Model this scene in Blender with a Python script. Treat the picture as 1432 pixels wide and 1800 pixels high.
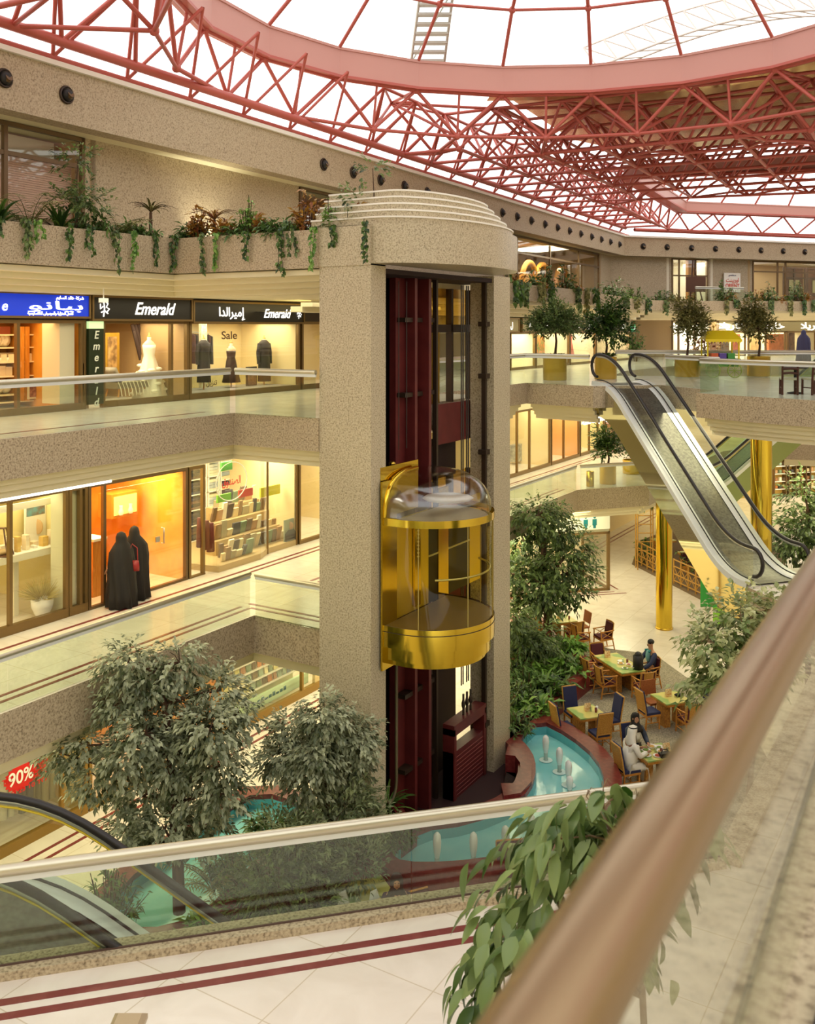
import bpy, math, random
from mathutils import Vector, Matrix
R_ = random.Random(7)
SC = bpy.context.scene
COL = SC.collection
for _o in list(bpy.data.objects): bpy.data.objects.remove(_o)

# ------------------------------------------------------------------ camera, sky, exposure
F, CX, HY, EYE = 1700.0, 716.0, 574.0, 11.2          # focal length / principal point in pixels of the 1432x1800 frame; eye height in m
cd = bpy.data.cameras.new('camera'); cam = bpy.data.objects.new('camera', cd); COL.objects.link(cam)
cam.location = (0, 0, EYE); cam.rotation_euler = (math.pi/2, 0, 0)
cd.sensor_fit = 'HORIZONTAL'; cd.sensor_width = 36.0; cd.lens = 36.0*F/1432.0
cd.shift_y = -(900.0-HY)/1432.0; cd.clip_start = .05; cd.clip_end = 400
cd.dof.use_dof = True; cd.dof.focus_distance = 20.0; cd.dof.aperture_fstop = 4.0
SC.camera = cam
vs = SC.view_settings; vs.view_transform = 'Standard'; vs.look = 'None'; vs.gamma = 1; vs.use_curve_mapping = False; vs.exposure = 0.1
w = bpy.data.worlds.new('sky'); SC.world = w; w.use_nodes = True
bg = w.node_tree.nodes['Background']; bg.inputs[0].default_value = (1.0, .985, .945, 1); bg.inputs[1].default_value = 1.85
SC.cycles.max_bounces = 7; SC.cycles.transparent_max_bounces = 24; SC.cycles.caustics_reflective = False; SC.cycles.caustics_refractive = False
SC.cycles.use_denoising = True; SC.cycles.sample_clamp_indirect = 4.0

ZG, Z1, Z2 = 0.0, 4.65, 9.3
UX, UY = .519, .855                                   # the mall's long axis u; v is at right angles to it
def UV(u, v, z=None):
    x, y = UX*u + UY*v, UY*u - UX*v
    return (x, y) if z is None else Vector((x, y, z))
def toUV(x, y): return (UX*x+UY*y, UY*x-UX*y)
def at(px, py, z):                                    # surveyed point at height z
    Y = (EYE-z)*F/(py-HY); return Vector(((px-CX)/F*Y, Y, z))
def atY(px, py, Y): return Vector(((px-CX)/F*Y, Y, EYE-(py-HY)/F*Y))
def onv(px, py, v):                                   # surveyed point on the wall plane v = const
    k = (px-CX)/F; Y = v/(UY*k-UX); return Vector((k*Y, Y, EYE-(py-HY)/F*Y))
def uat(px, v):
    k = (px-CX)/F; Y = v/(UY*k-UX); return Y*(UX*k+UY)
D_U = Vector((UX, UY, 0)); D_V = Vector((UY, -UX, 0))
D_W = (D_U+D_V).normalized(); D_M = (D_V-D_U).normalized()
ANG_U = math.atan2(UY, UX); ANG_V = math.atan2(-UX, UY)

def area(name, loc, size, power, color, rot=(0,0,0), sy=None, spread=None):
    l = bpy.data.lights.new(name, 'AREA'); l.energy = power; l.color = color; l.size = size
    if sy: l.shape = 'RECTANGLE'; l.size_y = sy
    if spread: l.spread = spread
    o = bpy.data.objects.new(name, l); COL.objects.link(o); o.location = loc; o.rotation_euler = rot; return o
WARM = (1, .93, .60); WARM2 = (1, .92, .66)
# ------------------------------------------------------------------ materials
def S(r, g, b):
    f = lambda c: ((c/255+.055)/1.055)**2.4 if c/255 > .04045 else c/255/12.92
    return (f(r), f(g), f(b), 1)
MATS = {}
def mat(name, col, rough=.5, metal=0, var=None, scale=20, contrast=(.35,.65), bump=0, spec=None, emit=None, estr=0, detail=3, trans=None, sub=0, stretch=None, coat=0, coords='Object', dist=0):
    if name in MATS: return MATS[name]
    m = bpy.data.materials.new(name); m.use_nodes = True; nt = m.node_tree; b = nt.nodes['Principled BSDF']
    b.inputs['Base Color'].default_value = col; b.inputs['Roughness'].default_value = rough; b.inputs['Metallic'].default_value = metal
    if spec is not None: b.inputs['Specular IOR Level'].default_value = spec
    if coat: b.inputs['Coat Weight'].default_value = coat; b.inputs['Coat Roughness'].default_value = .08
    if var or bump:
        tc = nt.nodes.new('ShaderNodeTexCoord'); n = nt.nodes.new('ShaderNodeTexNoise')
        n.inputs['Scale'].default_value = scale; n.inputs['Detail'].default_value = detail; n.inputs['Distortion'].default_value = dist
        src = tc.outputs[coords]
        if stretch:
            mp = nt.nodes.new('ShaderNodeMapping'); mp.inputs['Scale'].default_value = stretch; nt.links.new(src, mp.inputs[0]); src = mp.outputs[0]
        nt.links.new(src, n.inputs['Vector'])
        if var:
            cr = nt.nodes.new('ShaderNodeValToRGB'); cr.color_ramp.elements[0].position = contrast[0]; cr.color_ramp.elements[1].position = contrast[1]
            cr.color_ramp.elements[0].color = col; cr.color_ramp.elements[1].color = var
            nt.links.new(n.outputs['Fac'], cr.inputs[0]); nt.links.new(cr.outputs[0], b.inputs['Base Color'])
        if bump:
            bp = nt.nodes.new('ShaderNodeBump'); bp.inputs['Strength'].default_value = bump; bp.inputs['Distance'].default_value = .02
            nt.links.new(n.outputs['Fac'], bp.inputs['Height']); nt.links.new(bp.outputs[0], b.inputs['Normal'])
    if emit: b.inputs['Emission Color'].default_value = emit; b.inputs['Emission Strength'].default_value = estr
    MATS[name] = m; return m
def glass(name, tint, gloss=.08, rough=.02, gcol=(1,1,1,1)):
    if name in MATS: return MATS[name]
    m = bpy.data.materials.new(name); m.use_nodes = True; nt = m.node_tree; nt.nodes.clear()
    o = nt.nodes.new('ShaderNodeOutputMaterial'); t = nt.nodes.new('ShaderNodeBsdfTransparent'); g = nt.nodes.new('ShaderNodeBsdfGlossy'); mx = nt.nodes.new('ShaderNodeMixShader')
    lw = nt.nodes.new('ShaderNodeLayerWeight'); lw.inputs[0].default_value = .5
    pw = nt.nodes.new('ShaderNodeMath'); pw.operation = 'POWER'; pw.inputs[1].default_value = 5; nt.links.new(lw.outputs['Facing'], pw.inputs[0])
    ad = nt.nodes.new('ShaderNodeMath'); ad.operation = 'MULTIPLY_ADD'; ad.inputs[1].default_value = .7; ad.inputs[2].default_value = gloss; ad.use_clamp = True
    nt.links.new(pw.outputs[0], ad.inputs[0]); nt.links.new(ad.outputs[0], mx.inputs[0])
    t.inputs[0].default_value = tint; g.inputs[0].default_value = gcol; g.inputs[1].default_value = rough
    nt.links.new(t.outputs[0], mx.inputs[1]); nt.links.new(g.outputs[0], mx.inputs[2]); nt.links.new(mx.outputs[0], o.inputs[0])
    MATS[name] = m; return m
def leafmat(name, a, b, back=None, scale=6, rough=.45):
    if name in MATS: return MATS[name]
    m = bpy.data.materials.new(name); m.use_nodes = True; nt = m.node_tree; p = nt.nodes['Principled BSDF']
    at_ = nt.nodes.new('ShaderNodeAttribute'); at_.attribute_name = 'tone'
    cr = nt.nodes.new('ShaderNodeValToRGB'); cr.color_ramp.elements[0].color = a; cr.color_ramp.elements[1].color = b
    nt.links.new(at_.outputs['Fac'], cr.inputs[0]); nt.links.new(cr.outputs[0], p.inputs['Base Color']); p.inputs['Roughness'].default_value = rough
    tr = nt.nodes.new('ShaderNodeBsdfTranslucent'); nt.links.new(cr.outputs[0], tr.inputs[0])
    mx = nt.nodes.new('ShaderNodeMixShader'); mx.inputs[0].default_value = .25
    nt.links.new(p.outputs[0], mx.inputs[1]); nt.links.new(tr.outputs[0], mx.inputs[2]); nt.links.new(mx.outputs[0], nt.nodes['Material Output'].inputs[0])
    MATS[name] = m; return m

def granite_mat(name, a, mid, b, scale, rough=.45):
    m = mat(name, a, rough, var=b, scale=scale, contrast=(.3,.62), detail=4)
    cr = [n for n in m.node_tree.nodes if n.type == 'VALTORGB'][0].color_ramp
    e = cr.elements.new(.46); e.color = mid
    return m
GRAN = granite_mat('granite', S(136,122,96), S(184,170,140), S(202,190,160), 32, .35)
GRANF = granite_mat('granite_fine', S(118,102,78), S(174,156,128), S(194,178,148), 30, .4)
GRANW = granite_mat('granite_wall', S(130,114,88), S(176,158,128), S(190,174,144), 26, .5)
def tile_mat(name, a, b, line, tile, rough):
    if name in MATS: return MATS[name]
    m = mat(name, a, rough, var=b, scale=1.6, detail=6, contrast=(.3,.75), dist=.8); nt = m.node_tree; p = nt.nodes['Principled BSDF']
    cr = [n for n in nt.nodes if n.type == 'VALTORGB'][0]
    br = nt.nodes.new('ShaderNodeTexBrick'); br.offset = 0; br.inputs['Scale'].default_value = 1/tile; br.inputs['Brick Width'].default_value = 1; br.inputs['Row Height'].default_value = 1
    br.inputs['Mortar Size'].default_value = .006; br.inputs['Color1'].default_value = (1,1,1,1); br.inputs['Color2'].default_value = (.96,.95,.94,1); br.inputs['Mortar'].default_value = line
    tc = nt.nodes.new('ShaderNodeTexCoord'); mp = nt.nodes.new('ShaderNodeMapping'); mp.inputs['Rotation'].default_value = (0,0,0)
    nt.links.new(tc.outputs['Object'], mp.inputs[0]); nt.links.new(mp.outputs[0], br.inputs[0])
    mx = nt.nodes.new('ShaderNodeMix'); mx.data_type = 'RGBA'; mx.blend_type = 'MULTIPLY'; mx.inputs[0].default_value = 1
    nt.links.new(cr.outputs[0], mx.inputs[6]); nt.links.new(br.outputs[0], mx.inputs[7]); nt.links.new(mx.outputs[2], p.inputs['Base Color'])
    return m
FLOOR = tile_mat('marble_floor', S(222,212,198), S(236,228,216), S(226,219,205), 1.2, .22)
MAROON_ST = mat('maroon_stone', S(112,34,34), .3, var=S(140,62,56), scale=9, contrast=(.45,.8))
STRIPE = mat('maroon_stripe', S(122,52,50), .3, var=S(142,74,70), scale=5, contrast=(.5,.8))
CREAM = mat('cream_plaster', S(232,222,186), .7)
CREAM2 = mat('white_plaster', S(236,228,204), .7)
GL = glass('balustrade_glass', (.86,.92,.86,1), .07)
GLS = glass('shop_glass', (.97,.97,.93,1), .05)
GLW = glass('window_glass', (.9,.92,.9,1), .12)
SKYGL = glass('skylight_glass', (.98,.98,.98,1), .03)
BRASS = mat('brass', S(216,186,66), .13, 1)
BRASS2 = mat('brushed_brass', S(214,178,72), .28, 1)
RAILM = mat('champagne_metal', S(204,198,176), .34, .8)
RAILB = mat('bronze_rail', S(152,130,98), .3, .85)
STEEL = mat('brushed_steel', S(190,192,188), .3, .9)
WHITEM = mat('white_enamel', S(222,224,218), .35)
RUBBER = mat('black_rubber', S(34,28,26), .45)
BRONZE = mat('bronze_frame', S(112,90,62), .4, .5)
DARKB = mat('dark_bronze', S(60,46,34), .45, .3)
RED = mat('red_paint', S(186,90,78), .4)
PINK = mat('pink_paint', S(204,148,138), .45)
MAROON = mat('maroon_paint', S(92,30,30), .45, var=S(104,38,36), scale=3)
MARD = mat('dark_shaft', S(38,16,16), .7)
BLACK = mat('black', S(22,20,20), .5)
WOOD = mat('orange_wood', S(196,128,44), .4, var=S(214,150,64), scale=4, stretch=(8,8,1))
WHITE = mat('white', S(240,236,224), .6)
SOIL = mat('soil', S(56,40,28), .9, var=S(36,26,20), scale=30)
# ------------------------------------------------------------------ mesh builder
GOLDP = mat('gold_panel', S(222,196,70), .3, .75)
class MB:
    def __init__(s): s.v = []; s.f = []; s.m = []; s.sm = []; s.tone = None; s.mi = 0
    def add(s, vs, fs, smooth=False):
        o = len(s.v); s.v += [tuple(x) for x in vs]
        for f in fs: s.f.append([i+o for i in f]); s.m.append(s.mi); s.sm.append(smooth)
        return s
    def prism(s, poly, z0, z1):
        n = len(poly); a = sum(poly[i][0]*poly[(i+1)%n][1]-poly[(i+1)%n][0]*poly[i][1] for i in range(n))
        if a < 0: poly = poly[::-1]
        vs = [(p[0],p[1],z0) for p in poly]+[(p[0],p[1],z1) for p in poly]
        return s.add(vs, [list(range(n))[::-1], list(range(n,2*n))]+[[i,(i+1)%n,n+(i+1)%n,n+i] for i in range(n)])
    def box(s, c, size, ang=0, tilt=None):
        """box centred on c; size along local x, y, z; local x turned by ang about z"""
        ca, sa = math.cos(ang), math.sin(ang); hx,hy,hz = size[0]/2,size[1]/2,size[2]/2
        vs = []
        for dz in (-hz,hz):
            for dx,dy in ((-hx,-hy),(hx,-hy),(hx,hy),(-hx,hy)):
                q = Vector((dx,dy,dz))
                if tilt is not None: q = tilt @ q
                vs.append((c[0]+q.x*ca-q.y*sa, c[1]+q.x*sa+q.y*ca, c[2]+q.z))
        return s.add(vs, [[3,2,1,0],[4,5,6,7],[0,1,5,4],[1,2,6,5],[2,3,7,6],[3,0,4,7]])
    def seg(s, a, b, th, z0, z1, off=0):
        """upright slab along a-b (2-D), th thick, shifted off to the left of a->b"""
        a = Vector(a[:2]); b = Vector(b[:2]); d = (b-a).normalized(); n = Vector((-d.y,d.x))
        p = [a+n*(off-th/2), b+n*(off-th/2), b+n*(off+th/2), a+n*(off+th/2)]
        return s.prism([(q.x,q.y) for q in p], z0, z1)
    def tube(s, pts, r, n=8, caps=True, smooth=True, closed=False):
        pts = [Vector(p) for p in pts]; rs = r if isinstance(r,(list,tuple)) else [r]*len(pts)
        vs = []; fs = []; up = None; m = len(pts)
        for i,p in enumerate(pts):
            if closed: d = pts[(i+1)%m]-pts[i-1]
            else: d = (pts[min(i+1,m-1)]-pts[max(i-1,0)])
            if d.length < 1e-9: d = Vector((0,0,1))
            d.normalize()
            if up is None: up = Vector((0,0,1)) if abs(d.z) < .9 else Vector((1,0,0))
            sd = d.cross(up)
            if sd.length < 1e-6: sd = d.orthogonal()
            sd.normalize(); up = sd.cross(d)
            for k in range(n):
                t = 2*math.pi*k/n; vs.append(p+(sd*math.cos(t)+up*math.sin(t))*rs[i])
        for i in range(m-1 if not closed else m):
            j = (i+1)%m
            for k in range(n): fs.append([i*n+k, i*n+(k+1)%n, j*n+(k+1)%n, j*n+k])
        s.add(vs, fs, smooth)
        if caps and not closed: s.add(vs[:n], [list(range(n))[::-1]]); s.add(vs[-n:], [list(range(n))])
        return s
    def lathe(s, prof, c=(0,0,0), n=20, a0=0, a1=2*math.pi, sx=1, sy=1, ang=0, smooth=True, caps=True):
        full = abs(a1-a0-2*math.pi) < 1e-6; cols = n if full else n+1; vs = []; ca,sa = math.cos(ang),math.sin(ang)
        for r,z in prof:
            for k in range(cols):
                t = a0+(a1-a0)*k/n; x,y = r*math.cos(t)*sx, r*math.sin(t)*sy
                vs.append((c[0]+x*ca-y*sa, c[1]+x*sa+y*ca, c[2]+z))
        fs = []
        for i in range(len(prof)-1):
            for k in range(n):
                k2 = (k+1)%cols; fs.append([i*cols+k, i*cols+k2, (i+1)*cols+k2, (i+1)*cols+k])
        s.add(vs, fs, smooth)
        if caps and full:
            if prof[0][0] > 1e-4: s.add(vs[:n], [list(range(n))[::-1]])
            if prof[-1][0] > 1e-4: s.add(vs[-n:], [list(range(n))])
        return s
    def ell(s, c, r, n=10, m=7, rot=None):
        vs = []; fs = []
        for i in range(m+1):
            ph = math.pi*i/m
            for k in range(n):
                t = 2*math.pi*k/n; q = Vector((r[0]*math.sin(ph)*math.cos(t), r[1]*math.sin(ph)*math.sin(t), -r[2]*math.cos(ph)))
                if rot is not None: q = rot @ q
                vs.append((c[0]+q.x,c[1]+q.y,c[2]+q.z))
        for i in range(m):
            for k in range(n): fs.append([i*n+k, i*n+(k+1)%n, (i+1)*n+(k+1)%n, (i+1)*n+k])
        return s.add(vs, fs, True)
    def loft(s, rings, smooth=True, cap=True):
        n = len(rings[0]); vs = [p for r in rings for p in r]; fs = []
        for i in range(len(rings)-1):
            for k in range(n): fs.append([i*n+k, i*n+(k+1)%n, (i+1)*n+(k+1)%n, (i+1)*n+k])
        if cap: fs += [list(range(n))[::-1], list(range((len(rings)-1)*n, len(rings)*n))]
        return s.add(vs, fs, smooth)
    def build(s, name, mats, parent=None, loc=None):
        me = bpy.data.meshes.new(name)
        me.from_pydata(s.v, [], s.f)
        for m in (mats if isinstance(mats,(list,tuple)) else [mats]): me.materials.append(m)
        me.polygons.foreach_set('material_index', s.m); me.polygons.foreach_set('use_smooth', s.sm)
        if s.tone is not None:
            a = me.attributes.new('tone', 'FLOAT', 'FACE')
            t = s.tone+[.5]*(len(s.f)-len(s.tone)); a.data.foreach_set('value', t[:len(s.f)])
        me.update()
        o = bpy.data.objects.new(name, me); COL.objects.link(o)
        if parent is not None: o.parent = parent
        if loc is not None: o.location = loc
        return o
def tag(o, label, cat, group=None, kind=None):
    o['label'] = label; o['category'] = cat
    if group: o['group'] = group
    if kind: o['kind'] = kind
    return o
def struct(o): o['kind'] = 'structure'; return o
def thing(name, label, cat, loc=(0,0,0), rz=0, group=None):
    o = bpy.data.objects.new(name, None); COL.objects.link(o); o.location = loc; o.rotation_euler = (0,0,rz); o.empty_display_size = .2
    return tag(o, label, cat, group)
def dup(root, loc, rz, label=None, scale=None, group=None):
    kids = {}
    for o in COL.objects:
        if o.parent: kids.setdefault(o.parent.name, []).append(o)
    def cp(o, par):
        c = o.copy(); COL.objects.link(c)
        if par is not None: c.parent = par
        for k in kids.get(o.name, []): cp(k, c)
        return c
    r = cp(root, None); r.location = loc; r.rotation_euler = (0,0,rz)
    if label: r['label'] = label
    if group: r['group'] = group
    if scale: r.scale = (scale,)*3 if not isinstance(scale,(tuple,list)) else scale
    return r
def text(name, body, loc, h, mat_, right, up, parent, depth=.012, font=None, extr=True, spacing=1, width=None, shear=0):
    c = bpy.data.curves.new(name, 'FONT'); c.body = body; c.size = h; c.extrude = depth/2; c.align_x = 'CENTER'; c.align_y = 'CENTER'; c.space_character = spacing; c.shear = shear; c.offset = .012*h
    c.materials.append(mat_); o = bpy.data.objects.new(name, c); COL.objects.link(o)
    r = Vector(right).normalized(); u = Vector(up).normalized(); n = r.cross(u)
    M = Matrix((( r.x,u.x,n.x,0),(r.y,u.y,n.y,0),(r.z,u.z,n.z,0),(0,0,0,1)))
    M = Matrix.Translation(loc) @ M
    if width is not None:
        bpy.context.view_layer.update(); wd = max(o.dimensions.x, 1e-3); M = M @ Matrix.Diagonal((width/wd,1,1,1))
    bpy.context.view_layer.update(); me = bpy.data.meshes.new_from_object(o.evaluated_get(bpy.context.evaluated_depsgraph_get())); bpy.data.objects.remove(o); bpy.data.curves.remove(c)
    if parent is not None: M = Matrix.Translation(-parent.location) @ M
    me.transform(M); o = bpy.data.objects.new(name, me); COL.objects.link(o); o.parent = parent
    return o
def setp(o, parent):      # parent while keeping the world place (parents sit unrotated or with matrix known)
    bpy.context.view_layer.update(); mw = o.matrix_world.copy(); o.parent = parent; o.matrix_parent_inverse = parent.matrix_world.inverted(); return o
def curve_obj(name, polys, r, mat_, parent=None, res=4, cyc=False, bevel_res=2):
    c = bpy.data.curves.new(name, 'CURVE'); c.dimensions = '3D'; c.bevel_depth = r; c.bevel_resolution = bevel_res
    for pts in polys:
        sp = c.splines.new('POLY'); sp.points.add(len(pts)-1)
        for q,p in zip(sp.points, pts): q.co = (*p,1)
    c.materials.append(mat_); o = bpy.data.objects.new(name, c); COL.objects.link(o)
    if parent is not None: o.parent = parent
    return o
def skin(name, joints, edges, mat_, parent=None, sub=1):
    """continuous body: joints = {key: (x,y,z,r)} or (x,y,z,rx,ry); the first joint is the root"""
    me = bpy.data.meshes.new(name); ks = list(joints); ix = {k:i for i,k in enumerate(ks)}
    me.from_pydata([joints[k][:3] for k in ks], [(ix[a],ix[b]) for a,b in edges], [])
    o = bpy.data.objects.new(name, me); COL.objects.link(o)
    md = o.modifiers.new('skin','SKIN'); md.use_smooth_shade = True; md.branch_smoothing = .6
    if not me.skin_vertices: me.skin_vertices.new()
    for i,k in enumerate(ks):
        j = joints[k]; sv = me.skin_vertices[0].data[i]; sv.radius = (j[3], j[4] if len(j) > 4 else j[3]); sv.use_root = (i == 0)
    sb = o.modifiers.new('sub','SUBSURF'); sb.levels = sub; sb.render_levels = sub
    ms = mat_ if isinstance(mat_,(list,tuple)) else [mat_]
    for m in ms: me.materials.append(m)
    if parent is not None: o.parent = parent
    return o
# ================================================================== STRUCTURE
def P(l): return [UV(u, v) for u, v in l]
def slab(name, poly, ztop, th, fascia=GRANF, top=FLOOR, under=CREAM):
    m = MB(); n = len(poly); a = sum(poly[i][0]*poly[(i+1)%n][1]-poly[(i+1)%n][0]*poly[i][1] for i in range(n))
    if a < 0: poly = poly[::-1]
    vs = [(p[0],p[1],ztop-th) for p in poly]+[(p[0],p[1],ztop) for p in poly]
    m.mi = 2; m.add(vs, [list(range(n))[::-1]]); m.mi = 1; m.add(vs, [list(range(n,2*n))])
    m.mi = 0; m.add(vs, [[i,(i+1)%n,n+(i+1)%n,n+i] for i in range(n)])
    return struct(m.build(name, [fascia, top, under]))
# ground
g = MB(); g.prism([(-40,3),(50,3),(60,90),(-40,90)], -.3, 0); struct(g.build('floor', FLOOR))
# first floor: walkway on the left with the lift lobby, far walkway, landing of the right escalator, near balcony
L1 = [(-2,-14.35),(16.95,-14.35),(16.95,-12.0),(24,-12.0),(24,-14.3),(36.7,-14.3),(39.3,-12.2),(52,-12.2),(57,-10),(60,2),(70,2),(70,-24),(-2,-24)]
slab('floor_first_left', P(L1), Z1, .85)
L2 = [(-2,-14.3),(16.2,-14.3),(16.2,-12.0),(24,-12.0),(24,-13.6),(30,-13.5),(29.45,-10.95),(29.6,-10.7),(31.1,-9.25),(29.25,-7.05),(27.95,-7.3),(27.3,-5.8),(26.7,-3.95),(25.6,2),(30,12),(40,4),(39.4,-5.8),(36,-12.6),(40,-13.5),(50,-13),(56,-8),(60,2),(72,2),(72,-24),(-2,-24)]
slab('floor_second_left', P(L2), Z2, .7)
# cream edge bands under the fascias, set back
def lip(name, pts, ztop, hs, back=.22, th=.12):
    m = MB()
    for k in range(hs):
        for i in range(len(pts)-1):
            a = Vector(UV(*pts[i])); b = Vector(UV(*pts[i+1])); m.seg(a, b, th, ztop-.13*(k+1), ztop-.13*k+.01, off=back+th*.5+k*.1)
    struct(m.build(name, CREAM))
lip('trim_1', [(-2,-14.35),(17.5,-14.35)], Z1-.85, 3); lip('trim_2', [(17.1,-14.9),(17.1,-12)], Z1-.85, 3, .1)
lip('trim_3', [(-2,-14.3),(16.75,-14.3)], Z2-.7, 3); lip('trim_4', [(16.35,-14.85),(16.35,-12)], Z2-.7, 3, .1)
lip('trim_5', [(24.2,-13.6),(30,-13.5),(29.5,-11.1)], Z2-.7, 4)
lip('trim_7', [(27.95,-7.2),(27.3,-5.8),(26.7,-3.95),(25.6,2)], Z2-.7, 4)
lip('trim_6', [(21,-14.3),(36.7,-14.3),(39.3,-12.2),(52,-12.2),(57,-10),(60,2)], Z1-.85, 3)
# landing deck below the right escalator
DK0 = Vector(UV(26.2,-6.3)); DKW = Vector((D_W.x,D_W.y)); DKM = Vector((D_M.x,D_M.y))
dk = [DK0, DK0+DKW*4.4, DK0+DKW*4.4+DKM*9, DK0+DKM*9]
slab('floor_landing', [(p.x,p.y) for p in dk], Z1, .9)
# near first-floor balcony (below the camera)
ZB = 4.55
NA = Vector((-4.17,9.95)); NB = Vector((3.0,11.78)); NW = (NB-NA).normalized(); NN = Vector((-NW.y, NW.x))
NE = NB+NW*.9; UU = Vector((UX,UY))
nb = [NA-NW*6, NE, NE+UU*13, NE+UU*13+Vector((9,-3)), NE+Vector((9,-12)), NA-NW*6-NN*14]
slab('floor_balcony', [(p.x,p.y) for p in nb], ZB, .9)
m = MB(); m.seg(NA-NW*6, NE, .30, ZB, 4.64, off=.0); m.seg(NE, NE+UU*13, .30, ZB, 4.64, off=-.1); struct(m.build('trim_balcony', GRANF))
m = MB()
for off in (-.47,-.68): m.seg(NA-NW*6, NB-NW*.8, .1, ZB, ZB+.004, off=off)
struct(m.build('trim_stripe', STRIPE))
# camera-side second-floor deck and its granite kerb
m = MB(); m.prism(P([(-3,-.56),(30,-.56),(30,4),(-3,4)]), 8.7, 9.38); struct(m.build('floor_second_right', [GRANF]))
m = MB(); m.prism(P([(-3,-.576),(24,-.576),(24,-.05),(-3,-.05)]), 9.0, 9.49); struct(m.build('trim_kerb', GRANF))
m = MB(); m.prism(P([(16.9,-12),(22.4,-12),(22.4,-9.7),(21,-9.3),(18,-9.5),(16.9,-10.4)]), 0, .03); struct(m.build('floor_lift_pit', mat('dark_pit', S(50,24,24), .7)))
# stripes on the walkways
m = MB()
for z, lst in ((ZG, [(-17.35,-2,60),(-17.05,-2,60)]), (Z1, [(-17.2,-2,56),(-16.95,-2,56),(-15.05,-2,17.3),(-14.8,-2,17.3),(-15.05,20,36.5),(-14.8,20,36.5)]), (Z2, [(-15.0,-2,16)])):
    for v, u0, u1 in lst: m.prism(P([(u0,v-.045),(u1,v-.045),(u1,v+.045),(u0,v+.045)]), z, z+.005)
for v0, u in ((-14.8,17.3),(-15.05,17.55)): m.prism(P([(u,v0),(u+.09,v0),(u+.09,-12),(u,-12)]), Z1, Z1+.005)
struct(m.build('trim_stripes', STRIPE))
# ------------------------------------------------ third floor: planter parapet, soffit, walls
VS = -17.9
def band(name, pts, z0, z1, th, mt, off=0):
    m = MB()
    for i in range(len(pts)-1): m.seg(pts[i], pts[i+1], th, z0, z1, off=off)
    return struct(m.build(name, mt))
PV, PU = -16.1, 16.2
PL = P([(-2,PV),(PU,PV),(PU,-12.0)])
band('wall_parapet_left', PL, 12.42, 13.22, .16, GRANF, .08)
m = MB(); m.prism(P([(-2,PV-.05),(PU+.1,PV-.05),(PU+.1,-12.0),(PU+1.1,-12.0),(PU+1.1,PV-1.1),(-2,PV-1.1)]), 12.5, 13.1); struct(m.build('trim_planter_soil', SOIL))
band('wall_planter_back', P([(-2,PV-1.1),(PU+1.1,PV-1.1),(PU+1.1,-12.0)]), 12.5, 13.15, .1, GRANF, .0)
m = MB(); m.prism(P([(-2,PV-.3),(PU+.3,PV-.3),(PU+.3,-12.0),(23,-12.0),(23,-14.8),(30,-14.8),(30,-24),(-2,-24)]), 12.35, 12.45); struct(m.build('floor_third', CREAM))
for k in range(4):
    o = PV-.15-.35*k; uu = PU+.15+.35*k; m = MB()
    m.prism(P([(-2,o),(uu,o),(uu,-12.0),(24,-12.0),(24,VS-.1),(-2,VS-.1)]), 12.40-.115*(k+1), 12.40-.115*k); struct(m.build('trim_cove', CREAM))
m = MB(); m.prism(P([(-2,-17.5),(17.7,-17.5),(17.7,-12.0),(25,-12.0),(25,-15),(30,-15),(30,VS-.1),(-2,VS-.1)]), 11.93, 12.0); struct(m.build('ceiling_second', CREAM))
# right-hand third floor parapet sweeping to the far side
QR = [(3.56,34.2),(7.0,40.4),(9.6,46.5),(12.4,53.5),(14.6,57),(18,58.6),(30,60),(46,61)]
QL0 = UV(21,-14.75)
QP = [QL0]+QR
band('wall_parapet_right', QP, 12.16, 12.75, .2, GRANF, .1)
for k in range(4): band('trim_cove_right.%03d'%k, QP, 12.16-.14*(k+1), 12.17-.14*k, .4, CREAM, .5+.35*k)
def off(pts, d):
    out = []
    for i,p in enumerate(pts):
        a = Vector(pts[max(i-1,0)]); b = Vector(pts[min(i+1,len(pts)-1)]); t = (b-a).normalized(); out.append((p[0]-t.y*d, p[1]+t.x*d))
    return out
m = MB(); Q1 = off(QP,.25); Q2 = off(QP,9)
for i in range(len(QP)-1): m.add([(*Q1[i],12.3),(*Q1[i+1],12.3),(*Q2[i+1],12.3),(*Q2[i],12.3)], [[0,1,2,3]])
struct(m.build('floor_third_right', SOIL))
m = MB(); Q3 = off(QP,1.8)
for i in range(len(QP)-1): m.add([(*Q3[i],11.62),(*Q3[i+1],11.62),(*Q2[i+1],11.62),(*Q2[i],11.62)], [[3,2,1,0]])
struct(m.build('ceiling_second_right', CREAM))
# bulkhead with the spotlights
BH = [(-13.1,11.4),(13.9,62),(46,74)]
band('wall_bulkhead', BH, 15.75, 16.95, .5, GRANW, .25)
band('trim_bulkhead', BH, 16.95, 17.06, .7, WHITE, .25)
m = MB(); B1 = off(BH,.1); B2 = off(BH,6)
for i in range(2): m.add([(*B1[i],15.76),(*B1[i+1],15.76),(*B2[i+1],15.76),(*B2[i],15.76)], [[0,1,2,3]])
struct(m.build('ceiling_third', CREAM))
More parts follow.
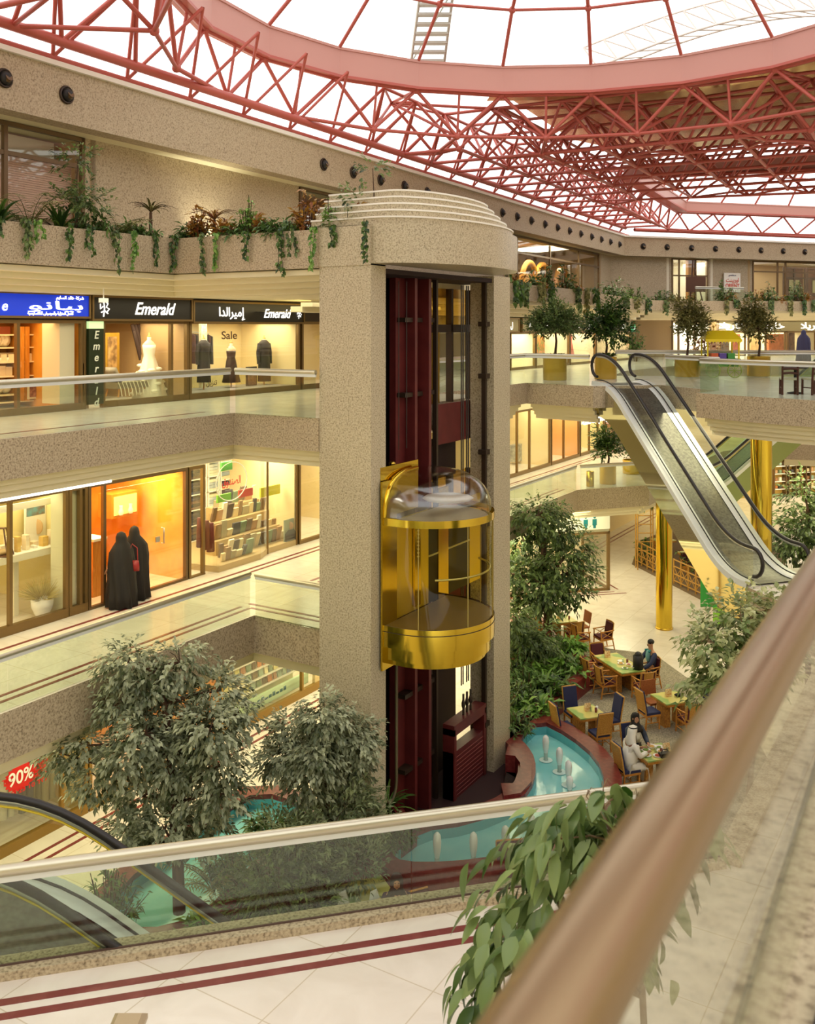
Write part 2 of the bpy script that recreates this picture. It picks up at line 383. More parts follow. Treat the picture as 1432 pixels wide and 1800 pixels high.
# third-floor wall behind, with openings
WB = off(BH, 1.0)
def wall_run(name, a, b, zlo, zhi, spans, mt):
    """wall a->b; spans = openings as (t0, t1) in m along it"""
    a = Vector(a); b = Vector(b); L = (b-a).length; d = (b-a)/L; cur = 0; m = MB()
    for t0,t1 in spans+[(L,L)]:
        if t0 > cur: m.seg(a+d*cur, a+d*t0, .3, zlo, zhi, off=.15)
        cur = t1
    return struct(m.build(name, mt))
def along(px, a, b):
    a = Vector(a); b = Vector(b); k = (px-CX)/F; d = (b-a).normalized()
    return (k*a.y-a.x)/(d.x-k*d.y)            # distance along a->b seen at column px
WA, WM, WE = WB
tl = lambda x: along(x, WA, WM); tr = lambda x: along(x, WM, WE)
wall_run('wall_left', WA, WM, 12.3, 15.8, [(0, tl(147)), (tl(525), tl(612)), (tl(890), tl(1052))], GRANW)
wall_run('wall_back', WM, WE, 12.3, 15.8, [(tr(1180), tr(1244)), (tr(1322), tr(1432)+6)], GRANW)
def shell(name, a, b, d0, d1, z0, z1, mt):      # plain back wall behind an opening
    a = Vector(a); b = Vector(b); d = (b-a).normalized(); m = MB(); m.seg(a+d*d0, a+d*d1, .2, z0, z1, off=4.2)
    m.seg(a+d*d0, a+d*d0+Vector((-d.y,d.x))*4.2, .2, z0, z1); m.seg(a+d*d1, a+d*d1+Vector((-d.y,d.x))*4.2, .2, z0, z1); return struct(m.build(name, mt))
ROOMW = mat('room_wall', S(206,176,128), .7)
shell('wall_room.000', WA, WM, -4, tl(147)+.3, 12.3, 15.8, ROOMW); shell('wall_room.001', WA, WM, tl(525)-.3, tl(612)+.3, 12.3, 15.8, ROOMW)
shell('wall_room.002', WA, WM, tl(890)-.3, tl(1052)+.3, 12.3, 15.8, ROOMW); shell('wall_room.003', WM, WE, tr(1180)-.3, tr(1244)+.3, 12.3, 15.8, CREAM2)
shell('wall_room.004', WM, WE, tr(1322)-.3, tr(1432)+7, 12.3, 15.8, ROOMW)
# enclosing outer walls (below the roof) so that no sky shows at the sides
m = MB(); m.seg(UV(-2,-24), UV(75,-24), .3, 0, 12.3); struct(m.build('wall_outer', CREAM))
m = MB(); m.seg((-20,76), (60,76), .3, 0, 15.8); struct(m.build('wall_far', CREAM))
m = MB(); m.seg((40,-6), (48,76), .3, 0, 17); m.seg((-26,-6), (40,-6), .3, 0, 17); m.seg((-26,-6), (-14,9.8), .3, 0, 17); struct(m.build('wall_right', CREAM))
# ================================================================== ROOF
ZR, RC, RR, NR = 19.0, Vector((3.9,23.0)), 9.25, 20
def ringpt(k, r, z, c=RC, n=NR, ph=math.radians(-90+4.5)): 
    t = ph+2*math.pi*k/n; return Vector((c.x+r*math.cos(t), c.y+r*math.sin(t), z))
def ringband(name, r, z0, z1, th, mt, parent, c=RC, n=NR, ph=math.radians(-85.5)):
    m = MB()
    for k in range(n):
        q = [ringpt(k,r,z0,c,n,ph),ringpt(k+1,r,z0,c,n,ph),ringpt(k+1,r+th,z0,c,n,ph),ringpt(k,r+th,z0,c,n,ph)]
        t = [Vector((*p.xy,z1)) for p in q]; m.add(q+t, [[3,2,1,0],[4,5,6,7],[0,1,5,4],[1,2,6,5],[2,3,7,6],[3,0,4,7]])
    return m.build(name, mt, parent)
def poly_ring(pts, s, z):
    c = sum((Vector(p) for p in pts), Vector((0,0)))/len(pts); return [Vector((*(c+(Vector(p)-c)*s), z)) for p in pts]
def skylight(label, base, z, prof, h=.85, sub=1):
    t = struct(thing('skylight', label, 'skylight')); pts = []
    for i in range(len(base)):
        a = Vector(base[i]); b = Vector(base[(i+1)%len(base)]); k = sub if sub == 1 else max(1, round((b-a).length/sub))
        for j in range(k): pts.append(a.lerp(b, j/k))
    n = len(pts)
    def bandm(s0, s1, z0, z1, mt, name):
        A = poly_ring(pts,s0,z0); B = poly_ring(pts,s1,z0); m = MB()
        for k in range(n):
            q = [A[k],A[(k+1)%n],B[(k+1)%n],B[k]]; m.add(q+[Vector((*p.xy,z1)) for p in q], [[3,2,1,0],[4,5,6,7],[0,1,5,4],[1,2,6,5],[2,3,7,6],[3,0,4,7]])
        m.build(name, mt, t)
    bandm(1, 1.03, z, z+h, PINK, 'ring_beam'); bandm(.995, 1.045, z-.06, z+.02, RED, 'ring_flange'); bandm(.996, 1.035, z+h-.05, z+h+.03, PINK, 'ring_trim')
    m = MB(); g = MB(); rb = MB(); R = [poly_ring(pts,s,z+dz) for s,dz in prof]
    for i in range(len(R)-1):
        for k in range(n):
            k2 = (k+1)%n; g.add([R[i][k],R[i][k2],R[i+1][k2],R[i+1][k]], [[0,1,2,3]]); m.tube([R[i][k],R[i+1][k]], .06, 6); rb.tube([R[i+1][k],R[i+1][k2]], .05, 6); m.ell(R[i+1][k], (.12,.12,.12), 8, 5)
    g.build('glazing', SKYGL, t); m.build('mullions', RED, t); rb.build('glazing_bars', RED, t)
    return t
skylight('large round glass dome over the atrium in a pink ring beam', [ringpt(k,RR,0).xy for k in range(NR)], ZR, [(1,.88),(.82,2.2),(.55,3.3),(.25,3.9),(.02,4.05)])
S2 = [(11.0,47.0),(17.4,60.4),(27,63.2),(38,64),(44,58),(44,46),(32,43),(20,44)]
skylight('smaller faceted glass dome in the distance above the far bay', S2, ZR-.6, [(1,.6),(.9,2.2),(.78,4.0),(.6,5.6),(.3,7.0),(.02,7.4)], .6, 2.6)
RC2 = sum((Vector(p) for p in S2), Vector((0,0)))/len(S2)
def inpoly(p, poly):
    c = False; n = len(poly)
    for i in range(n):
        a, b = poly[i], poly[i-1]
        if (a[1] > p[1]) != (b[1] > p[1]) and p[0] < (b[0]-a[0])*(p[1]-a[1])/(b[1]-a[1])+a[0]: c = not c
    return c
S2X = [tuple(RC2+(Vector(p)-RC2)*1.04) for p in S2]
# double-layer space frame
frame = struct(thing('space_frame', 'red tubular space frame carrying the glass roof', 'roof truss'))
ZT, ZL = 19.0, 17.45
pitch = 2.25
def inring(p, e): return (Vector(p[:2])-RC).length < RR+e or inpoly(p[:2], S2X)
def wallside(p):      # + on the atrium side of the bulkhead line
    a = Vector(BH[0]); b = Vector(BH[1]); d = (b-a).normalized(); s1 = (p[0]-a.x)*d.y-(p[1]-a.y)*d.x
    a2 = Vector(BH[1]); b2 = Vector(BH[2]); d2 = (b2-a2).normalized(); s2 = (p[0]-a2.x)*d2.y-(p[1]-a2.y)*d2.x
    return min(s1, s2)
bd = (Vector(BH[1])-Vector(BH[0])).normalized(); bn = Vector((bd.y,-bd.x))
def gp(i, j, z): q = Vector(BH[0])+bd*(pitch*i)+bn*(pitch*j+.25); return Vector((q.x,q.y,z))
top = {}; bot = {}
for i in range(-5,28):
    for j in range(0,20):
        t = gp(i+.5, j+.5, ZT); b = gp(i, j, ZL)
        if t.y > 5.5 and not inring(t,.5) and wallside(t) > 0 and t.x < 44: top[i,j] = t
        if b.y > 5.5 and not inring(b,.9) and wallside(b) > -.1 and b.x < 44: bot[i,j] = b
lat = MB(); nod = MB(); chord = MB(); web = MB()
for (i,j),p in top.items():
    for d in ((1,0),(0,1)):
        q = top.get((i+d[0],j+d[1]))
        if q: lat.tube([p,q], .06, 6, False)
for (i,j),p in bot.items():
    for d in ((1,0),(0,1)):
        q = bot.get((i+d[0],j+d[1]))
        if q and not (j == 0 and d == (1,0)): chord.tube([p,q], .066, 6, False)
    nod.ell(p, (.12,.12,.12), 8, 5)
    for d in ((0,0),(-1,0),(0,-1),(-1,-1)):
        q = top.get((i+d[0],j+d[1]))
        if q: web.tube([p,q], .055, 6, False)
# ring truss under the big dome
ph0 = math.radians(-85.5)
for k in range(NR):
    a = ringpt(k,RR+.2,ZR-.05); b = ringpt(k+1,RR+.2,ZR-.05); lo = ringpt(k+.5,RR+.35,ZL+.1); lo2 = ringpt(k+1.5,RR+.35,ZL+.1)
    nod.ell(a,(.13,.13,.13),8,5); nod.ell(lo,(.12,.12,.12),8,5)
    chord.tube([a,b],.075,6,False); chord.tube([lo,lo2],.06,6,False); web.tube([a,lo],.06,6,False); web.tube([b,lo],.06,6,False); mid = (a+b)/2; web.tube([mid,lo],.045,6,False)
    o1 = ringpt(k,RR+2.4,ZT); o2 = ringpt(k+1,RR+2.4,ZT); ol = ringpt(k+.5,RR+3.2,ZL)
    for q in ((a,o1),(o1,lo),(o2,lo),(o1,o2),(lo,ol),(o1,ol),(o2,ol)):
        if wallside(q[0]) > 0 and wallside(q[1]) > 0: web.tube(list(q), .055, 6, False)
    for src,pool,rad in ((o1,top,.05),(ol,bot,.05)):
        if wallside(src) < 0: continue
        near = sorted(pool.values(), key=lambda q:(q-src).length)[:3]
        for q in near:
            if .3 < (q-src).length < 4.2: lat.tube([src,q], rad, 6, False)
Q = []
for i in range(len(S2)):
    A_ = Vector(S2X[i]); B_ = Vector(S2X[(i+1)%len(S2)]); k = max(1,round((B_-A_).length/2.4))
    for j in range(k): Q.append((A_.lerp(B_,j/k), A_.lerp(B_,(j+.5)/k)))
for i,(a_,l_) in enumerate(Q):
    b_,l2_ = Q[(i+1)%len(Q)]; a = Vector((*a_,ZR-.65)); b = Vector((*b_,ZR-.65)); lo = Vector((*(RC2+(l_-RC2)*1.03),ZL-.2)); lo2 = Vector((*(RC2+(l2_-RC2)*1.03),ZL-.2))
    chord.tube([a,b],.07,6,False); chord.tube([lo,lo2],.06,6,False); web.tube([a,lo],.06,6,False); web.tube([b,lo],.06,6,False)
    for q in sorted(bot.values(), key=lambda q:(q-lo).length)[:2]:
        if (q-lo).length < 4: lat.tube([lo,q], .05, 6, False)
lat.build('upper_lattice', RED, frame); chord.build('lower_lattice', RED, frame); web.build('web_lattice', RED, frame); nod.build('node_lattice', RED, frame)
e = MB(); e.tube([gp(-4,0,ZL), gp(25.2,0,ZL)], .12, 10, False); 
e.tube([(*(Vector(BH[1])+Vector((.5,-.6))),ZL-.1), (46,73,ZL-.1)], .12, 8, False); e.build('edge_tube', RED, frame)
e = MB(); e.tube([gp(-4,-.12,17.15), gp(25.2,-.12,17.15)], .06, 8, False)
for i in range(-4,26): e.tube([gp(i,-.12,17.15), gp(i+.5,.5,ZT)], .045, 6, False); e.tube([gp(i,-.12,17.15), gp(i+1,-.12,17.15)+Vector((0,0,0))], .045, 6, False); e.tube([gp(i,-.12,17.15), gp(i-.5,.5,ZT)], .045, 6, False)
e.build('eaves_lattice', RED, frame)
# gold-tinted soffit panels above the frame, round the dome and between the domes; sloped glazing at the wall
GOLD = mat('gold_soffit', S(222,192,112), .18, .85)
m = MB()
for k in range(NR):
    if True:
        q = [ringpt(k,RR+.3,ZT+.55),ringpt(k+1,RR+.3,ZT+.55),ringpt(k+1,RR+3.4,ZT+.5),ringpt(k,RR+3.4,ZT+.5)]
        if min(wallside(p) for p in q) > 2.0: m.add(q, [[0,1,2,3]])
struct(m.build('ceiling_gold_soffit', GOLD))
m = MB()
dkp = [(13,33.5),(18.5,48.5),(13,48),(8.2,38.5),(5,33.8),(9,34)]
m.add([(x,y,ZT+.7) for x,y in [(2.5,33.2),(7.5,44),(10.8,47),(20,43.6),(32,42.6),(44,45.6),(44,30),(14.5,30),(9,33.6)]], [list(range(9))])
struct(m.build('ceiling_roof_deck', GOLD))
# plain white roof panels towards the near left
m = MB(); 
for i in range(-4,2):
    p = [gp(i+.03,2.0,ZT+1.2), gp(i+.97,2.0,ZT+1.2), gp(i+.97,.5,ZT+.3), gp(i+.03,.5,ZT+.3)]; m.add(p, [[0,1,2,3]])
struct(m.build('ceiling_roof_panels', WHITE))
# outside: ladder on the dome and a pale truss seen through the glass
LAD = mat('galvanised', S(196,194,186), .5, .3)
ld = thing('roof_ladder', 'grey metal access stair seen through the dome glass', 'ladder')
a0 = atY(722,112,33.6); a1 = atY(742,-40,30.5); s = Vector((1.15,0,0))
m = MB(); m.tube([a0,a1],.05,6); m.tube([a0+s,a1+s*.9],.05,6); m.build('rail', LAD, ld)
m = MB()
for k in range(9): 
    q = a0.lerp(a1,(k+.3)/9); m.box(q+s*.5, (1.1,.3,.07))
m.build('treads', LAD, ld)
m = MB(); m.tube([a0+Vector((0,.3,.1)),a1+s+Vector((0,.3,0))],.03,6); m.build('brace', LAD, ld)
xt = thing('roof_truss', 'pale curved lattice arch seen outside through the dome glass', 'truss')
m = MB(); pr = None
for k in range(13):
    t = k/12; x = 1050+t*420; y = 118-100*math.sin(t*1.7)+0*t
    a = atY(x,y,37); b = atY(x-25,y-34,37.5); c = atY(x+10,y+10,38.5)
    if pr: m.tube([pr[0],a],.05,5); m.tube([pr[1],b],.04,5); m.tube([pr[2],c],.04,5); m.tube([pr[1],a],.03,5); m.tube([pr[0],c],.03,5)
    m.tube([a,b],.035,5); pr = (a,b,c)
m.build('arch', mat('pale_steel', S(228,214,206), .6), xt)
# spotlights along the bulkhead
def on_seg(px, py, a, b, z=16.45):
    t = along(px, a, b); d = (Vector(b)-Vector(a)).normalized(); q = Vector(a)+d*t; return q, d
def make_spot(q, d, label):
    n = Vector((d.y,-d.x)); ang = math.atan2(n.y, n.x)
    t = thing('downlight', label, 'spotlight', (q.x,q.y,16.38), ang, 'spotlights along the bulkhead')
    rot = Matrix.Rotation(math.radians(62),3,'Y')
    m = MB(); m.lathe([(.19,-.02),(.21,.03),(.17,.06),(.17,.02)], n=16); v = [Matrix.Rotation(math.pi/2,3,'Y') @ Vector(x) for x in m.v]; m.v = [tuple(x) for x in v]; m.build('rim', DARKB, t)
    m = MB(); m.ell((.04,0,0),(.13,.15,.15),12,8); m.build('eyeball', BLACK, t)
    m = MB(); m.lathe([(.085,0),(.07,.07),(.085,.075)], n=12); m.v = [tuple(rot @ Vector(x)+Vector((.1,0,-.03))) for x in m.v]; m.build('bezel', BRONZE, t)
spx = [7,116,568,620,668,710,750,800,852,882,908,933,957,979,1000,1020,1039,1056,1072,1088]
ordw = ['first','second','third','fourth','fifth','sixth','seventh','eighth','ninth','tenth','eleventh','twelfth','thirteenth','fourteenth','fifteenth','sixteenth','seventeenth','eighteenth','nineteenth','twentieth']
for i,x in enumerate(spx):
    q,d = on_seg(x,0,BH[0],BH[1]); make_spot(q,d,'black eyeball spotlight, %s from the photo edge along the long left bulkhead'%ordw[i])
for i,x in enumerate([1130,1172,1215,1257,1298,1337,1376,1414]):
    q,d = on_seg(x,0,BH[1],BH[2]); make_spot(q,d,'black eyeball spotlight on the far bulkhead, %s from the corner'%ordw[i])
# ================================================================== LIFT TOWER
TV = -10.72                                            # front face line of the tower (runs along u)
tower = struct(thing('elevator_tower', 'speckled beige granite lift tower with stepped rounded cap', 'tower'))
m = MB(); m.prism(P([(16.243,-12),(16.243,TV),(16.796,TV),(16.796,-12)]), 0, 12.47); m.build('pillar', GRAN, tower)
m = MB(); m.prism(P([(16.221,-12.044),(16.221,TV),(16.796,TV),(16.796,-12.044)]), 12.44, 13.25); m.build('pillar_head', GRAN, tower)
m = MB(); m.prism(P([(21.824,-11.382),(21.824,TV),(22.763,TV),(22.763,-11.382)]), 0, 12.47); m.build('pillar', GRAN, tower)
uc, ua, vb = 19.03, 2.76, 1.52
def cap_poly(k, inset):
    pts = []
    for i in range(33):
        t = math.pi*i/32; pts.append((uc-(ua-inset)*math.cos(t), TV-.05+(vb-inset)*math.sin(t)))
    bk = .02 if k == 0 else 1.6
    pts += [(uc+ua-inset, TV-bk), (uc-ua+inset, TV-bk)]
    return pts
def smoothprism(m, poly, z0, z1, nose=None):
    m.prism(poly, z0, z1)
m = MB(); m.prism(P(cap_poly(0,0)), 12.48, 13.28); m.build('cap', GRAN, tower)
zc = 13.28
for k in range(5):
    m = MB(); ins = .12+.16*k; m.prism(P(cap_poly(1,ins)), zc, zc+.12); m.mi = 1; m.prism(P(cap_poly(1,ins-.03)), zc+.12, zc+.155); m.build('cap_ring', [GRAN, WHITE], tower); zc += .155  # white nosing paints in the light caught along each ring's edge
# shaft rear, guides, counterweight
m = MB(); m.prism(P([(16.796,-11.989),(16.796,-11.879),(20.387,-11.879),(20.387,-11.989)]), 0, 12.36); m.prism(P([(16.796,-11.989),(16.851,-11.989),(16.851,-10.995),(16.796,-10.995)]), 0, 12.36); m.prism(P([(20.39,-12.0),(22.0,-12.0),(22.0,-11.9),(20.39,-11.9)]), 0, 3.8); m.prism(P([(20.39,-12.0),(22.0,-12.0),(22.0,-11.9),(20.39,-11.9)]), 7.4, 8.4); m.build('shaft_wall', MARD, tower)
m = MB(); m.prism(P([(16.796,-11.989),(22.652,-11.989),(22.652,-10.774),(16.796,-10.774)]), 12.3, 12.4); m.build('shaft_ceiling', MARD, tower)
m = MB(); m.prism(P([(18.509,-11.713),(19.393,-11.713),(19.393,-11.547),(18.509,-11.547)]), 0, 12.35); m.prism(P([(18.896,-11.547),(19.006,-11.547),(19.006,-11.271),(18.896,-11.271)]), 0, 12.35)
m.prism(P([(19.337,-11.713),(19.448,-11.713),(19.448,-11.16),(19.337,-11.16)]), 0, 12.35); m.build('guide_beam', MAROON, tower)
m = MB(); m.prism(P([(21.68,-10.995),(21.768,-10.995),(21.768,-10.884),(21.68,-10.884)]), 0, 12.35); m.prism(P([(19.89,-11.382),(19.967,-11.382),(19.967,-11.271),(19.89,-11.271)]), 0, 12.35)
for z in (1.2,3.4,6.2,8.0,9.9,11.2): m.prism(P([(21.603,-11.05),(21.824,-11.05),(21.824,-10.829),(21.603,-10.829)]), z, z+.12)
m.build('counterweight_guide', DARKB, tower)
m = MB()
for z in (1.1,2.8,7.4,9.6,11.3): m.prism(P([(18.564,-11.547),(20.001,-11.547),(20.001,-11.326),(18.564,-11.326)]), z, z+.1)
m.build('guide_bracket', DARKB, tower)
m = MB()
for u in (17.183,17.404,17.735,17.901): m.tube([UV(u,-11.713,0), UV(u,-11.713,12.2)], .035, 6)
m.build('conduits', mat('grey_conduit', S(92,84,80), .5), tower)
m = MB()
for u in (20.719,20.807,20.995,21.083): m.tube([UV(u,-11.05,2.5), UV(u,-11.05,12.2)], .018, 6)
for u in (18.012,18.343): m.tube([UV(u,-11.16,8.5), UV(u,-11.16,12.2)], .012, 6)
m.build('cables', mat('steel_rope', S(70,66,64), .4, .7), tower)
# slab edge panels at the landings, painted maroon
m = MB(); m.prism(P([(20.277,-11.536),(22.652,-11.536),(22.652,-11.448),(20.277,-11.448)]), Z2-.95, Z2+.02); m.prism(P([(20.277,-11.536),(22.652,-11.536),(22.652,-11.448),(20.277,-11.448)]), Z1-.95, Z1+.02); m.build('landing_fascia', MAROON, tower)
# landing door frames on the second and first floor
for z in (Z2, Z1):
    m = MB()
    for u in (20.332,21.437,22.487): m.prism(P([(u,-11.879),(u+.1,-11.879),(u+.1,-11.713),(u,-11.713)]), z, z+2.85)
    m.prism(P([(20.332,-11.879),(22.597,-11.879),(22.597,-11.713),(20.332,-11.713)]), z+1.75, z+1.95); m.build('landing_frame', DARKB, tower)
    m = MB(); m.prism(P([(20.442,-11.846),(20.94,-11.846),(20.94,-11.779),(20.442,-11.779)]), z, z+1.75); m.build('landing_door', BRASS2, tower)
    m = MB(); m.prism(P([(20.442,-11.823),(22.487,-11.823),(22.487,-11.801),(20.442,-11.801)]), z+1.95, z+2.85); m.build('landing_glazing', glass('amber_glass', (.95,.78,.36,1), .08), tower)
# counterweight
cw = thing('counterweight', 'maroon lift counterweight stacked with plates between its guides', 'counterweight')
m = MB(); m.prism(P([(20.001,-11.16),(21.658,-11.16),(21.658,-10.884),(20.001,-10.884)]), .02, 1.15); m.build('plate_stack', mat('maroon_plates', S(92,32,34), .45), cw)
m = MB()
for k in range(10): m.prism(P([(20.023,-10.895),(21.636,-10.895),(21.636,-10.879),(20.023,-10.879)]), .1+k*.1, .112+k*.1)
m.build('plate_seams', mat('seam_pink', S(150,90,86), .5), cw)
m = MB(); m.prism(P([(20.001,-11.16),(20.111,-11.16),(20.111,-10.851),(20.001,-10.851)]), .02, 1.7); m.prism(P([(21.547,-11.16),(21.658,-11.16),(21.658,-10.851),(21.547,-10.851)]), .02, 1.7); m.prism(P([(20.001,-11.16),(21.658,-11.16),(21.658,-10.851),(20.001,-10.851)]), 1.55, 1.8); m.build('yoke', MAROON, cw)
m = MB()
for u in (20.719,20.907,21.094): m.tube([UV(u,-10.995,1.8),UV(u,-10.995,2.3)],.03,6); m.ell(UV(u,-10.995,2.05),(.05,.05,.12),8,5)
m.build('rope_shackles', DARKB, cw)
# trailing cable loop
tc = MB(); pts = [UV(17.26,-11.05,5.5)]+[UV(17.26+.24-.24*math.cos(math.pi*k/8),-11.05,1.4-.38*math.sin(math.pi*k/8)) for k in range(9)]+[UV(17.74,-11.05,5.5)]
tag(tc.tube(pts,.035,6).build('trailing_cable', mat('olive_cable', S(104,96,66), .5)), 'olive trailing cable looping below the lift car', 'cable')
# lift car -------------------------------------------------------------------
car = thing('elevator_car', 'brass and glass panoramic lift car with clear domed top', 'elevator')
cu, cv, cr, cs = 17.92, TV+.09, 1.33, .33           # centre of the bow, wall line, radius, straight part
def bow(r, n=28, back=0.0, cs_=None):
    c_ = cs if cs_ is None else cs_
    return [(cu-r, cv+back)]+[(cu-r*math.cos(math.pi*i/n), cv+c_+r*math.sin(math.pi*i/n)) for i in range(n+1)]+[(cu+r, cv+back)]
def bowwall(name, r, z0, z1, mt, th=.03, r2=None, smooth=True):
    a = P(bow(r)); b = P(bow(r2 if r2 else r)); m = MB(); n = len(a)
    m.add([(*p,z0) for p in a]+[(*p,z1) for p in b], [[i,i+1,n+i+1,n+i] for i in range(n-1)], smooth)
    return m.build(name, mt, car)
ZF = 6.0                                             # car floor
def zat(py, Y=19.45): return EYE-(py-HY)/F*Y
z_dt, z_gt, z_gb, z_r1, z_r2 = zat(836,19.9), zat(917), zat(1107), zat(1145), zat(1176)
fl = MB(); fl.prism(P(bow(cr-.02)), z_gb-.05, z_gb); fl.build('car_floor', mat('car_floor', S(104,88,78), .5), car)
bowwall('base_ring', cr+.03, z_r1+.02, z_gb+.02, BRASS); bowwall('base_ring', cr-.05, z_r2+.1, z_r1+.02, BRASS); bowwall('base_ring', cr-.14, z_r2-.02, z_r2+.1, BRASS)
m = MB(); m.prism(P(bow(cr-.02)), z_r1+.03, z_r1+.04); m.prism(P(bow(cr-.06)), z_r2+.1, z_r2+.11); m.prism(P(bow(cr-.15)), z_r2-.02, z_r2-.01); m.build('base_plate', BRASS, car)
m = MB()
for dz in (.0,): m.tube([(*p, z_gb-.1) for p in P(bow(cr+.035))], .008, 4)
m.build('ring_seam', DARKB, car)
bowwall('glass_wall', cr, z_gb+.02, z_gt-.1, glass('car_glass', (.97,.89,.46,1), .015))
bowwall('top_ring', cr+.03, z_gt-.12, z_gt+.03, BRASS)
m = MB()
for i in (4,11,18,25):
    p = P(bow(cr+.005))[i]; m.tube([(*p,z_gb),(*p,z_gt-.1)], .012, 6)
m.build('glass_joints', mat('joint', S(170,150,80), .3), car)
# dome: quarter shell
m = MB(); rings = []
for i in range(9):
    t = math.pi/2*i/8; k = math.cos(t)**.55 if i < 8 else .02; zz = z_gt+.03+(z_dt-z_gt)*math.sin(t)**.9
    rings.append([(*p, zz) for p in P([(cu+(u-cu)*k*1.0, cv+(v-cv)*k) for u,v in bow(cr-.03)])])
n = len(rings[0]); vs = [p for r in rings for p in r]; fs = []
for i in range(8):
    for k in range(n-1): fs.append([i*n+k,i*n+k+1,(i+1)*n+k+1,(i+1)*n+k])
m.add(vs, fs, True); m.build('dome', glass('dome_acrylic', (.80,.78,.72,1), .13, .14), car)
m = MB(); m.tube([r[0] for r in rings], .05, 8); m.build('dome_edge', BRASS, car)
# ceiling under the dome with lamp
m = MB(); m.prism(P(bow(cr-.1)), z_gt-.12, z_gt-.1); m.build('car_ceiling', mat('car_ceiling', S(188,176,150), .4), car)
m = MB(); m.ell(UV(cu,cv+.75,z_gt+.3),(.55,.4,.1),14,6); m.build('dome_lamp', mat('lamp_white', S(240,240,236), .4), car)
# brass back plate and wing plates
m = MB(); m.prism(P([(cu-cr-.06,cv-.04),(cu-cr+.5,cv-.04),(cu-cr+.5,cv),(cu-cr-.06,cv)]), z_r2-.12, z_dt-.1); m.prism(P([(cu+cr-.4,cv-.04),(cu+cr+.06,cv-.04),(cu+cr+.06,cv),(cu+cr-.4,cv)]), z_r2+.05, z_gt+.3); m.build('wing_plates', BRASS, car)
m = MB(); m.prism(P([(cu-cr,cv-.12),(cu-cr+1.5,cv-.12),(cu-cr+1.5,cv-.08),(cu-cr,cv-.08)]), z_gt, z_dt+.18); m.build('header_plate', BRASS, car)
def backp(name, u0, u1, mt): m = MB(); m.prism(P([(u0,cv-.06),(u1,cv-.06),(u1,cv-.03),(u0,cv-.03)]), z_gb, z_gt-.1); return m.build(name, mt, car)
backp('back_wall', cu-cr, 18.45, GOLDP); backp('car_door', 18.45, 20.4, mat('dark_glass', S(46,38,24), .45, spec=.2)); backp('side_wall', 20.4, 20.95, GOLDP)
m = MB(); m.prism(P([(18.45,cv-.028),(20.4,cv-.028),(20.4,cv-.01),(18.45,cv-.01)]), z_gb+1.02, z_gb+1.06); m.build('door_rail', STEEL, car)
m = MB(); m.prism(P([(cu-.15,cv-.02),(cu+.1,cv-.02),(cu+.1,cv+.03),(cu-.15,cv+.03)]), z_gb+.1, z_gt-.2); ccol = m.build('control_column', BRASS, car)
m = MB()
for k in range(8): m.ell(UV(cu-.02,cv+.035,z_gb+1.15+k*.08),(.02,.02,.02),8,5)
m.build('buttons', WHITE, ccol)
m = MB(); m.tube([(*p, z_gb+1.0) for p in P([(cu+(u-cu)*.93, cv+.1+(v-cv)*.9) for u,v in bow(cr)[6:26]])], .022, 8); m.build('handrail', STEEL, car)
m = MB(); m.ell(UV(17.57,-11.05,z_dt+.12),(.08,.08,.06),8,5); m.build('limit_switch', BRASS2, car)
# ================================================================== BALUSTRADES
def balustrade(label, pts, z0, rail_z, r=.05, panel=2.0, rm=RAILM, gm=GL, closed=False, flat=True, name='glass_balustrade', kerb=0):
    """pts in plan; one thing per straight or gently curving run"""
    t = thing(name, label, 'railing', (pts[0][0],pts[0][1],z0))
    o = Vector((pts[0][0],pts[0][1],z0)); sh = MB()
    P3 = [Vector((p[0],p[1],rail_z))-o for p in pts]
    m = MB(); m.tube(P3, r, 12)
    hr_ = m.build('handrail', rm, t)
    if flat:
        m = MB()
        for i in range(len(pts)-1): m.seg(P3[i].xy, P3[i+1].xy, r*.9, rail_z-r-.05-z0, rail_z-r*.5-z0)
        m.build('rail_channel', WHITEM, hr_)
    for i in range(len(pts)-1):
        a = P3[i].xy; b = P3[i+1].xy; L = (b-a).length; n = max(1, round(L/panel))
        for k in range(n):
            p = a.lerp(b, k/n); q = a.lerp(b, (k+1)/n); d = (q-p).normalized()*.006
            m = MB(); m.seg(p+d, q-d, .014, .0, rail_z-r-z0-.01); m.build('glass_panel', gm, t)
    return t
RZ = .95
balustrade('glass balustrade with steel rail along the left second floor, below the gown shop', P([(-2,-14.36),(16.14,-14.36)]), Z2, Z2+RZ, .05)
balustrade('short glass balustrade on the second floor between corner and lift tower, shop level with mannequins', P([(16.14,-14.2),(16.14,-12.02)]), Z2, Z2+RZ, .05)
balustrade('glass balustrade along the left first floor in front of two women in black', P([(-2,-14.42),(16.88,-14.42)]), Z1, Z1+RZ, .05)
balustrade('short glass balustrade on the first floor running from corner to lift tower', P([(16.88,-14.26),(16.88,-12.02)]), Z1, Z1+RZ, .05)
balustrade('glass balustrade on the second floor beside the potted ball tree', P([(24.1,-13.66),(29.95,-13.56),(29.52,-11.1)]), Z2, Z2+RZ, .05)
balustrade('long curved glass balustrade on the near edge of the second-floor bridge', P([(31.1,-9.1),(29.3,-7.0),(28.0,-7.2),(27.35,-5.8),(26.75,-3.95),(25.66,2)]), Z2, Z2+RZ, .05)
balustrade('glass balustrade on the far edge of the second-floor bridge behind the yellow cart', P([(36.0,-12.5),(39.3,-5.9),(39.9,3.5)]), Z2, Z2+RZ, .05)
balustrade('glass balustrade along the first floor beyond the lift tower, above the indoor tree', P([(21.2,-14.36),(36.7,-14.36)]), Z1, Z1+RZ, .05)
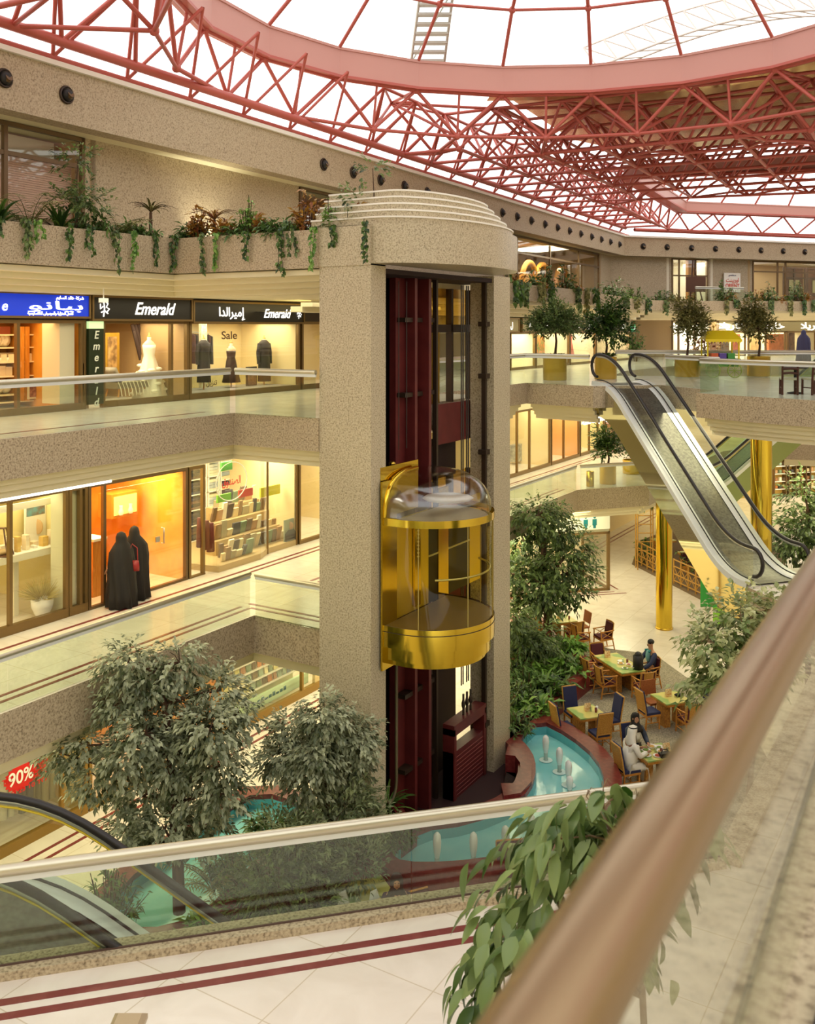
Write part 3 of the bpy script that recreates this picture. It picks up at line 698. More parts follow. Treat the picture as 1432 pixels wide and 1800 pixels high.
balustrade('angled glass balustrade on the first floor in front of the brass planters', P([(36.85,-14.24),(39.25,-12.27)]), Z1, Z1+RZ, .05)
# near balcony and camera-side rails
balustrade('long glass balustrade with champagne rail across the near balcony above the pool', [tuple(NA-NW*6), tuple(NA+NW*4.35), tuple(NE-NW*.05)], 4.64, 5.6, .062, 4.4, gm=glass('near_glass', (.80,.86,.78,1), .06))
balustrade('close-up thick bronze handrail slanting across the right corner', P([(-2.5,-.374),(22,-.80)]), 9.47, 10.4, .064, 3.0, rm=RAILB, gm=glass('corner_glass', (.88,.90,.84,1), .05), flat=False)
m = MB(); m.seg(UV(-3,-.37), UV(22,-.37), .012, 9.49, 9.515); struct(m.build('trim_gasket', BLACK))
m = MB(); m.seg(NA-NW*6-NN*.03, NE-NN*.03, .02, 4.64, 4.655); struct(m.build('trim_balcony_gasket', mat('gasket', S(84,62,54), .6)))
# ================================================================== ESCALATORS
def escalator(label, A, B, zt, zb, width=1.1, hr=.95, gm=GL, truss=None, skirt=WHITEM, flat=.9, line=None, name='escalator', drop=1.0):
    """A = top end of the inclined run (2-D), B = bottom end; flat landings added at both ends"""
    A = Vector(A); B = Vector(B); d = (B-A).normalized(); n = Vector((-d.y,d.x)); L = (B-A).length
    t = thing(name, label, 'escalator', (A.x,A.y,zt))
    O = Vector((A.x,A.y,zt))
    def pt(s, off_, dz):                           # s along the run (m), off_ sideways, dz above the step line
        q = A+d*s+n*off_; k = min(max(s/L,0),1); z = zt+(zb-zt)*k
        # ease the two knees
        return Vector((q.x,q.y,z+dz))-O
    S_ = [-flat,-.5,-.2]+[L*k/10 for k in range(11)]+[L+.2,L+.5,L+flat]
    def sm(s):
        e = .7
        if s < -e: return 0
        if s > L+e: return 1
        import bisect
        acc = 0; w = 0
        for j in range(-6,7):
            q = min(max((s+j*e/6)/L,0),1); acc += q; w += 1
        return acc/w
    SS = [-flat-.1]+[-flat+(L+2*flat)*k/40 for k in range(41)]+[L+flat+.1]
    def path(off_, dz): 
        out = []
        for s in SS: q = A+d*s+n*off_; out.append(Vector((q.x,q.y,zt+(zb-zt)*sm(s)+dz))-O)
        return out
    w = width/2
    # steps band
    m = MB(); L_ = path(-w,.02); R__ = path(w,.02)
    ns = len(L_)
    m.add(L_+R__, [[i,ns+i,ns+i+1,i+1] for i in range(ns-1)]); m.build('step_band', mat('step_metal', S(108,106,96), .4, .6, var=S(84,82,74), scale=14, stretch=(1,1,1)), t)
    for sgn in (-1,1):
        b = MB(); e0 = path(sgn*(w+.0),.04); e1 = path(sgn*(w+.34),.1); e2 = path(sgn*(w+.36),-.05)
        b.add(e0+e1+e2, [[i,ns+i,ns+i+1,i+1] for i in range(ns-1)]+[[ns+i,2*ns+i,2*ns+i+1,ns+i+1] for i in range(ns-1)]); sk_ = b.build('skirt_deck', skirt, t)
        b = MB(); s0 = path(sgn*(w+.135),.13); b.tube(s0,.018,5); b.build('skirt_groove', BLACK, sk_)
        g = MB(); a = path(sgn*(w+.14),.1); c = path(sgn*(w+.14),hr-.05); g.add(a+c, [[i,i+1,ns+i+1,ns+i] for i in range(ns-1)]); gs_ = g.build('glass_side', gm, t)
        if line:
            y = MB(); y.tube(path(sgn*(w+.14),hr-.12),.014,5); y.build('light_line', line, gs_)
        h = path(sgn*(w+.14),hr)
        for e,sg in ((0,-1),(-1,1)):
            q = h[e]; dd = Vector((d.x,d.y,0))*sg; r = hr*.38
            arc = [q+dd*(r*math.sin(math.pi*k/8))-Vector((0,0,r-r*math.cos(math.pi*k/8))) for k in range(1,9)]
            h = arc[::-1]+h if e == 0 else h+arc
        hm = MB(); hm.tube(h,.05,8); hb_ = hm.build('handrail', RUBBER, t)
        hm = MB(); hm.tube([p-Vector((0,0,.055)) for p in h[8:-8]],.038,6); hm.build('handrail_track', STEEL, hb_)
    # truss
    m = MB(); a = path(-w-.36,-.05); b = path(w+.36,-.05); c = path(-w-.36,-drop); e = path(w+.36,-drop)
    m.add(a+b+c+e, [[i,i+1,2*ns+i+1,2*ns+i] for i in range(ns-1)]+[[ns+i,3*ns+i,3*ns+i+1,ns+i+1] for i in range(ns-1)]+[[2*ns+i,2*ns+i+1,3*ns+i+1,3*ns+i] for i in range(ns-1)])
    m.add([a[0],b[0],e[0],c[0]],[[0,1,2,3]]); m.add([a[-1],b[-1],e[-1],c[-1]],[[0,1,2,3]])
    m.build('truss_cladding', truss or WHITEM, t)
    return t
MIRROR = mat('mirror_steel', S(208,206,188), .04, 1)
tA = Vector(UV(30.7,-10.4)); tB = Vector(UV(26.3,-5.2)); 
ESC_R = escalator('escalator with mirror-clad side descending from the second-floor bridge', tA+(tB-tA).normalized()*.6, tB-(tB-tA).normalized()*.4, Z2+.02, Z1+.02, 1.15, gm=glass('esc_glass', (.9,.93,.88,1), .05), truss=MIRROR, flat=.9)
YEL = mat('yellow_line', S(236,206,40), .4)
escalator('escalator with yellow edge lines dropping behind the second-floor bridge', (17.9,40.2), (12.0,38.9), Z2, Z1, 1.1, gm=glass('green_glass', (.62,.86,.56,1), .08), truss=mat('green_cladding', S(140,150,84), .3), line=YEL)
EN = Vector((-4.05,11.0)); 
ang = 35
EA = Vector((-4.35,10.95)); EB = EA+Vector((NW.x*math.cos(-.23)-NW.y*math.sin(-.23), NW.x*math.sin(-.23)+NW.y*math.cos(-.23)))*6.2
escalator('near escalator with black handrails descending below the left end of the balcony', EA, EB, ZB-.05, 0.0, 1.2, 1.04, gm=glass('esc_glass2', (.93,.95,.88,1), .05), line=YEL, flat=2.2, truss=mat('esc_truss', S(150,146,132), .4))
# ================================================================== SHOPS
VI = VS-.9                                            # where window displays stand
CREAMW = mat('shop_cream', S(236,214,160), .7); ORW = mat('shop_orange', S(226,150,50), .4, var=S(238,172,72), scale=2); BACKW = mat('shop_beige', S(222,198,150), .7)
FRAMEM = mat('shop_frame', S(132,106,66), .35, .6)
def room(n, u0, u1, z0, z1, depth=3.6, wm=CREAMW, fm=None, power=120, col=WARM2, lamp_v=.9):
    m = MB(); v0 = VS-.06; v1 = VS-depth
    m.prism(P([(u0,v1-.1),(u1,v1-.1),(u1,v1),(u0,v1)]), z0, z1); m.prism(P([(u0,v1),(u0+.08,v1),(u0+.08,v0),(u0,v0)]), z0, z1); m.prism(P([(u1-.08,v1),(u1,v1),(u1,v0),(u1-.08,v0)]), z0, z1)
    m.prism(P([(u0,v1),(u1,v1),(u1,v0),(u0,v0)]), z1, z1+.08)
    struct(m.build('wall_shop.%03d'%n, wm))
    if power: area('shop_lamp', UV((u0+u1)/2, VS-lamp_v, z1-.06), u1-u0-.3, power, col, (0,0,ANG_U), 1.2)
WN = [0]
def front(u0, u1, z0, z1, posts=(), trans=None, plinth=.15, gm=None, sign_h=0, v=VS, fm=None, head=.08):
    """one shop window: frame with sill, posts, and its panes"""
    WN[0] += 1; t = struct(thing('window_%d'%WN[0], 'shop window', 'window', (0,0,0)))
    m = MB(); m.prism(P([(u0,v-.06),(u1,v-.06),(u1,v+.06),(u0,v+.06)]), z0, z0+plinth); m.prism(P([(u0,v-.05),(u1,v-.05),(u1,v+.05),(u0,v+.05)]), z1-head, z1)
    for u in [u0+.04, u1-.04]+list(posts): m.prism(P([(u-.04,v-.05),(u+.04,v-.05),(u+.04,v+.05),(u-.04,v+.05)]), z0+plinth, z1-head)
    if trans: m.prism(P([(u0,v-.04),(u1,v-.04),(u1,v+.04),(u0,v+.04)]), trans-.05, trans+.05)
    m.build('frame', fm or FRAMEM, t)
    g = MB(); g.prism(P([(u0,v-.006),(u1,v-.006),(u1,v+.006),(u0,v+.006)]), z0+plinth, z1-head); g.build('pane', gm or GLS, t)
    return t
def boxat(m, u0, u1, v0, v1, z0, z1): m.prism(P([(u0,v0),(u1,v0),(u1,v1),(u0,v1)]), z0, z1)
def simple(name, label, cat, u0, u1, v0, v1, z0, z1, mt, group=None):
    m = MB(); boxat(m,u0,u1,v0,v1,z0,z1); return tag(m.build(name, mt), label, cat, group)
def sign(name, label, u0, u1, z0, z1, mt, texts, v=VS+.12, th=.1, border=FRAMEM, cat='sign'):
    t = thing(name, label, cat, (0,0,0)); m = MB(); boxat(m, u0, u1, v-th/2, v+th/2, z0, z1); m.build('panel', mt, t)
    if border:
        m = MB(); b = .05
        for a in ((u0-b,u1+b,z0-b,z0),(u0-b,u1+b,z1,z1+b),(u0-b,u0,z0,z1),(u1,u1+b,z0,z1)): boxat(m,a[0],a[1],v-th/2,v+th/2+.03,a[2],a[3])
        m.build('sign_frame', border, t)
    for (body,u,z,h,wd,mm,sh) in texts: text('lettering', body, UV(u,v+th/2+.012,z), h, mm, D_U, (0,0,1), t, width=wd, shear=sh)
    return t
LIT = mat('lit_letters', S(250,248,240), .5, emit=(1,.98,.93,1), estr=1.3)
BLUE = mat('blue_sign', S(16,56,196), .4, emit=S(12,50,200), estr=.55)
BLK = mat('black_sign', S(28,24,20), .35)
# Arabic in visual order
A_PIANO = 'ﻮﻧﺎﻴﺑ'; A_EMER = 'ﺍﺪﻟﺍﺮﻴﻣﺇ'
u_ = lambda x, v=VS: uat(x, v)
uA, uB, uC, uD = u_(148), u_(330), u_(525), u_(150)
sign('shop_sign', 'blue lit sign with white Arabic lettering above the gift shop', 8.5, uA-.02, 11.43, 11.9, BLUE, [(A_PIANO, u_(90), 11.65, .26, 1.45, LIT, 0), ('ﻢﻳﺎﺴﻟﺍ ﺪﻟﺎﺧ ﺔﻛﺮﺷ', u_(114), 11.84, .1, .75, LIT, 0), ('ﺔﻴﺴﻴﻜﺳﻼﻜﻟﺍ ﻰﻘﻴﺳﻮﻤﻟﺍﻭ ﺔﻴﻟﺰﻨﻤﻟﺍ ﻞﻤﻌﻠﻟ', u_(80), 11.49, .1, 1.2, LIT, 0), ('e', u_(-2), 11.63, .3, None, LIT, .2)])
sign('shop_sign', 'black sign reading Emerald in white script above the bridal window', uA+.12, uB-.06, 11.38, 11.88, BLK, [('Emerald', u_(262), 11.62, .42, 1.35, LIT, .35)])
sign('shop_sign', 'black sign with white Arabic and Latin script above the dark dresses', uB+.06, uC, 11.33, 11.83, BLK, [(A_EMER, u_(398), 11.58, .34, 1.05, LIT, 0), ('Emerald', u_(478), 11.56, .36, 1.25, LIT, .35)])
for x,zc_,k in ((174,11.63,1.0),(517,11.58,.75)):     # the shop's white figure emblem, drawn in strokes
    e = thing('shop_emblem', 'white stroke-drawn figure emblem on the black sign, '+('beside the camera rod' if x < 300 else 'at its right end next to the tower'), 'emblem'); m = MB()
    for st in (((-.1,.17),(-.02,.12),(0,.0),(-.03,-.2)),((-.12,.1),(-.12,-.02),(-.04,.04)),((.02,.16),(.1,.1),(.05,.02),(.14,-.02),(.06,-.1)),((-.1,-.1),(0,-.06),(.1,-.13)),((-.06,.2),(-.04,.15))):
        m.tube([UV(u_(x)+dx*k,VS+.19,zc_+dz*k) for dx,dz in st], .016*k, 5)
    m.build('strokes', LIT, e)
m = MB(); boxat(m, -2, 30, VS-.2, VS+.02, 11.28, 12.0); struct(m.build('wall_fascia_second', DARKB))
vsg = thing('shop_sign', 'tall green-black panel reading Emerald downwards beside the bridal window', 'sign')
m = MB(); boxat(m, u_(151), u_(177), VS+.02, VS+.1, Z2+.1, 11.15); m.build('panel', mat('dark_green', S(34,44,22), .4), vsg)
m = MB(); boxat(m, u_(151), u_(177), VS+.02, VS+.1, 11.15, 11.32); m.build('lit_head', mat('lit_green', S(200,226,170), .5, emit=S(190,226,160), estr=.8), vsg)
for k,ch in enumerate('Emerald'): text('lettering', ch, UV(u_(163), VS+.115, 11.0-.26*k), .26, mat('pale_letters', S(226,230,212), .5), D_U, (0,0,1), vsg, shear=.2)
# rooms on the second floor
ZT2 = 11.35
room(0, 6, uA, Z2, ZT2, 2.4, ORW, power=130, col=(1,.72,.32)); room(1, uA+.1, uB, Z2, ZT2, 3.0, mat('shop_tan', S(176,140,92), .7), power=90); room(2, uB+.02, uC, Z2, ZT2, 2.2, CREAMW, power=110); room(3, uC+.05, 29.5, Z2, ZT2, 3, BACKW, power=60)
front(6, uA, Z2, ZT2, (u_(30), u_(143))); front(u_(178), uB, Z2, ZT2, (u_(300),)); front(uB+.02, uC, Z2, ZT2, ()); front(uC+.1, 29.5, Z2, ZT2, ())
# gift shop: pillar, shelves, goods
simple('column', 'white plastered column beside the gift shop shelves', 'column', u_(110), u_(136), VS-.7, VS-.1, Z2+.15, ZT2-.02, mat('plaster_col', S(232,222,200), .7))['kind'] = 'structure'
cab = thing('display_cabinet', 'orange wooden display cabinet with lit shelves in the gift shop', 'cabinet')
va = -19.6; g0, g1 = u_(-60,va), u_(103,va)
m = MB(); boxat(m, g0, g1, va-.5, va-.45, Z2+.15, 11.2); m.build('back_panel', ORW, cab)
m = MB()
for x in (-60,-20,33,42,101): boxat(m, u_(x,va), u_(x,va)+.12, va-.45, va+.05, Z2+.15, 11.2)
m.build('uprights', WOOD, cab)
shz = [Z2+.15, 9.62, 10.05, 10.38, 10.72, 11.02]
for z in shz: m = MB(); boxat(m, g0, g1, va-.45, va+.03, z-.03, z); m.build('shelf', mat('shelf_white', S(240,226,196), .4), cab)
PORC = mat('porcelain', S(250,246,238), .25); GILT = mat('gift_box', S(236,220,190), .4); BRN = mat('brown_box', S(150,70,36), .5)
proto = {}
def goods(kind):
    if kind == 'plate':
        m = MB(); m.lathe([(.02,0),(.1,.012),(.16,.035),(.165,.03),(.1,0)], n=16); rt = Matrix.Rotation(math.radians(78),3,'X'); m.v = [tuple(rt@Vector(p)+Vector((0,0,.165))) for p in m.v]; return m, PORC
    m = MB()
    if kind == 'cup': m.lathe([(.03,0),(.05,.02),(.055,.09),(.05,.09),(.04,.02)], n=12)
    if kind == 'box': m.box((0,0,.08),(.13,.1,.16))
    if kind == 'case': m.box((0,0,.14),(.16,.12,.28)); m.box((0,.0,.285),(.17,.13,.02))
    return m, {'cup':PORC,'box':GILT,'case':BRN}[kind]
cnt = {'plate':('white round plate propped on the lit gift shop shelves','plate'),'cup':('small white cup on the lit gift shop shelves','cup'),'box':('small cream gift box on the lit gift shop shelves','box'),'case':('upright brown and white gift case at the top of the gift shop shelves','box')}
def place(kind, u, v, z, sc=1, rz=None):
    rz = ANG_U+R_.uniform(-.3,.3) if rz is None else rz
    if kind not in proto:
        m, mt = goods(kind); o = m.build(kind if kind != 'case' else 'gift_case', mt); tag(o, cnt[kind][0], cnt[kind][1], kind+'s on the gift shop shelves'); proto[kind] = o
    else: o = proto[kind].copy(); COL.objects.link(o)
    o.location = UV(u,v,z); o.rotation_euler = (0,0,rz+math.pi); o.scale = (sc,)*3; return o
for (x0,x1) in ((-14,30),(47,98)):
    a, b = u_(x0,va)+.12, u_(x1,va)-.04; n = 5
    for k in range(n):
        u = a+(b-a)*(k+.3)/n
        place('case', u, va-.2, shz[5]-.0+.0, .62, ANG_U) if True else 0
        place('plate', u, va-.2, shz[4], R_.uniform(.75,1.0)); place('cup' if k%2 else 'box', u, va-.1, shz[3], 1.1); place('box', u+.08, va-.25, shz[3], 1.3)
        place('box', u, va-.2, shz[2], R_.uniform(.9,1.5)); 
        if k%2 == 0: place('plate', u, va-.2, shz[1], .9)
for x in (55, 82): 
    p = onv(x, 692, va-.1); fr = thing('picture_frame', 'white framed picture low in the gift shop, '+('nearer the column' if x > 60 else 'farther from the column'), 'picture', UV(u_(x,va),va+.1,Z2+.18), ANG_U)
    m = MB(); m.box((0,0,.22),(.36,.03,.44)); m.build('frame', WHITE, fr); m = MB(); m.box((0,-.02,.22),(.27,.01,.34)); m.build('print', mat('print_red', S(196,140,124), .6, var=S(120,60,60), scale=12), fr)
SPOTM = mat('spot_glow', S(255,240,200), .4, emit=(1,.8,.45,1), estr=9)
for k,y in enumerate((620,646,670,696)):
    p = onv(92, y, va+.1); m = MB(); m.ell(p,(.03,.03,.03),10,6); tag(m.build('spotlight', SPOTM), 'tiny glowing spotlight on the gift shelves, %s from top'%['first','second','third','fourth'][k], 'spotlight', 'gift shelf spotlights')
# bridal window
def mannequin(label, x, py_top, py_bot, kind, dm, v=VI, sk=None):
    b = onv(x, py_bot, v); t_ = onv(x, py_top, v); H = t_.z-b.z; k = H/1.62
    t = thing('mannequin', label, 'mannequin', (b.x,b.y,b.z), ANG_U)
    m = MB(); m.lathe([(.17,0),(.17,.015),(.02,.03),(.018,.75)], n=14); m.build('stand', WOOD, t)
    SKN = sk or mat('mannequin_cream', S(226,200,164), .6)
    m = MB(); prof = [(.13,.85,.1),(.17,.95,.12),(.135,1.1,.1),(.16,1.25,.12),(.19,1.38,.1),(.10,1.45,.07),(.05,1.48,.05),(.05,1.56,.05)]
    m.loft([[(rx*math.cos(a*.5236), ry*math.sin(a*.5236), z) for a in range(12)] for rx,z,ry in prof]); m.build('torso', SKN, t)
    m = MB(); m.lathe([(.05,1.56),(.055,1.575),(.02,1.6),(.018,1.66),(.0,1.67)], n=12); m.build('neck_finial', WOOD, t)
    m = MB()
    def ring(rx, ry, z, wob=0, ph=0, n=28): return [((rx+wob*math.sin(a*2*math.pi/n*7+ph))*math.cos(a*2*math.pi/n), (ry+wob*math.sin(a*2*math.pi/n*7+ph))*math.sin(a*2*math.pi/n), z) for a in range(n)]
    if kind == 'gown':
        m.loft([ring(.44,.40,.02,.05),ring(.38,.36,.25,.05,1),ring(.30,.28,.5,.04,2),ring(.24,.22,.75,.02,.5),ring(.19,.16,.95,.008),ring(.148,.115,1.1),ring(.175,.135,1.26),ring(.2,.12,1.36)])
        rr = random.Random(3)
        for k2 in range(26): 
            z = .1+.03*k2; a = k2*1.1; r = .42-.25*z; m.ell((r*math.cos(a), r*math.sin(a)*.9, z),(.12,.1,.05),8,5)
    elif kind == 'dress':
        m.loft([ring(.30,.26,.32,.03),ring(.26,.22,.55,.02,1),ring(.2,.17,.8,.01),ring(.18,.14,.98),ring(.145,.11,1.1),ring(.17,.13,1.26),ring(.185,.12,1.32)])
        for s in (-1,1): m.tube([(s*.13,-.05,1.32),(s*.14,0,1.42),(s*.13,.05,1.32)],.018,6)
    else:
        m.loft([ring(.23,.17,.3,.01),ring(.22,.16,.6,.008,1),ring(.2,.15,.95),ring(.18,.14,1.12),ring(.2,.15,1.3),ring(.23,.13,1.42),ring(.12,.09,1.5),ring(.07,.06,1.53)])
    m.build('gown' if kind != 'coat' else 'coat', dm, t)
    if kind == 'coat':
        for s in (-1,1): a = MB(); a.tube([(s*.2,0,1.42),(s*.27,0,1.15),(s*.27,-.02,.82)],[.065,.06,.05],8); a.build('sleeve', dm, t)
    t.scale = (k,k,k); return t
IVORY = mat('ivory_satin', S(246,236,212), .45); DKDR = mat('dark_velvet', S(36,26,24), .7); BRDR = mat('brown_dress', S(66,40,30), .6); 
mannequin('mannequin in a ruffled ivory bridal gown in the window', 262, 588, 702, 'gown', IVORY)
mannequin('mannequin in a long black gown with pale collar in the right window', 358, 592, 690, 'coat', DKDR)
mannequin('mannequin in a flared brown strap dress under the Sale lettering', 406, 600, 690, 'dress', BRDR)
mannequin('mannequin in a straight dark coat, rightmost in the window', 464, 592, 688, 'coat', mat('dark_coat', S(40,30,26), .7))
dr = MB()
for k in range(12):
    a = onv(232+k*5.5, 570, VI-.8); b = onv(262+k*3.2 if k < 9 else 240+k*5.0, 692, VI-.8); dr.tube([a, a.lerp(b,.5)+Vector((.03,0,-.02)), b], [.05,.075,.07], 7)
tag(dr.build('curtain', mat('taupe_drape', S(74,54,46), .8)), 'dark gathered drape hanging behind the ivory bridal gown', 'curtain')
pf = thing('picture_frame', 'gold framed painting behind the chaise in the bridal window', 'picture'); a = onv(184,585,VI-.9); b = onv(210,662,VI-.9)
def plate_uv(m, pa, pb, v0, th): 
    ua = toUV(pa.x,pa.y)[0]; ub = toUV(pb.x,pb.y)[0]; boxat(m, ua, ub, v0, v0+th, min(pa.z,pb.z), max(pa.z,pb.z))
m = MB(); plate_uv(m, a, b, VI-.95, .05); m.build('frame', mat('gilt', S(206,160,56), .35, .6), pf)
m = MB(); plate_uv(m, a+Vector((.05,.08,-.1)), b+Vector((-.05,-.08,.1)), VI-.91, .02); m.build('canvas', mat('canvas_brown', S(120,84,44), .6, var=S(196,150,90), scale=7), pf)
pf = thing('picture_frame', 'small gold framed notice hanging on the drape', 'picture'); a = onv(276,578,VI-.4); b = onv(290,588,VI-.4)
m = MB(); plate_uv(m,a,b,VI-.42,.03); m.build('frame', MATS['gilt'], pf); m = MB(); plate_uv(m,a.lerp(b,.2),a.lerp(b,.8),VI-.4,.02); m.build('notice', mat('notice', S(120,80,30), .6), pf)
ch = thing('chaise', 'pale grey draped chaise longue in the bridal window', 'sofa', UV(u_(222,VI),VI,Z2+.15), ANG_U)
m = MB(); m.box((0,0,.28),(1.0,.5,.16)); m.build('seat', mat('grey_velvet', S(150,136,112), .7), ch)
m = MB(); m.loft([[(-.55+.0*z,y*.25,zz) for y,zz in ((-1,.3),(1,.3),(1,.36),(-1,.36))],[(-.62,y*.25,zz) if True else 0 for y,zz in ((-1,.5),(1,.5),(1,.72),(-1,.72))]] if False else [[(-.35,-.25,.34),(-.35,.25,.34),(-.35,.25,.4),(-.35,-.25,.4)],[(-.62,-.25,.62),(-.62,.25,.62),(-.55,.25,.74),(-.55,-.25,.74)]]); m.build('headrest', MATS['grey_velvet'], ch)
for sx in (-.42,.42):
    for sy in (-.2,.2): m = MB(); m.tube([(sx,sy,.2),(sx*1.1,sy*1.1,0)],.022,6); m.build('leg', WOOD, ch)
v_ = MB()
for k in range(9): v_.tube([(-.5+.12*k,-.26,.38),(-.5+.12*k+.05,-.3,.2),(-.45+.12*k,-.34,.02)],.012,5)
v_.build('veil_fringe', IVORY, ch)
rk = thing('display_stand', 'white tiered stand of accessories at the edge of the bridal window', 'stand'); p0 = onv(313,690,VI); uu = u_(313,VI)
m = MB(); boxat(m, uu-.2, uu+.2, VI-.3, VI-.26, Z2+.15, 11.2); m.build('back_panel', WHITE, rk)
for k in range(5): m = MB(); boxat(m, uu-.2, uu+.2, VI-.28, VI, Z2+.3+.33*k, Z2+.32+.33*k); m.build('shelf', mat('glass_shelf', S(214,226,214), .2), rk)
for k in range(5):
    for q in (-.1,.08): m = MB(); m.ell(UV(uu+q,VI-.12,Z2+.4+.33*k),(.07,.06,.08),8,6); tag(m.build('purse', [IVORY, mat('purse_red', S(196,70,50), .5), mat('purse_tan', S(190,170,140), .5)][(k+int(q>0))%3]), 'small rounded evening purse on the white tiered stand', 'purse', 'evening purses on the white stand')
hg = MB(); a = onv(288,605,VI-.2); hg.tube([onv(276,617,VI-.2),a,onv(304,619,VI-.2)],.012,6); hg.tube([a,a+Vector((0,0,.12))],.008,5); tag(hg.build('hanger', WOOD),'wooden clothes hanger hanging beside the ivory gown','hanger')
vp = thing('flower_vase', 'dark vase of yellow flowers at the foot of the ivory gown', 'vase', UV(u_(291,VI),VI+.1,Z2+.15)); m = MB(); m.lathe([(.06,0),(.1,.1),(.08,.22),(.05,.26)],n=12); m.build('vase', DARKB, vp)
m = MB()
for k in range(14): m.ell((R_.uniform(-.14,.14),R_.uniform(-.14,.14),.3+R_.uniform(0,.12)),(.045,.045,.04),7,5)
m.build('flowers', mat('yellow_flower', S(220,180,70), .6), vp)
# right-hand window
text('x','x',(0,0,-50),.1,BLACK,D_U,(0,0,1),None) if False else None
sl = thing('window_lettering', 'black Sale lettering on the dress shop pane', 'lettering'); text('lettering', 'Sale', onv(403,590,VS+.02), .3, mat('brown_letters', S(84,52,30), .6), D_U, (0,0,1), sl, .004, width=.62)
text('lettering', 'ﻞﻳﺰﻨﺗ', onv(372,673,VS+.02), .2, MATS['brown_letters'], D_U, (0,0,1), sl, .004, width=.4)
rl = thing('clothes_rail', 'rail of hanging garments at the left of the dark dress window', 'clothes rail'); a = onv(331,583,VI-.8); b = onv(366,586,VI-.8)
m = MB(); m.tube([a,b],.014,6); m.build('rail', STEEL, rl)
m = MB()
for q in (a,b): m.tube([q,Vector((q.x,q.y,Z2+.1))],.014,6)
m.build('uprights', STEEL, rl)
gm_ = [mat('garment_%d'%i, S(*c), .8) for i,c in enumerate(((70,36,34),(44,38,40),(110,84,60),(60,30,40),(90,70,58),(36,32,34)))]
for k in range(8):
    q = a.lerp(b,(k+.5)/8); m = MB(); m.loft([[(q.x+w*dx*.5, q.y+w*dy*.5, q.z-dz) for dx,dy in ((UY*1+UX*.1,-UX+UY*.1),(UY-UX*.1,-UX-UY*.1),(-UY-UX*.1,UX-UY*.1),(-UY+UX*.1,UX+UY*.1))] for dz,w in ((.04,.1),(.1,.42),(.9,.46))], False); tag(m.build('garment', gm_[k%6]), 'dark garment hanging on the rail in the dress shop window', 'garment', 'garments on the rail')
simple('mirror_pilaster', 'white patterned pilaster behind the Sale lettering', 'pilaster', u_(377,VI), u_(387,VI), VI-.6, VI-.5, Z2+.15, ZT2-.05, mat('ivory_pattern', S(236,226,196), .5, var=S(206,186,140), scale=14))
pp = thing('poster', 'dark portrait poster standing between two mannequins', 'poster'); m = MB(); boxat(m, u_(427,VI), u_(445,VI), VI+.1, VI+.14, Z2+.16, Z2+.72); m.build('board', DARKB, pp); m = MB(); boxat(m, u_(429,VI), u_(443,VI), VI+.14, VI+.145, Z2+.2, Z2+.68); m.build('print', mat('portrait', S(70,52,40), .6, var=S(196,150,110), scale=4), pp)
m = MB(); boxat(m, uB+.1, uC-.1, VS-1.6, VS-.1, Z2+.0, Z2+.15); struct(m.build('trim_display_step', mat('grey_step', S(150,140,140), .6)))
cam_ = thing('security_camera', 'small white camera on a drop rod below the second-floor soffit', 'camera'); q = onv(182,528,VS+.8)
m = MB(); m.box(q,(.24,.1,.1),ANG_U+.3); m.build('housing', WHITE, cam_); m = MB(); m.tube([q,q+Vector((0,0,.35))],.015,6); m.build('rod', WHITE, cam_)
# ------------------------------------------------------------------ first floor, left
ZT1 = 7.55
m = MB(); boxat(m, -2, 36, VS-.3, VS, ZT1, 8.6); struct(m.build('wall_fascia_first', CREAM))
m = MB(); boxat(m, -2, 24, VS-1.2, VS-.02, 2.2, 3.8); struct(m.build('wall_fascia_ground', CREAM))
LTUBE = mat('lit_tube', S(250,250,240), .5, emit=(1,.97,.9,1), estr=2.2)
lt = MB(); boxat(lt, 4, uat(190,VS), VS+.02, VS+.12, ZT1-.02, ZT1+.07); tag(lt.build('light_strip', LTUBE), 'white fluorescent light strip above the jewellery shop window', 'light')
uE, uF, uG = u_(118), u_(152), u_(328)
room(4, 4, uF, Z1, ZT1, 3.4, mat('jewel_cream', S(240,222,160), .6), power=170, col=(1,.9,.6)); room(5, uF+.02, uG, Z1, ZT1, 3.0, ORW, power=170, col=(1,.8,.42)); room(6, uG+.05, u_(523), Z1, ZT1, 3.4, CREAMW, power=200); room(7, u_(523)+.04, u_(640), Z1, ZT1, 3, CREAMW, power=90)
front(4, uE, Z1, ZT1, (u_(17),), plinth=.2); front(uE+.02, uF, Z1, ZT1, (u_(140),), plinth=.2)
simple('column', 'pale column between jewellery window and orange shop', 'column', u_(120), u_(146), VS-.6, VS-.1, Z1, ZT1, mat('pale_green_col', S(214,210,176), .6))['kind'] = 'structure'
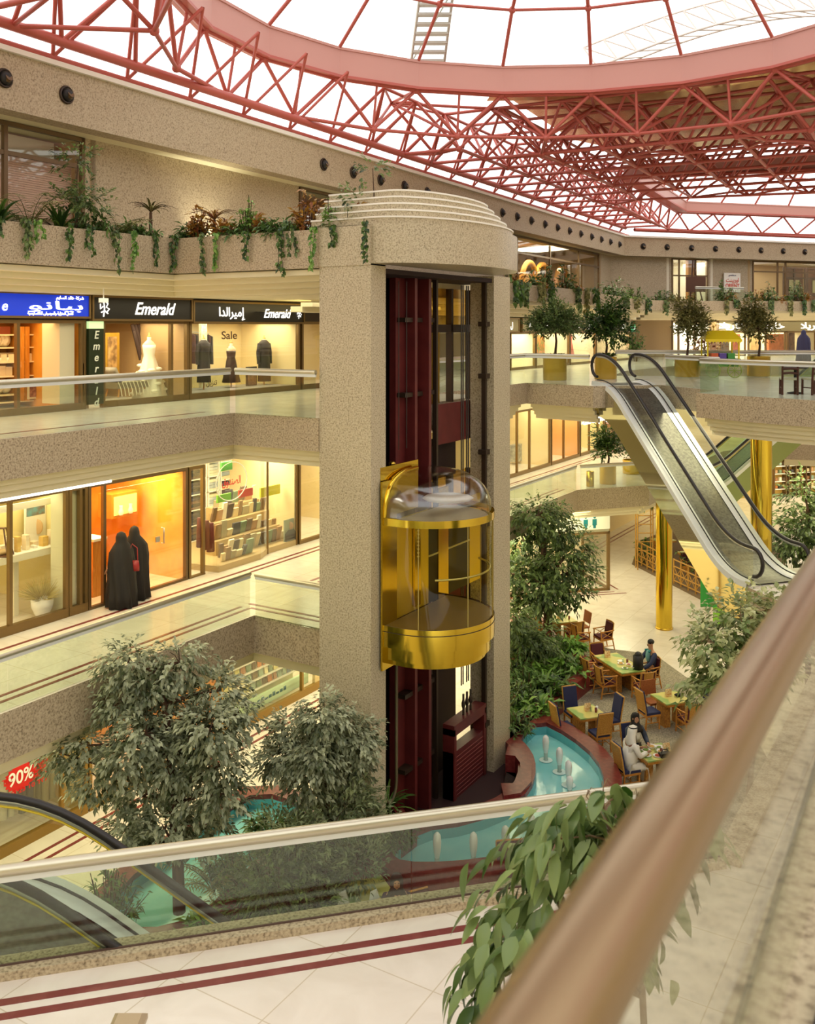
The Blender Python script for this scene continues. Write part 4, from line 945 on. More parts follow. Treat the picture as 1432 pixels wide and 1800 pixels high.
# jewellery display
jw = thing('display_case', 'white framed jewellery display case in the first-floor window', 'display case'); vj = VS-.75
a = onv(-40,900,vj); b = onv(110,1000,vj); u0, u1 = u_(-40,vj), u_(110,vj)
m = MB(); boxat(m,u0,u1,vj-.7,vj,6.0-.02,6.1); m.build('shelf_board', WHITE, jw); m = MB(); boxat(m,u0,u1,vj-.02,vj+.02,5.95,6.1); boxat(m,u0,u1,vj-.02,vj+.02,7.1,7.25); boxat(m,u1-.1,u1,vj-.02,vj+.02,6.1,7.1); m.build('frame', CREAM2, jw)
m = MB(); boxat(m,u0,u1,vj-.75,vj-.7,6.1,7.1); m.build('back_panel', mat('pale_gold', S(232,214,150), .5), jw)
m = MB(); boxat(m,u_(40,vj),u_(48,vj),vj-.5,vj-.3,Z1,6.0); m.build('leg', CREAM2, jw)
po = thing('poster', 'jewellery poster with a heart motif in the first-floor window', 'poster'); m = MB(); boxat(m,u_(72,vj),u_(108,vj),vj-.6,vj-.55,6.15,7.08); m.build('board', WHITE, po); m = MB(); boxat(m,u_(74,vj),u_(106,vj),vj-.55,vj-.545,6.78,7.05); m.build('picture', mat('poster_pic', S(130,84,50), .6, var=S(110,160,170), scale=5), po)
m = MB(); m.ell(UV(u_(93,vj),vj-.54,6.5),(.13,.02,.18),10,6); m.build('heart_motif', mat('tan_motif', S(206,170,120), .6), po)
ws = thing('jewellery_stand', 'dark wooden pyramid-shaped jewellery stand in the window', 'stand', UV(u_(13,vj),vj-.2,6.1)); m = MB()
for sx in (-1,1):
    for sy in (-1,1): m.tube([(sx*.2,sy*.16,0),(sx*.07,sy*.06,.62)],.018,6)
m.box((0,0,.02),(.42,.34,.03)); m.box((0,0,.62),(.16,.14,.02)); m.build('frame', mat('dark_wood', S(92,56,34), .5), ws); m = MB(); m.ell((0,0,.09),(.15,.12,.07),10,6); m.build('velvet_bust', mat('gold_velvet', S(170,140,90), .6), ws)
for k in range(14):
    x = 4+k*7.4; o = MB(); h = R_.choice((.06,.1,.22,.34)); boxat(o,u_(x,vj),u_(x,vj)+R_.uniform(.08,.2),vj-.55+.2*(k%2),vj-.4+.2*(k%2),6.1,6.1+h); tag(o.build('jewellery_box', [WHITE,GILT,mat('gold_card', S(214,176,90), .4)][k%3]), 'small pale jewellery box on the white display shelf', 'box', 'jewellery boxes in the first-floor window')
# orange shop: glass door with handle, small lit niche
front(uF+.02, uG, Z1, ZT1, (u_(182),), plinth=.06, fm=BRONZE)
dd = struct(thing('door_1', 'frameless glass shop door', 'door')); m = MB(); boxat(m, u_(184), u_(318), VS+.03, VS+.045, Z1+.07, ZT1-.2); m.build('glass_leaf', GLS, dd)
m = MB(); h = onv(288,955,VS+.12); hb = onv(288,928,VS+.12); m.tube([hb-D_V*.08,hb,h,h-D_V*.08],.018,8); m.build('pull_handle', STEEL, dd); m = MB(); q = onv(277,948,VS+.06); m.box(q,(.14,.03,.14),ANG_U); m.build('lock_plate', STEEL, dd)
nc = thing('wall_niche', 'glowing box showcase on the orange wall behind the women', 'showcase'); q = onv(208,885,VS-1.6); m = MB(); m.box(q,(.9,.5,.62),ANG_U); m.build('case', mat('niche_wood', S(206,130,44), .4), nc); m = MB(); m.box(q+D_V*.26,(.76,.02,.48),ANG_U); m.build('lit_back', mat('niche_glow', S(250,210,110), .5, emit=(1,.7,.28,1), estr=.7), nc)
for dx in (-.2,.12): m = MB(); m.lathe([(.05,0),(.08,.08),(.04,.16),(.05,.24)], c=q+D_V*.32+D_U*dx-Vector((0,0,.24)), n=10); tag(m.build('porcelain_jar', PORC), 'white jar in the glowing showcase, %s'%('left' if dx < 0 else 'right'), 'jar')
ct = thing('counter', 'white topped counter inside the orange shop beside the door', 'counter'); m = MB(); boxat(m,u_(158,VS-.8),u_(180,VS-.8),VS-1.2,VS-.7,Z1,6.0); m.build('body', WOOD, ct); m = MB(); boxat(m,u_(157,VS-.8),u_(181,VS-.8),VS-1.25,VS-.65,6.0,6.06); m.build('top', WHITE, ct)
pl = thing('potted_plant', 'bushy pale plant in a white pot below the jewellery case', 'plant', UV(u_(74,VS-.5),VS-.5,Z1+.05)); m = MB(); m.lathe([(.16,0),(.24,.18),(.25,.36),(.22,.36),(.2,.3)],n=16); m.build('pot', PORC, pl)
fo = MB(); fo.tone = []
for k in range(260):
    a = R_.uniform(0,6.28); e_ = R_.uniform(.1,1.3); L = R_.uniform(.3,.6); p0 = Vector((.05*math.cos(a),.05*math.sin(a),.34)); d = Vector((math.cos(a)*math.cos(e_),math.sin(a)*math.cos(e_),math.sin(e_))); s = d.orthogonal().normalized()*.012
    fo.add([p0+d*L*.3-s,p0+d*L*.3+s,p0+d*L],[[0,1,2]]); fo.tone.append(R_.random())
fo.build('foliage', leafmat('pale_fern', S(160,140,60), S(206,190,110)), pl)
# stationery and fabric shop
front(uG+.04, u_(358), Z1, ZT1, (), plinth=.04); 
pt_ = P([(u_(366),VS-.55),(u_(372),VS+.25),(u_(446),VS+.25),(u_(470),VS-.0),(u_(521),VS-.0),(u_(521),VS-2.4),(u_(366),VS-2.4)])
m = MB(); m.prism(pt_, Z1, Z1+.16); struct(m.build('trim_display_plinth', mat('beige_plinth', S(190,166,120), .4)))
WN[0] += 1; wnd = struct(thing('window_%d'%WN[0], 'angled shop window', 'window')); m = MB()
for i in range(0,4): m.seg(pt_[i],pt_[i+1],.012,Z1+.16,ZT1)
m.build('pane', GLS, wnd); m = MB()
for i in (3,4): m.tube([(*pt_[i],Z1),(*pt_[i],ZT1)],.035,6)
m.build('frame', FRAMEM, wnd)
front(u_(523)+.02, u_(640), Z1, ZT1, (), plinth=.1)
vk = VS-2.6
def shelfbay(label, x0, x1, cols, rows, z0, z1, lab2, nm, v=vk, th=.09, catl='cloth'):
    t = thing('shelf_unit', label, 'shelf'); u0,u1 = u_(x0,v), u_(x1,v); m = MB(); boxat(m,u0,u0+.04,v-.4,v,z0,z1); boxat(m,u1-.04,u1,v-.4,v,z0,z1); m.build('uprights', WHITE, t); m = MB(); boxat(m,u0,u1,v-.42,v-.4,z0,z1); m.build('back_panel', CREAM2, t)
    for r in range(rows):
        z = z0+(z1-z0)*r/rows; m = MB(); boxat(m,u0,u1,v-.4,v,z,z+.03); m.build('shelf', WHITE, t)
        k = 0; zz = z+.03
        while zz+th < z+(z1-z0)/rows-.02:
            m = MB(); boxat(m,u0+.06,u1-.06,v-.36+R_.uniform(-.03,.02),v-.02,zz,zz+th-.012); tag(m.build(nm, R_.choice(cols)), lab2, catl, lab2+' group'); zz += th; k += 1
    return t
cl = lambda i,c: mat('cloth_%s'%i, S(*c), .8)
dark = [cl('a',(46,44,58)),cl('b',(34,32,40)),cl('c',(76,58,54)),cl('d',(60,66,86)),cl('e',(96,70,56))]
pale = [cl('f',(176,186,180)),cl('g',(196,196,170)),cl('h',(150,162,166)),cl('i',(210,200,160))]
shelfbay('tall shelf of dark folded cloth in the first-floor fabric shop', 332, 364, dark, 6, Z1+.1, ZT1-.05, 'dark folded cloth stacked on the tall first-floor shelf', 'folded_cloth')
shelfbay('shelf of pale folded cloth next to the dark cloth shelf', 366, 386, pale, 6, Z1+.1, ZT1-.05, 'pale folded cloth stacked beside the dark cloth shelf', 'folded_cloth')
shelfbay('wide shelf of striped goods behind the red lettering', 388, 438, pale+dark[2:4], 5, Z1+.1, ZT1-.05, 'striped goods on the wide shelf behind red lettering', 'folded_cloth', th=.12)
sg = lambda nm,lab,x0,x1,y0,y1,mt,v: tag((lambda m: (plate_uv(m,onv(x0,y0,v),onv(x1,y1,v),v,.05), m.build(nm,mt))[1])(MB()), lab, 'sign')
gs = thing('shop_sign', 'green sign with white Arabic lettering inside the fabric shop', 'sign'); m = MB(); plate_uv(m,onv(437,812,vk+.1),onv(491,830,vk+.1),vk+.1,.05); m.build('panel', mat('sign_green', S(40,128,72), .5), gs); text('lettering','ﺔﻳﺪﻌﺴﻟﺍ ﺔﻀﻓﻮﻣ', onv(464,819,vk+.17), .2, LIT, D_U,(0,0,1),gs,width=1.3)
sg('banner','turquoise banner below the green sign in the fabric shop',438,490,834,847,mat('sign_turq', S(90,190,190), .5),vk+.1)
sg('banner','plain white banner below the turquoise banner',441,486,849,862,WHITE,vk+.15)
vq = VS-.5
for nm,x0,x1,y0,y1,c,lab in (('price_banner',456,490,858,867,(214,206,50),'yellow price banner hanging in the fabric shop window'),('price_banner',418,442,862,870,(206,70,40),'red price banner hanging in the fabric shop window'),('price_banner',380,404,871,879,(120,190,50),'lime green price banner hanging in the fabric shop window'),('price_banner',387,406,813,825,(70,140,50),'green card hanging high in the fabric shop window')):
    sg(nm,lab,x0,x1,y0,y1,mat('pb_%d_%d'%(x0,c[0]),S(*c),.5),vq)
rc = thing('window_lettering','red Arabic lettering in a white ring on the fabric shop pane','lettering'); q = onv(407,846,VS+.27); text('lettering','ﻕﻭﺪﻨﺼﻟﺍ',q,.3,mat('red_letter',S(206,60,40),.5),D_U,(0,0,1),rc,.004,width=.75)
m = MB(); m.tube([q+D_U*(.62*math.cos(a*.2618))+Vector((0,0,.52*math.sin(a*.2618))) for a in range(24)],.014,5,closed=True); m.build('ring',WHITE,rc)
# heap of boxed goods in the window: things individually
gcols = [mat('goods_%d'%i,S(*c),.55) for i,c in enumerate(((226,206,160),(206,190,150),(120,100,80),(90,70,58),(170,160,130),(120,140,110),(236,226,200),(150,120,84),(70,66,70),(190,150,110)))]
gi = 0
for row,(vv,zz,x0,x1) in enumerate(((VS-.05,Z1+.16,388,440),(VS-.4,Z1+.16,384,516),(VS-.8,Z1+.55,376,512),(VS-1.2,Z1+.95,372,508),(VS-1.6,Z1+1.25,376,500))):
    if row > 1:
        simple('display_step','beige display step in the fabric shop window, %s from the front'%['','','first','second','third'][row],'step',u_(x0,vv)-.1,u_(x1,vv)+.1,vv-.22,vv+.17,Z1+.16,zz,mat('beige_plinth',S(190,166,120),.4))
    a = u_(x0,vv); b = u_(x1,vv); u = a
    while u < b:
        wd = R_.uniform(.14,.34); h = R_.uniform(.16,.5); o = MB(); tl_ = Matrix.Rotation(R_.uniform(.05,.35),3,'X'); c = UV(u+wd/2,vv,zz+h/2+.01); o.box(c,(wd*.9,.06,h),ANG_U,tl_)
        kind = gi%3; lab = ['leather album propped in the fabric shop window','packaged fabric set propped in the fabric shop window','small framed card propped in the fabric shop window'][kind]
        tag(o.build(['album','fabric_set','framed_card'][kind], gcols[gi*7%10]), lab, ['album','package','card'][kind], lab+' group'); gi += 1; u += wd
pt2 = thing('poster','framed photograph of a man in a suit at the fabric shop window','poster'); m = MB(); q0 = onv(499,915,VS-.1); q1 = onv(519,958,VS-.1); plate_uv(m,q0,q1,VS-.12,.04); m.build('frame',mat('grey_frame',S(150,160,140),.5),pt2); m = MB(); mid = (q0+q1)/2; m.ell(mid+D_V*.03+Vector((0,0,.22)),(.09,.02,.12),10,6); m.build('head',mat('photo_skin',S(176,140,110),.6),pt2); m = MB(); m.loft([[mid+D_V*.03+D_U*dx+Vector((0,0,z)) for dx in (-w_,w_)]+[mid+D_V*.04+D_U*dx+Vector((0,0,z)) for dx in (w_,-w_)] for z,w_ in ((-.3,.24),(0,.26),(.1,.12))],False); m.build('suit',mat('photo_suit',S(70,72,70),.6),pt2)
bags = 0
for x in (352,362,370):
    o = MB(); q = onv(x,960+bags*4,VS-.1); o.loft([[q+D_U*(w_*math.cos(a*.785))+D_V*(.1*math.sin(a*.785))+Vector((0,0,z)) for a in range(8)] for z,w_ in ((-.02,.12),(.4,.1),(.75,.06))]); tag(o.build('hanging_belt',[mat('maroon_cloth',S(110,40,30),.6),mat('brown_cloth',S(120,70,40),.6)][bags%2]),'maroon cloth roll leaning at the fabric shop entrance, %s'%['leftmost','middle','rightmost'][bags],'cloth'); bags += 1
# ------------------------------------------------------------------ ground floor, left
ZTG = 2.2
uH, uI, uJ = u_(152), u_(385), u_(530)
room(8, 3, uH, 0, ZTG+.6, 3.2, mat('olive_wall', S(190,172,100), .6), power=170); room(9, uH+.05, uI, 0, ZTG+.6, 3, ORW, power=150); room(10, uI+.05, u_(640), 0, ZTG+.6, 2.2, mat('book_wall', S(206,206,150), .6), power=150)
front(3, uH, 0, ZTG+.6, (u_(108),), plinth=.22, fm=mat('ochre_frame',S(150,116,50),.4,.4)); front(uH+.05, uI, 0, ZTG+.6, (u_(300),), plinth=.2, fm=MATS['ochre_frame']); front(uI+.05, u_(640), 0, ZTG+.6, (u_(530),), plinth=.22, fm=MATS['ochre_frame'])
REDB = mat('sale_red', S(206,26,20), .5)
sb = thing('sale_banner','red and white sale banner with a 90% starburst on the ground-floor window','banner')
vz = VS+.03; q = onv(36,1365,vz)
m = MB(); pts = []
for k in range(40):
    a = 2*math.pi*k/40; r = 1 if k%2 else .86; pts.append(q+D_U*(.42*r*math.cos(a))+Vector((0,0,.30*r*math.sin(a))))
m.add(pts,[list(range(40))]); m.add([p+D_V*.01 for p in pts],[list(range(40))]); m.build('starburst',REDB,sb)
text('lettering','90%',q+D_V*.02,.4,WHITE,D_U,(0,0,1),sb,.006,width=.62)
m = MB(); plate_uv(m,onv(-10,1351,vz),onv(46,1330,vz),vz,.008)
text('lettering','BIG SALE',onv(34,1335,vz)+D_V*.02,.2,REDB,D_U,(0,0,1),sb,.006,width=1.5)
text('lettering','FROM 23 10 TO',onv(38,1388,vz)+D_V*.02,.13,REDB,D_U,(0,0,1),sb,.006,width=1.25)
text('lettering','UP TO',onv(2,1378,vz)+D_V*.02,.16,REDB,D_U,(0,0,1),sb,.006,width=.5)
for k in range(3): text('lettering',['ﺕﺍﺮﻴﺒﻛ','ﻰﺘﺣ','ﺾﻴﻔﺨﺗ'][k],onv(69,1338+k*10,vz)+D_V*.02,.16,REDB,D_U,(0,0,1),sb,.006,width=.42)
for k,x in enumerate((12,40,62,80)):
    b = UV(u_(x,VI),VI+.1*k%.2,.22); t = thing('trouser_display','pair of %s trousers on a stand behind the sale banner'%['pale grey','dark grey','olive','light olive'][k],'trousers',b,ANG_U); mt = mat('trouser_%d'%k,S(*((200,196,176),(88,86,84),(120,110,70),(150,140,96))[k]),.8)
    m = MB(); m.tube([(0,.1,0),(0,.1,1.5)],.015,6); m.build('stand',STEEL,t)
    for s in (-1,1): m = MB(); m.tube([(s*.09,0,.05),(s*.1,0,.6),(s*.07,0,1.1)],[.085,.1,.12],10); m.build('leg',mt,t)
    m = MB(); m.loft([[(.17*math.cos(a*.628),.11*math.sin(a*.628),z) for a in range(10)] for z in (1.05,1.25)]); m.build('waist',mt,t)
cb = thing('wooden_crate','tall ochre wooden box display in the sale shop window','box'); m = MB(); u0 = u_(97,VI); m2 = boxat(m,u0,u0+.62,VI-.3,VI+.3,.22,1.85); m.build('body',mat('ochre_box',S(206,172,84),.5),cb)
m = MB()
for z in (.62,1.02,1.42): boxat(m,u0-.005,u0+.625,VI-.305,VI+.305,z,z+.025)
m.build('seams',mat('brown_seam',S(110,74,30),.6),cb)
# bookshop window rack
bk = thing('book_rack','white tiered rack of books filling the ground-floor bookshop window','rack'); vb_ = VS-.5; u0,u1 = u_(395,vb_),u_(528,vb_)
m = MB(); boxat(m,u0,u1,vb_-.34,vb_-.3,.25,2.6); m.build('back_panel',mat('rack_pale',S(214,218,170),.5),bk)
for r in range(7): m = MB(); boxat(m,u0,u1,vb_-.3,vb_-.05,.55+.29*r,.57+.29*r); m.build('shelf',WHITE,bk)
bc = [mat('cover_%d'%i,S(*c),.5) for i,c in enumerate(((206,196,130),(120,140,110),(190,120,60),(90,110,130),(226,216,170),(150,170,150),(170,120,80),(110,90,60)))]
for r in range(7):
    u = u0+.1
    while u < u1-.2:
        wd = R_.uniform(.16,.24); m = MB(); m.box(UV(u+wd/2,vb_-.15,.58+.29*r+.12),(wd-.03,.03,.23),ANG_U,Matrix.Rotation(-.15,3,'X')); tag(m.build('book',R_.choice(bc)),'book shown face-out on the ground-floor bookshop rack','book','books on the bookshop rack'); u += wd+.04
m = MB(); boxat(m,u0,u1,VS-.3,VS-.2,.22,.55); m.mi = 0; pnl = tag(m.build('rack_plinth',mat('mint_panel',S(190,220,180),.5)),'pale green base panel under the bookshop rack','panel')
m = MB()
for k in range(9): boxat(m, u_(455)+.17*k, u_(455)+.17*k+.12, VS-.199, VS-.19, .36, .36+.06+.03*(k%3))
m.build('teal_marks', mat('teal_letters',S(40,110,120),.5), pnl)
orange = simple('partition','orange display panel glimpsed behind the large indoor tree','partition',u_(345,VI),u_(372,VI),VI-.3,VI-.2,.3,1.9,ORW)
# doors / boxes for the tree-hidden part left out
# ================================================================== PLANTS
def leaf(m, p, d, n, L, W, tone):
    """one folded leaf: base p, direction d, normal n"""
    d = d.normalized(); s = d.cross(n)
    if s.length < 1e-4: s = d.orthogonal()
    s.normalize(); nn = s.cross(d); dr = Vector((0,0,-L*.16))
    a = p; b = p+d*L*.45+s*W*.5+nn*W*.12; c = p+d*L+dr; e = p+d*L*.45-s*W*.5+nn*W*.12; mid = p+d*L*.45
    m.add([a,b,c,e,mid], [[0,1,4],[1,2,4],[0,4,3],[4,2,3]]); m.tone += [tone]*4
def leaf2(m, p, d, n, L, W, tone):
    """one large oval leaf, folded on its midrib and arched"""
    d = d.normalized(); s = d.cross(n); s = s.normalized() if s.length > 1e-4 else d.orthogonal().normalized(); nn = s.cross(d); row = []
    for u,w in ((0,.02),(.12,.5),(.3,.95),(.5,1),(.7,.78),(.87,.4),(1,.0)):
        c = p+d*L*u-nn*L*.22*u*u+Vector((0,0,-L*.12*u*u)); row.append((c-s*W*.5*w+nn*W*.16*w, c, c+s*W*.5*w+nn*W*.16*w))
    vs = [q for r in row for q in r]; fs = []
    for i in range(6): fs += [[i*3,i*3+1,i*3+4,i*3+3],[i*3+1,i*3+2,i*3+5,i*3+4]]
    m.add(vs, fs, True); m.tone += [tone]*12
def rv(r): 
    while True:
        v = Vector((r.uniform(-1,1),r.uniform(-1,1),r.uniform(-1,1)))
        if .05 < v.length < 1: return v
FIC = leafmat('ficus_leaf', S(70,82,48), S(192,198,164), rough=.35); FIC2 = leafmat('ficus_green', S(44,66,26), S(128,150,84), rough=.4)
VAR = leafmat('variegated_leaf', S(98,126,56), S(216,216,160), rough=.4); DKG = leafmat('dark_leaf', S(28,54,20), S(96,130,52), rough=.35); FERN = leafmat('fern_leaf', S(40,70,30), S(112,146,70), rough=.45)
CRO = leafmat('croton_leaf', S(128,52,36), S(190,150,60), rough=.4); BRT = leafmat('bright_leaf', S(60,110,34), S(150,190,90), rough=.35); OLV = leafmat('olive_leaf', S(86,88,40), S(164,160,96), rough=.5)
OLV2 = leafmat('feathery_leaf', S(72,88,50), S(170,182,134), rough=.45)
BARK = mat('bark', S(92,66,46), .9, var=S(60,42,30), scale=12, stretch=(1,1,.2)); PALEB = mat('pale_bark', S(136,112,84), .9)
def tree(name, label, base, trunk, clusters, nleaf, L, W, lm, bark=BARK, seed=1, droop=.7, group=None, tr=.07, cat='tree', twigs=True, big=False):
    r = random.Random(seed); b = Vector(base); t = thing(name, label, cat, b, 0, group)
    m = MB(); pts = [Vector(p)-b for p in trunk]; k = len(pts); m.tube(pts, [tr*(1-.6*i/max(k-1,1)) for i in range(k)], 8)
    for c,rad in clusters:
        c = Vector(c)-b; src = min(pts, key=lambda q: (q-c).length+(.6 if q.z > c.z else 0)); mid = src.lerp(c,.5)+Vector((0,0,.08*(c-src).length)); m.tube([src,mid,c], [tr*.4,tr*.28,tr*.12], 5)
        if twigs:
            for q in range(4): e = c+rv(r)*rad*.8; m.tube([c,(c+e)/2+Vector((0,0,.05)),e],[tr*.12,tr*.08,tr*.05],4)
    m.build('trunk', bark, t)
    f = MB(); f.tone = []
    tot = sum(rd**2 for _,rd in clusters)
    for c,rad in clusters:
        c = Vector(c)-b; nn = int(nleaf*rad*rad/tot); ns = max(3, nn//9)
        for s in range(ns):                                   # sprays of leaves hanging off the crown surface
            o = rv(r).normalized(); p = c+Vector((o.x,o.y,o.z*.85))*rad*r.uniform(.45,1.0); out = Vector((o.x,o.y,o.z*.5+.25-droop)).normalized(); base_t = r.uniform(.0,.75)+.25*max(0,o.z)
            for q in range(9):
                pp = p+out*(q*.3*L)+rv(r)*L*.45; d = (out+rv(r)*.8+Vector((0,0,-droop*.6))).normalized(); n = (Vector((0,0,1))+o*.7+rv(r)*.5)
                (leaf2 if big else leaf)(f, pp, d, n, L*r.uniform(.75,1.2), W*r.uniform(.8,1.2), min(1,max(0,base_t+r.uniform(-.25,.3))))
    f.build('foliage', lm, t)
    return t
def pc(x, y, Y): return atY(x, y, Y)
# large tree in the pool bed, left
Yt = 17.7; cl1 = [(225,1165,.42),(315,1165,.4),(270,1200,.45),(385,1215,.4),(215,1235,.42),(300,1255,.5),(370,1280,.48),(420,1255,.28),(110,1325,.3),(150,1310,.3),(170,1365,.36),(225,1330,.42),(300,1335,.5),(385,1345,.42),(345,1400,.48),(250,1400,.42),(395,1395,.28),(230,1455,.36),(290,1460,.42),(360,1455,.36),(330,1290,.45),(255,1290,.42)]
rr = random.Random(5)
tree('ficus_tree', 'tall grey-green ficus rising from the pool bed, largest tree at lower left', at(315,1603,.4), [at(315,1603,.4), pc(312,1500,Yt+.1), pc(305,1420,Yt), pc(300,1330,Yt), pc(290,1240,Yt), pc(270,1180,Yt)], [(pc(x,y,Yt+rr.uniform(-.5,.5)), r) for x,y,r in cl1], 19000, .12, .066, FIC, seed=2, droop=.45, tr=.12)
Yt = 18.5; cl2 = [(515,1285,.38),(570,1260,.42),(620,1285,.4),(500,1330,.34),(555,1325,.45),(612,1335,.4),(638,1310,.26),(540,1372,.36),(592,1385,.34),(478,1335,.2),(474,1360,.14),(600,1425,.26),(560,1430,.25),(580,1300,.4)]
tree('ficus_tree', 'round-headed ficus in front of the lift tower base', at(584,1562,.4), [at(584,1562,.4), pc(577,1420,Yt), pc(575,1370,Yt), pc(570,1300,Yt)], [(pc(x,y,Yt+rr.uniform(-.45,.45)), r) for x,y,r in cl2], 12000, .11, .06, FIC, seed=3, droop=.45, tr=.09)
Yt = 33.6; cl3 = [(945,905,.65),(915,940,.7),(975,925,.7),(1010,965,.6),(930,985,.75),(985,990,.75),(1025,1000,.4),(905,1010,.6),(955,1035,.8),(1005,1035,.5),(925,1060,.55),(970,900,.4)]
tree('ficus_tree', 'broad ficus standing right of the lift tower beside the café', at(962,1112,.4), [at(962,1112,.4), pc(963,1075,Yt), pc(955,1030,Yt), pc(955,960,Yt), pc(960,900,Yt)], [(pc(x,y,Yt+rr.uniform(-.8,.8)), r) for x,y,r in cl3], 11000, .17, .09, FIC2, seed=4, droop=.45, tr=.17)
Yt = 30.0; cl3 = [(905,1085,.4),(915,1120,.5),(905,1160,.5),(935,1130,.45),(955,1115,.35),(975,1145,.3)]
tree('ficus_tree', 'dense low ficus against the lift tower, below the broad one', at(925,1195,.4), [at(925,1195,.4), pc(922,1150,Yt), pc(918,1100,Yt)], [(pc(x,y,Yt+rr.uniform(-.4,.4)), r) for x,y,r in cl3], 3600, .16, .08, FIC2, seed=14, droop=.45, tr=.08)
Yt = 15.0; cl4 = [(1300,1050,.36),(1350,1055,.32),(1260,1080,.3),(1390,1040,.26),(1310,1100,.4),(1245,1115,.24),(1215,1112,.12),(1270,1150,.34),(1330,1140,.4),(1235,1175,.2),(1275,1195,.26),(1250,1215,.2),(1310,1180,.3),(1370,1090,.34)]
tree('variegated_ficus', 'pale variegated ficus half hidden by the thick bronze handrail', Vector((5.2,15.0,0)), [Vector((5.2,15,0)), Vector((5.2,15,3)), pc(1330,1250,Yt), pc(1325,1150,Yt), pc(1320,1080,Yt)], [(pc(x,y+(34 if y < 1100 else 14),Yt+rr.uniform(-.3,.3)), r*.95) for x,y,r in cl4], 4200, .13, .08, VAR, seed=5, tr=.06, droop=.3, bark=PALEB)
# large-leaved plant on the near balcony
Yt = 7.2; cl5 = [(1060,1385,.12),(1030,1400,.14),(1005,1430,.16),(1085,1400,.14),(1055,1450,.2),(1100,1440,.16),(985,1475,.17),(1035,1500,.2),(960,1520,.16),(1000,1545,.2),(1050,1540,.18),(950,1560,.15),(985,1600,.17),(1025,1590,.17),(960,1625,.14),(930,1650,.13),(985,1660,.13),(915,1690,.12),(945,1705,.12),(905,1640,.1),(1085,1490,.2),(1120,1400,.1)]
tree('rubber_plant', 'large-leaved green plant leaning past the thick bronze handrail', Vector((1.85,7.3,ZB)), [Vector((1.85,7.3,ZB)), Vector((1.75,7.2,6.2)), pc(1120,1560,Yt), pc(1085,1480,Yt), pc(1060,1420,Yt)], [(pc(x,y,Yt+rr.uniform(-.25,.25)), r) for x,y,r in cl5], 640, .225, .1, leafmat('broad_leaf', S(52,84,26), S(158,178,112), rough=.35), seed=6, tr=.03, droop=.8, cat='plant', bark=PALEB, big=True)
def planter(t, r, h, mt=BRASS2, z=0):
    m = MB(); m.lathe([(r*.97,z),(r,z+.03),(r,z+h-.04),(r*1.03,z+h-.03),(r*1.03,z+h),(r*.92,z+h),(r*.92,z+h-.06)], n=24); pl0 = m.build('planter', mt, t)
    m = MB(); m.lathe([(.001,z+h-.07),(r*.92,z+h-.065)], n=18, caps=False); m.build('soil', SOIL, pl0)
def potted(name, label, base, r, ph, trunkh, crown, nleaf, L, lm, seed, extra=False, mush=False, group=None):
    b = Vector(base); cs = []
    rr_ = random.Random(seed); cz = ph+trunkh
    if mush: cs = [((crown*.75*math.cos(a),crown*.75*math.sin(a),cz+.05),crown*.45) for a in [i*.785 for i in range(8)]]+[((0,0,cz+crown*.5),crown*.6),((crown*.35,0,cz+crown*.35),crown*.5),((-crown*.35,.1,cz+crown*.35),crown*.5)]
    else: cs = [((rr_.uniform(-.4,.4)*crown, rr_.uniform(-.4,.4)*crown, cz+crown*(.2+.28*i)), crown*(.62-.06*i)) for i in range(5)]
    t = tree(name, label, b, [b+Vector((0,0,ph-.05)), b+Vector((.05,0,ph+trunkh*.5)), b+Vector((0,.03,ph+trunkh)), b+Vector((0,0,cz+crown*.8))], [(b+Vector(c), r_) for c,r_ in cs], nleaf, L, L*.45, lm, seed=seed, tr=.05, droop=.02, group=group, twigs=False)
    planter(t, r, ph)
    if extra:
        f = MB(); f.tone = []
        for k in range(150): a = rr_.uniform(0,6.28); q = Vector((r*.7*math.cos(a)*rr_.random()**.5, r*.7*math.sin(a), ph)); leaf(f, q, Vector((math.cos(a),math.sin(a),rr_.uniform(.3,1.5))), Vector((0,0,1)), .25, .08, rr_.random())
        f.build('underplanting', lm, t)
    return t
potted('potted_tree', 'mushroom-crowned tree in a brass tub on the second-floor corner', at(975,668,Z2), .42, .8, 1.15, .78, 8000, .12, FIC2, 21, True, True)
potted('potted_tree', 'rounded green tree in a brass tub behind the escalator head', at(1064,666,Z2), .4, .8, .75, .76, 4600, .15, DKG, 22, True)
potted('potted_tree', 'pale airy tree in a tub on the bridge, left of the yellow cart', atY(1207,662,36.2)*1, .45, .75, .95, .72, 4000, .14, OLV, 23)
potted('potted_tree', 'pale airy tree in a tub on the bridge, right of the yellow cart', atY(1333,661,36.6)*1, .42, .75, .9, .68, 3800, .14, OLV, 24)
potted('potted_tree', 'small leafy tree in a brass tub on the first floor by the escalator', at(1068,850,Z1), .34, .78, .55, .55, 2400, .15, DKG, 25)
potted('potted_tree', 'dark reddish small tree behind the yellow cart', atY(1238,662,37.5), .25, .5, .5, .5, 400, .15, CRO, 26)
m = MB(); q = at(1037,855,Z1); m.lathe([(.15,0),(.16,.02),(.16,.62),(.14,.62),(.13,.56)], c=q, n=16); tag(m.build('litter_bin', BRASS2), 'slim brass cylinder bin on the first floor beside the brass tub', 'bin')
potted('potted_plant', 'low round plant in a wide tub farther along the first floor', at(1112,832,Z1)*1, .45, .6, .1, .4, 500, .16, FIC2, 27)
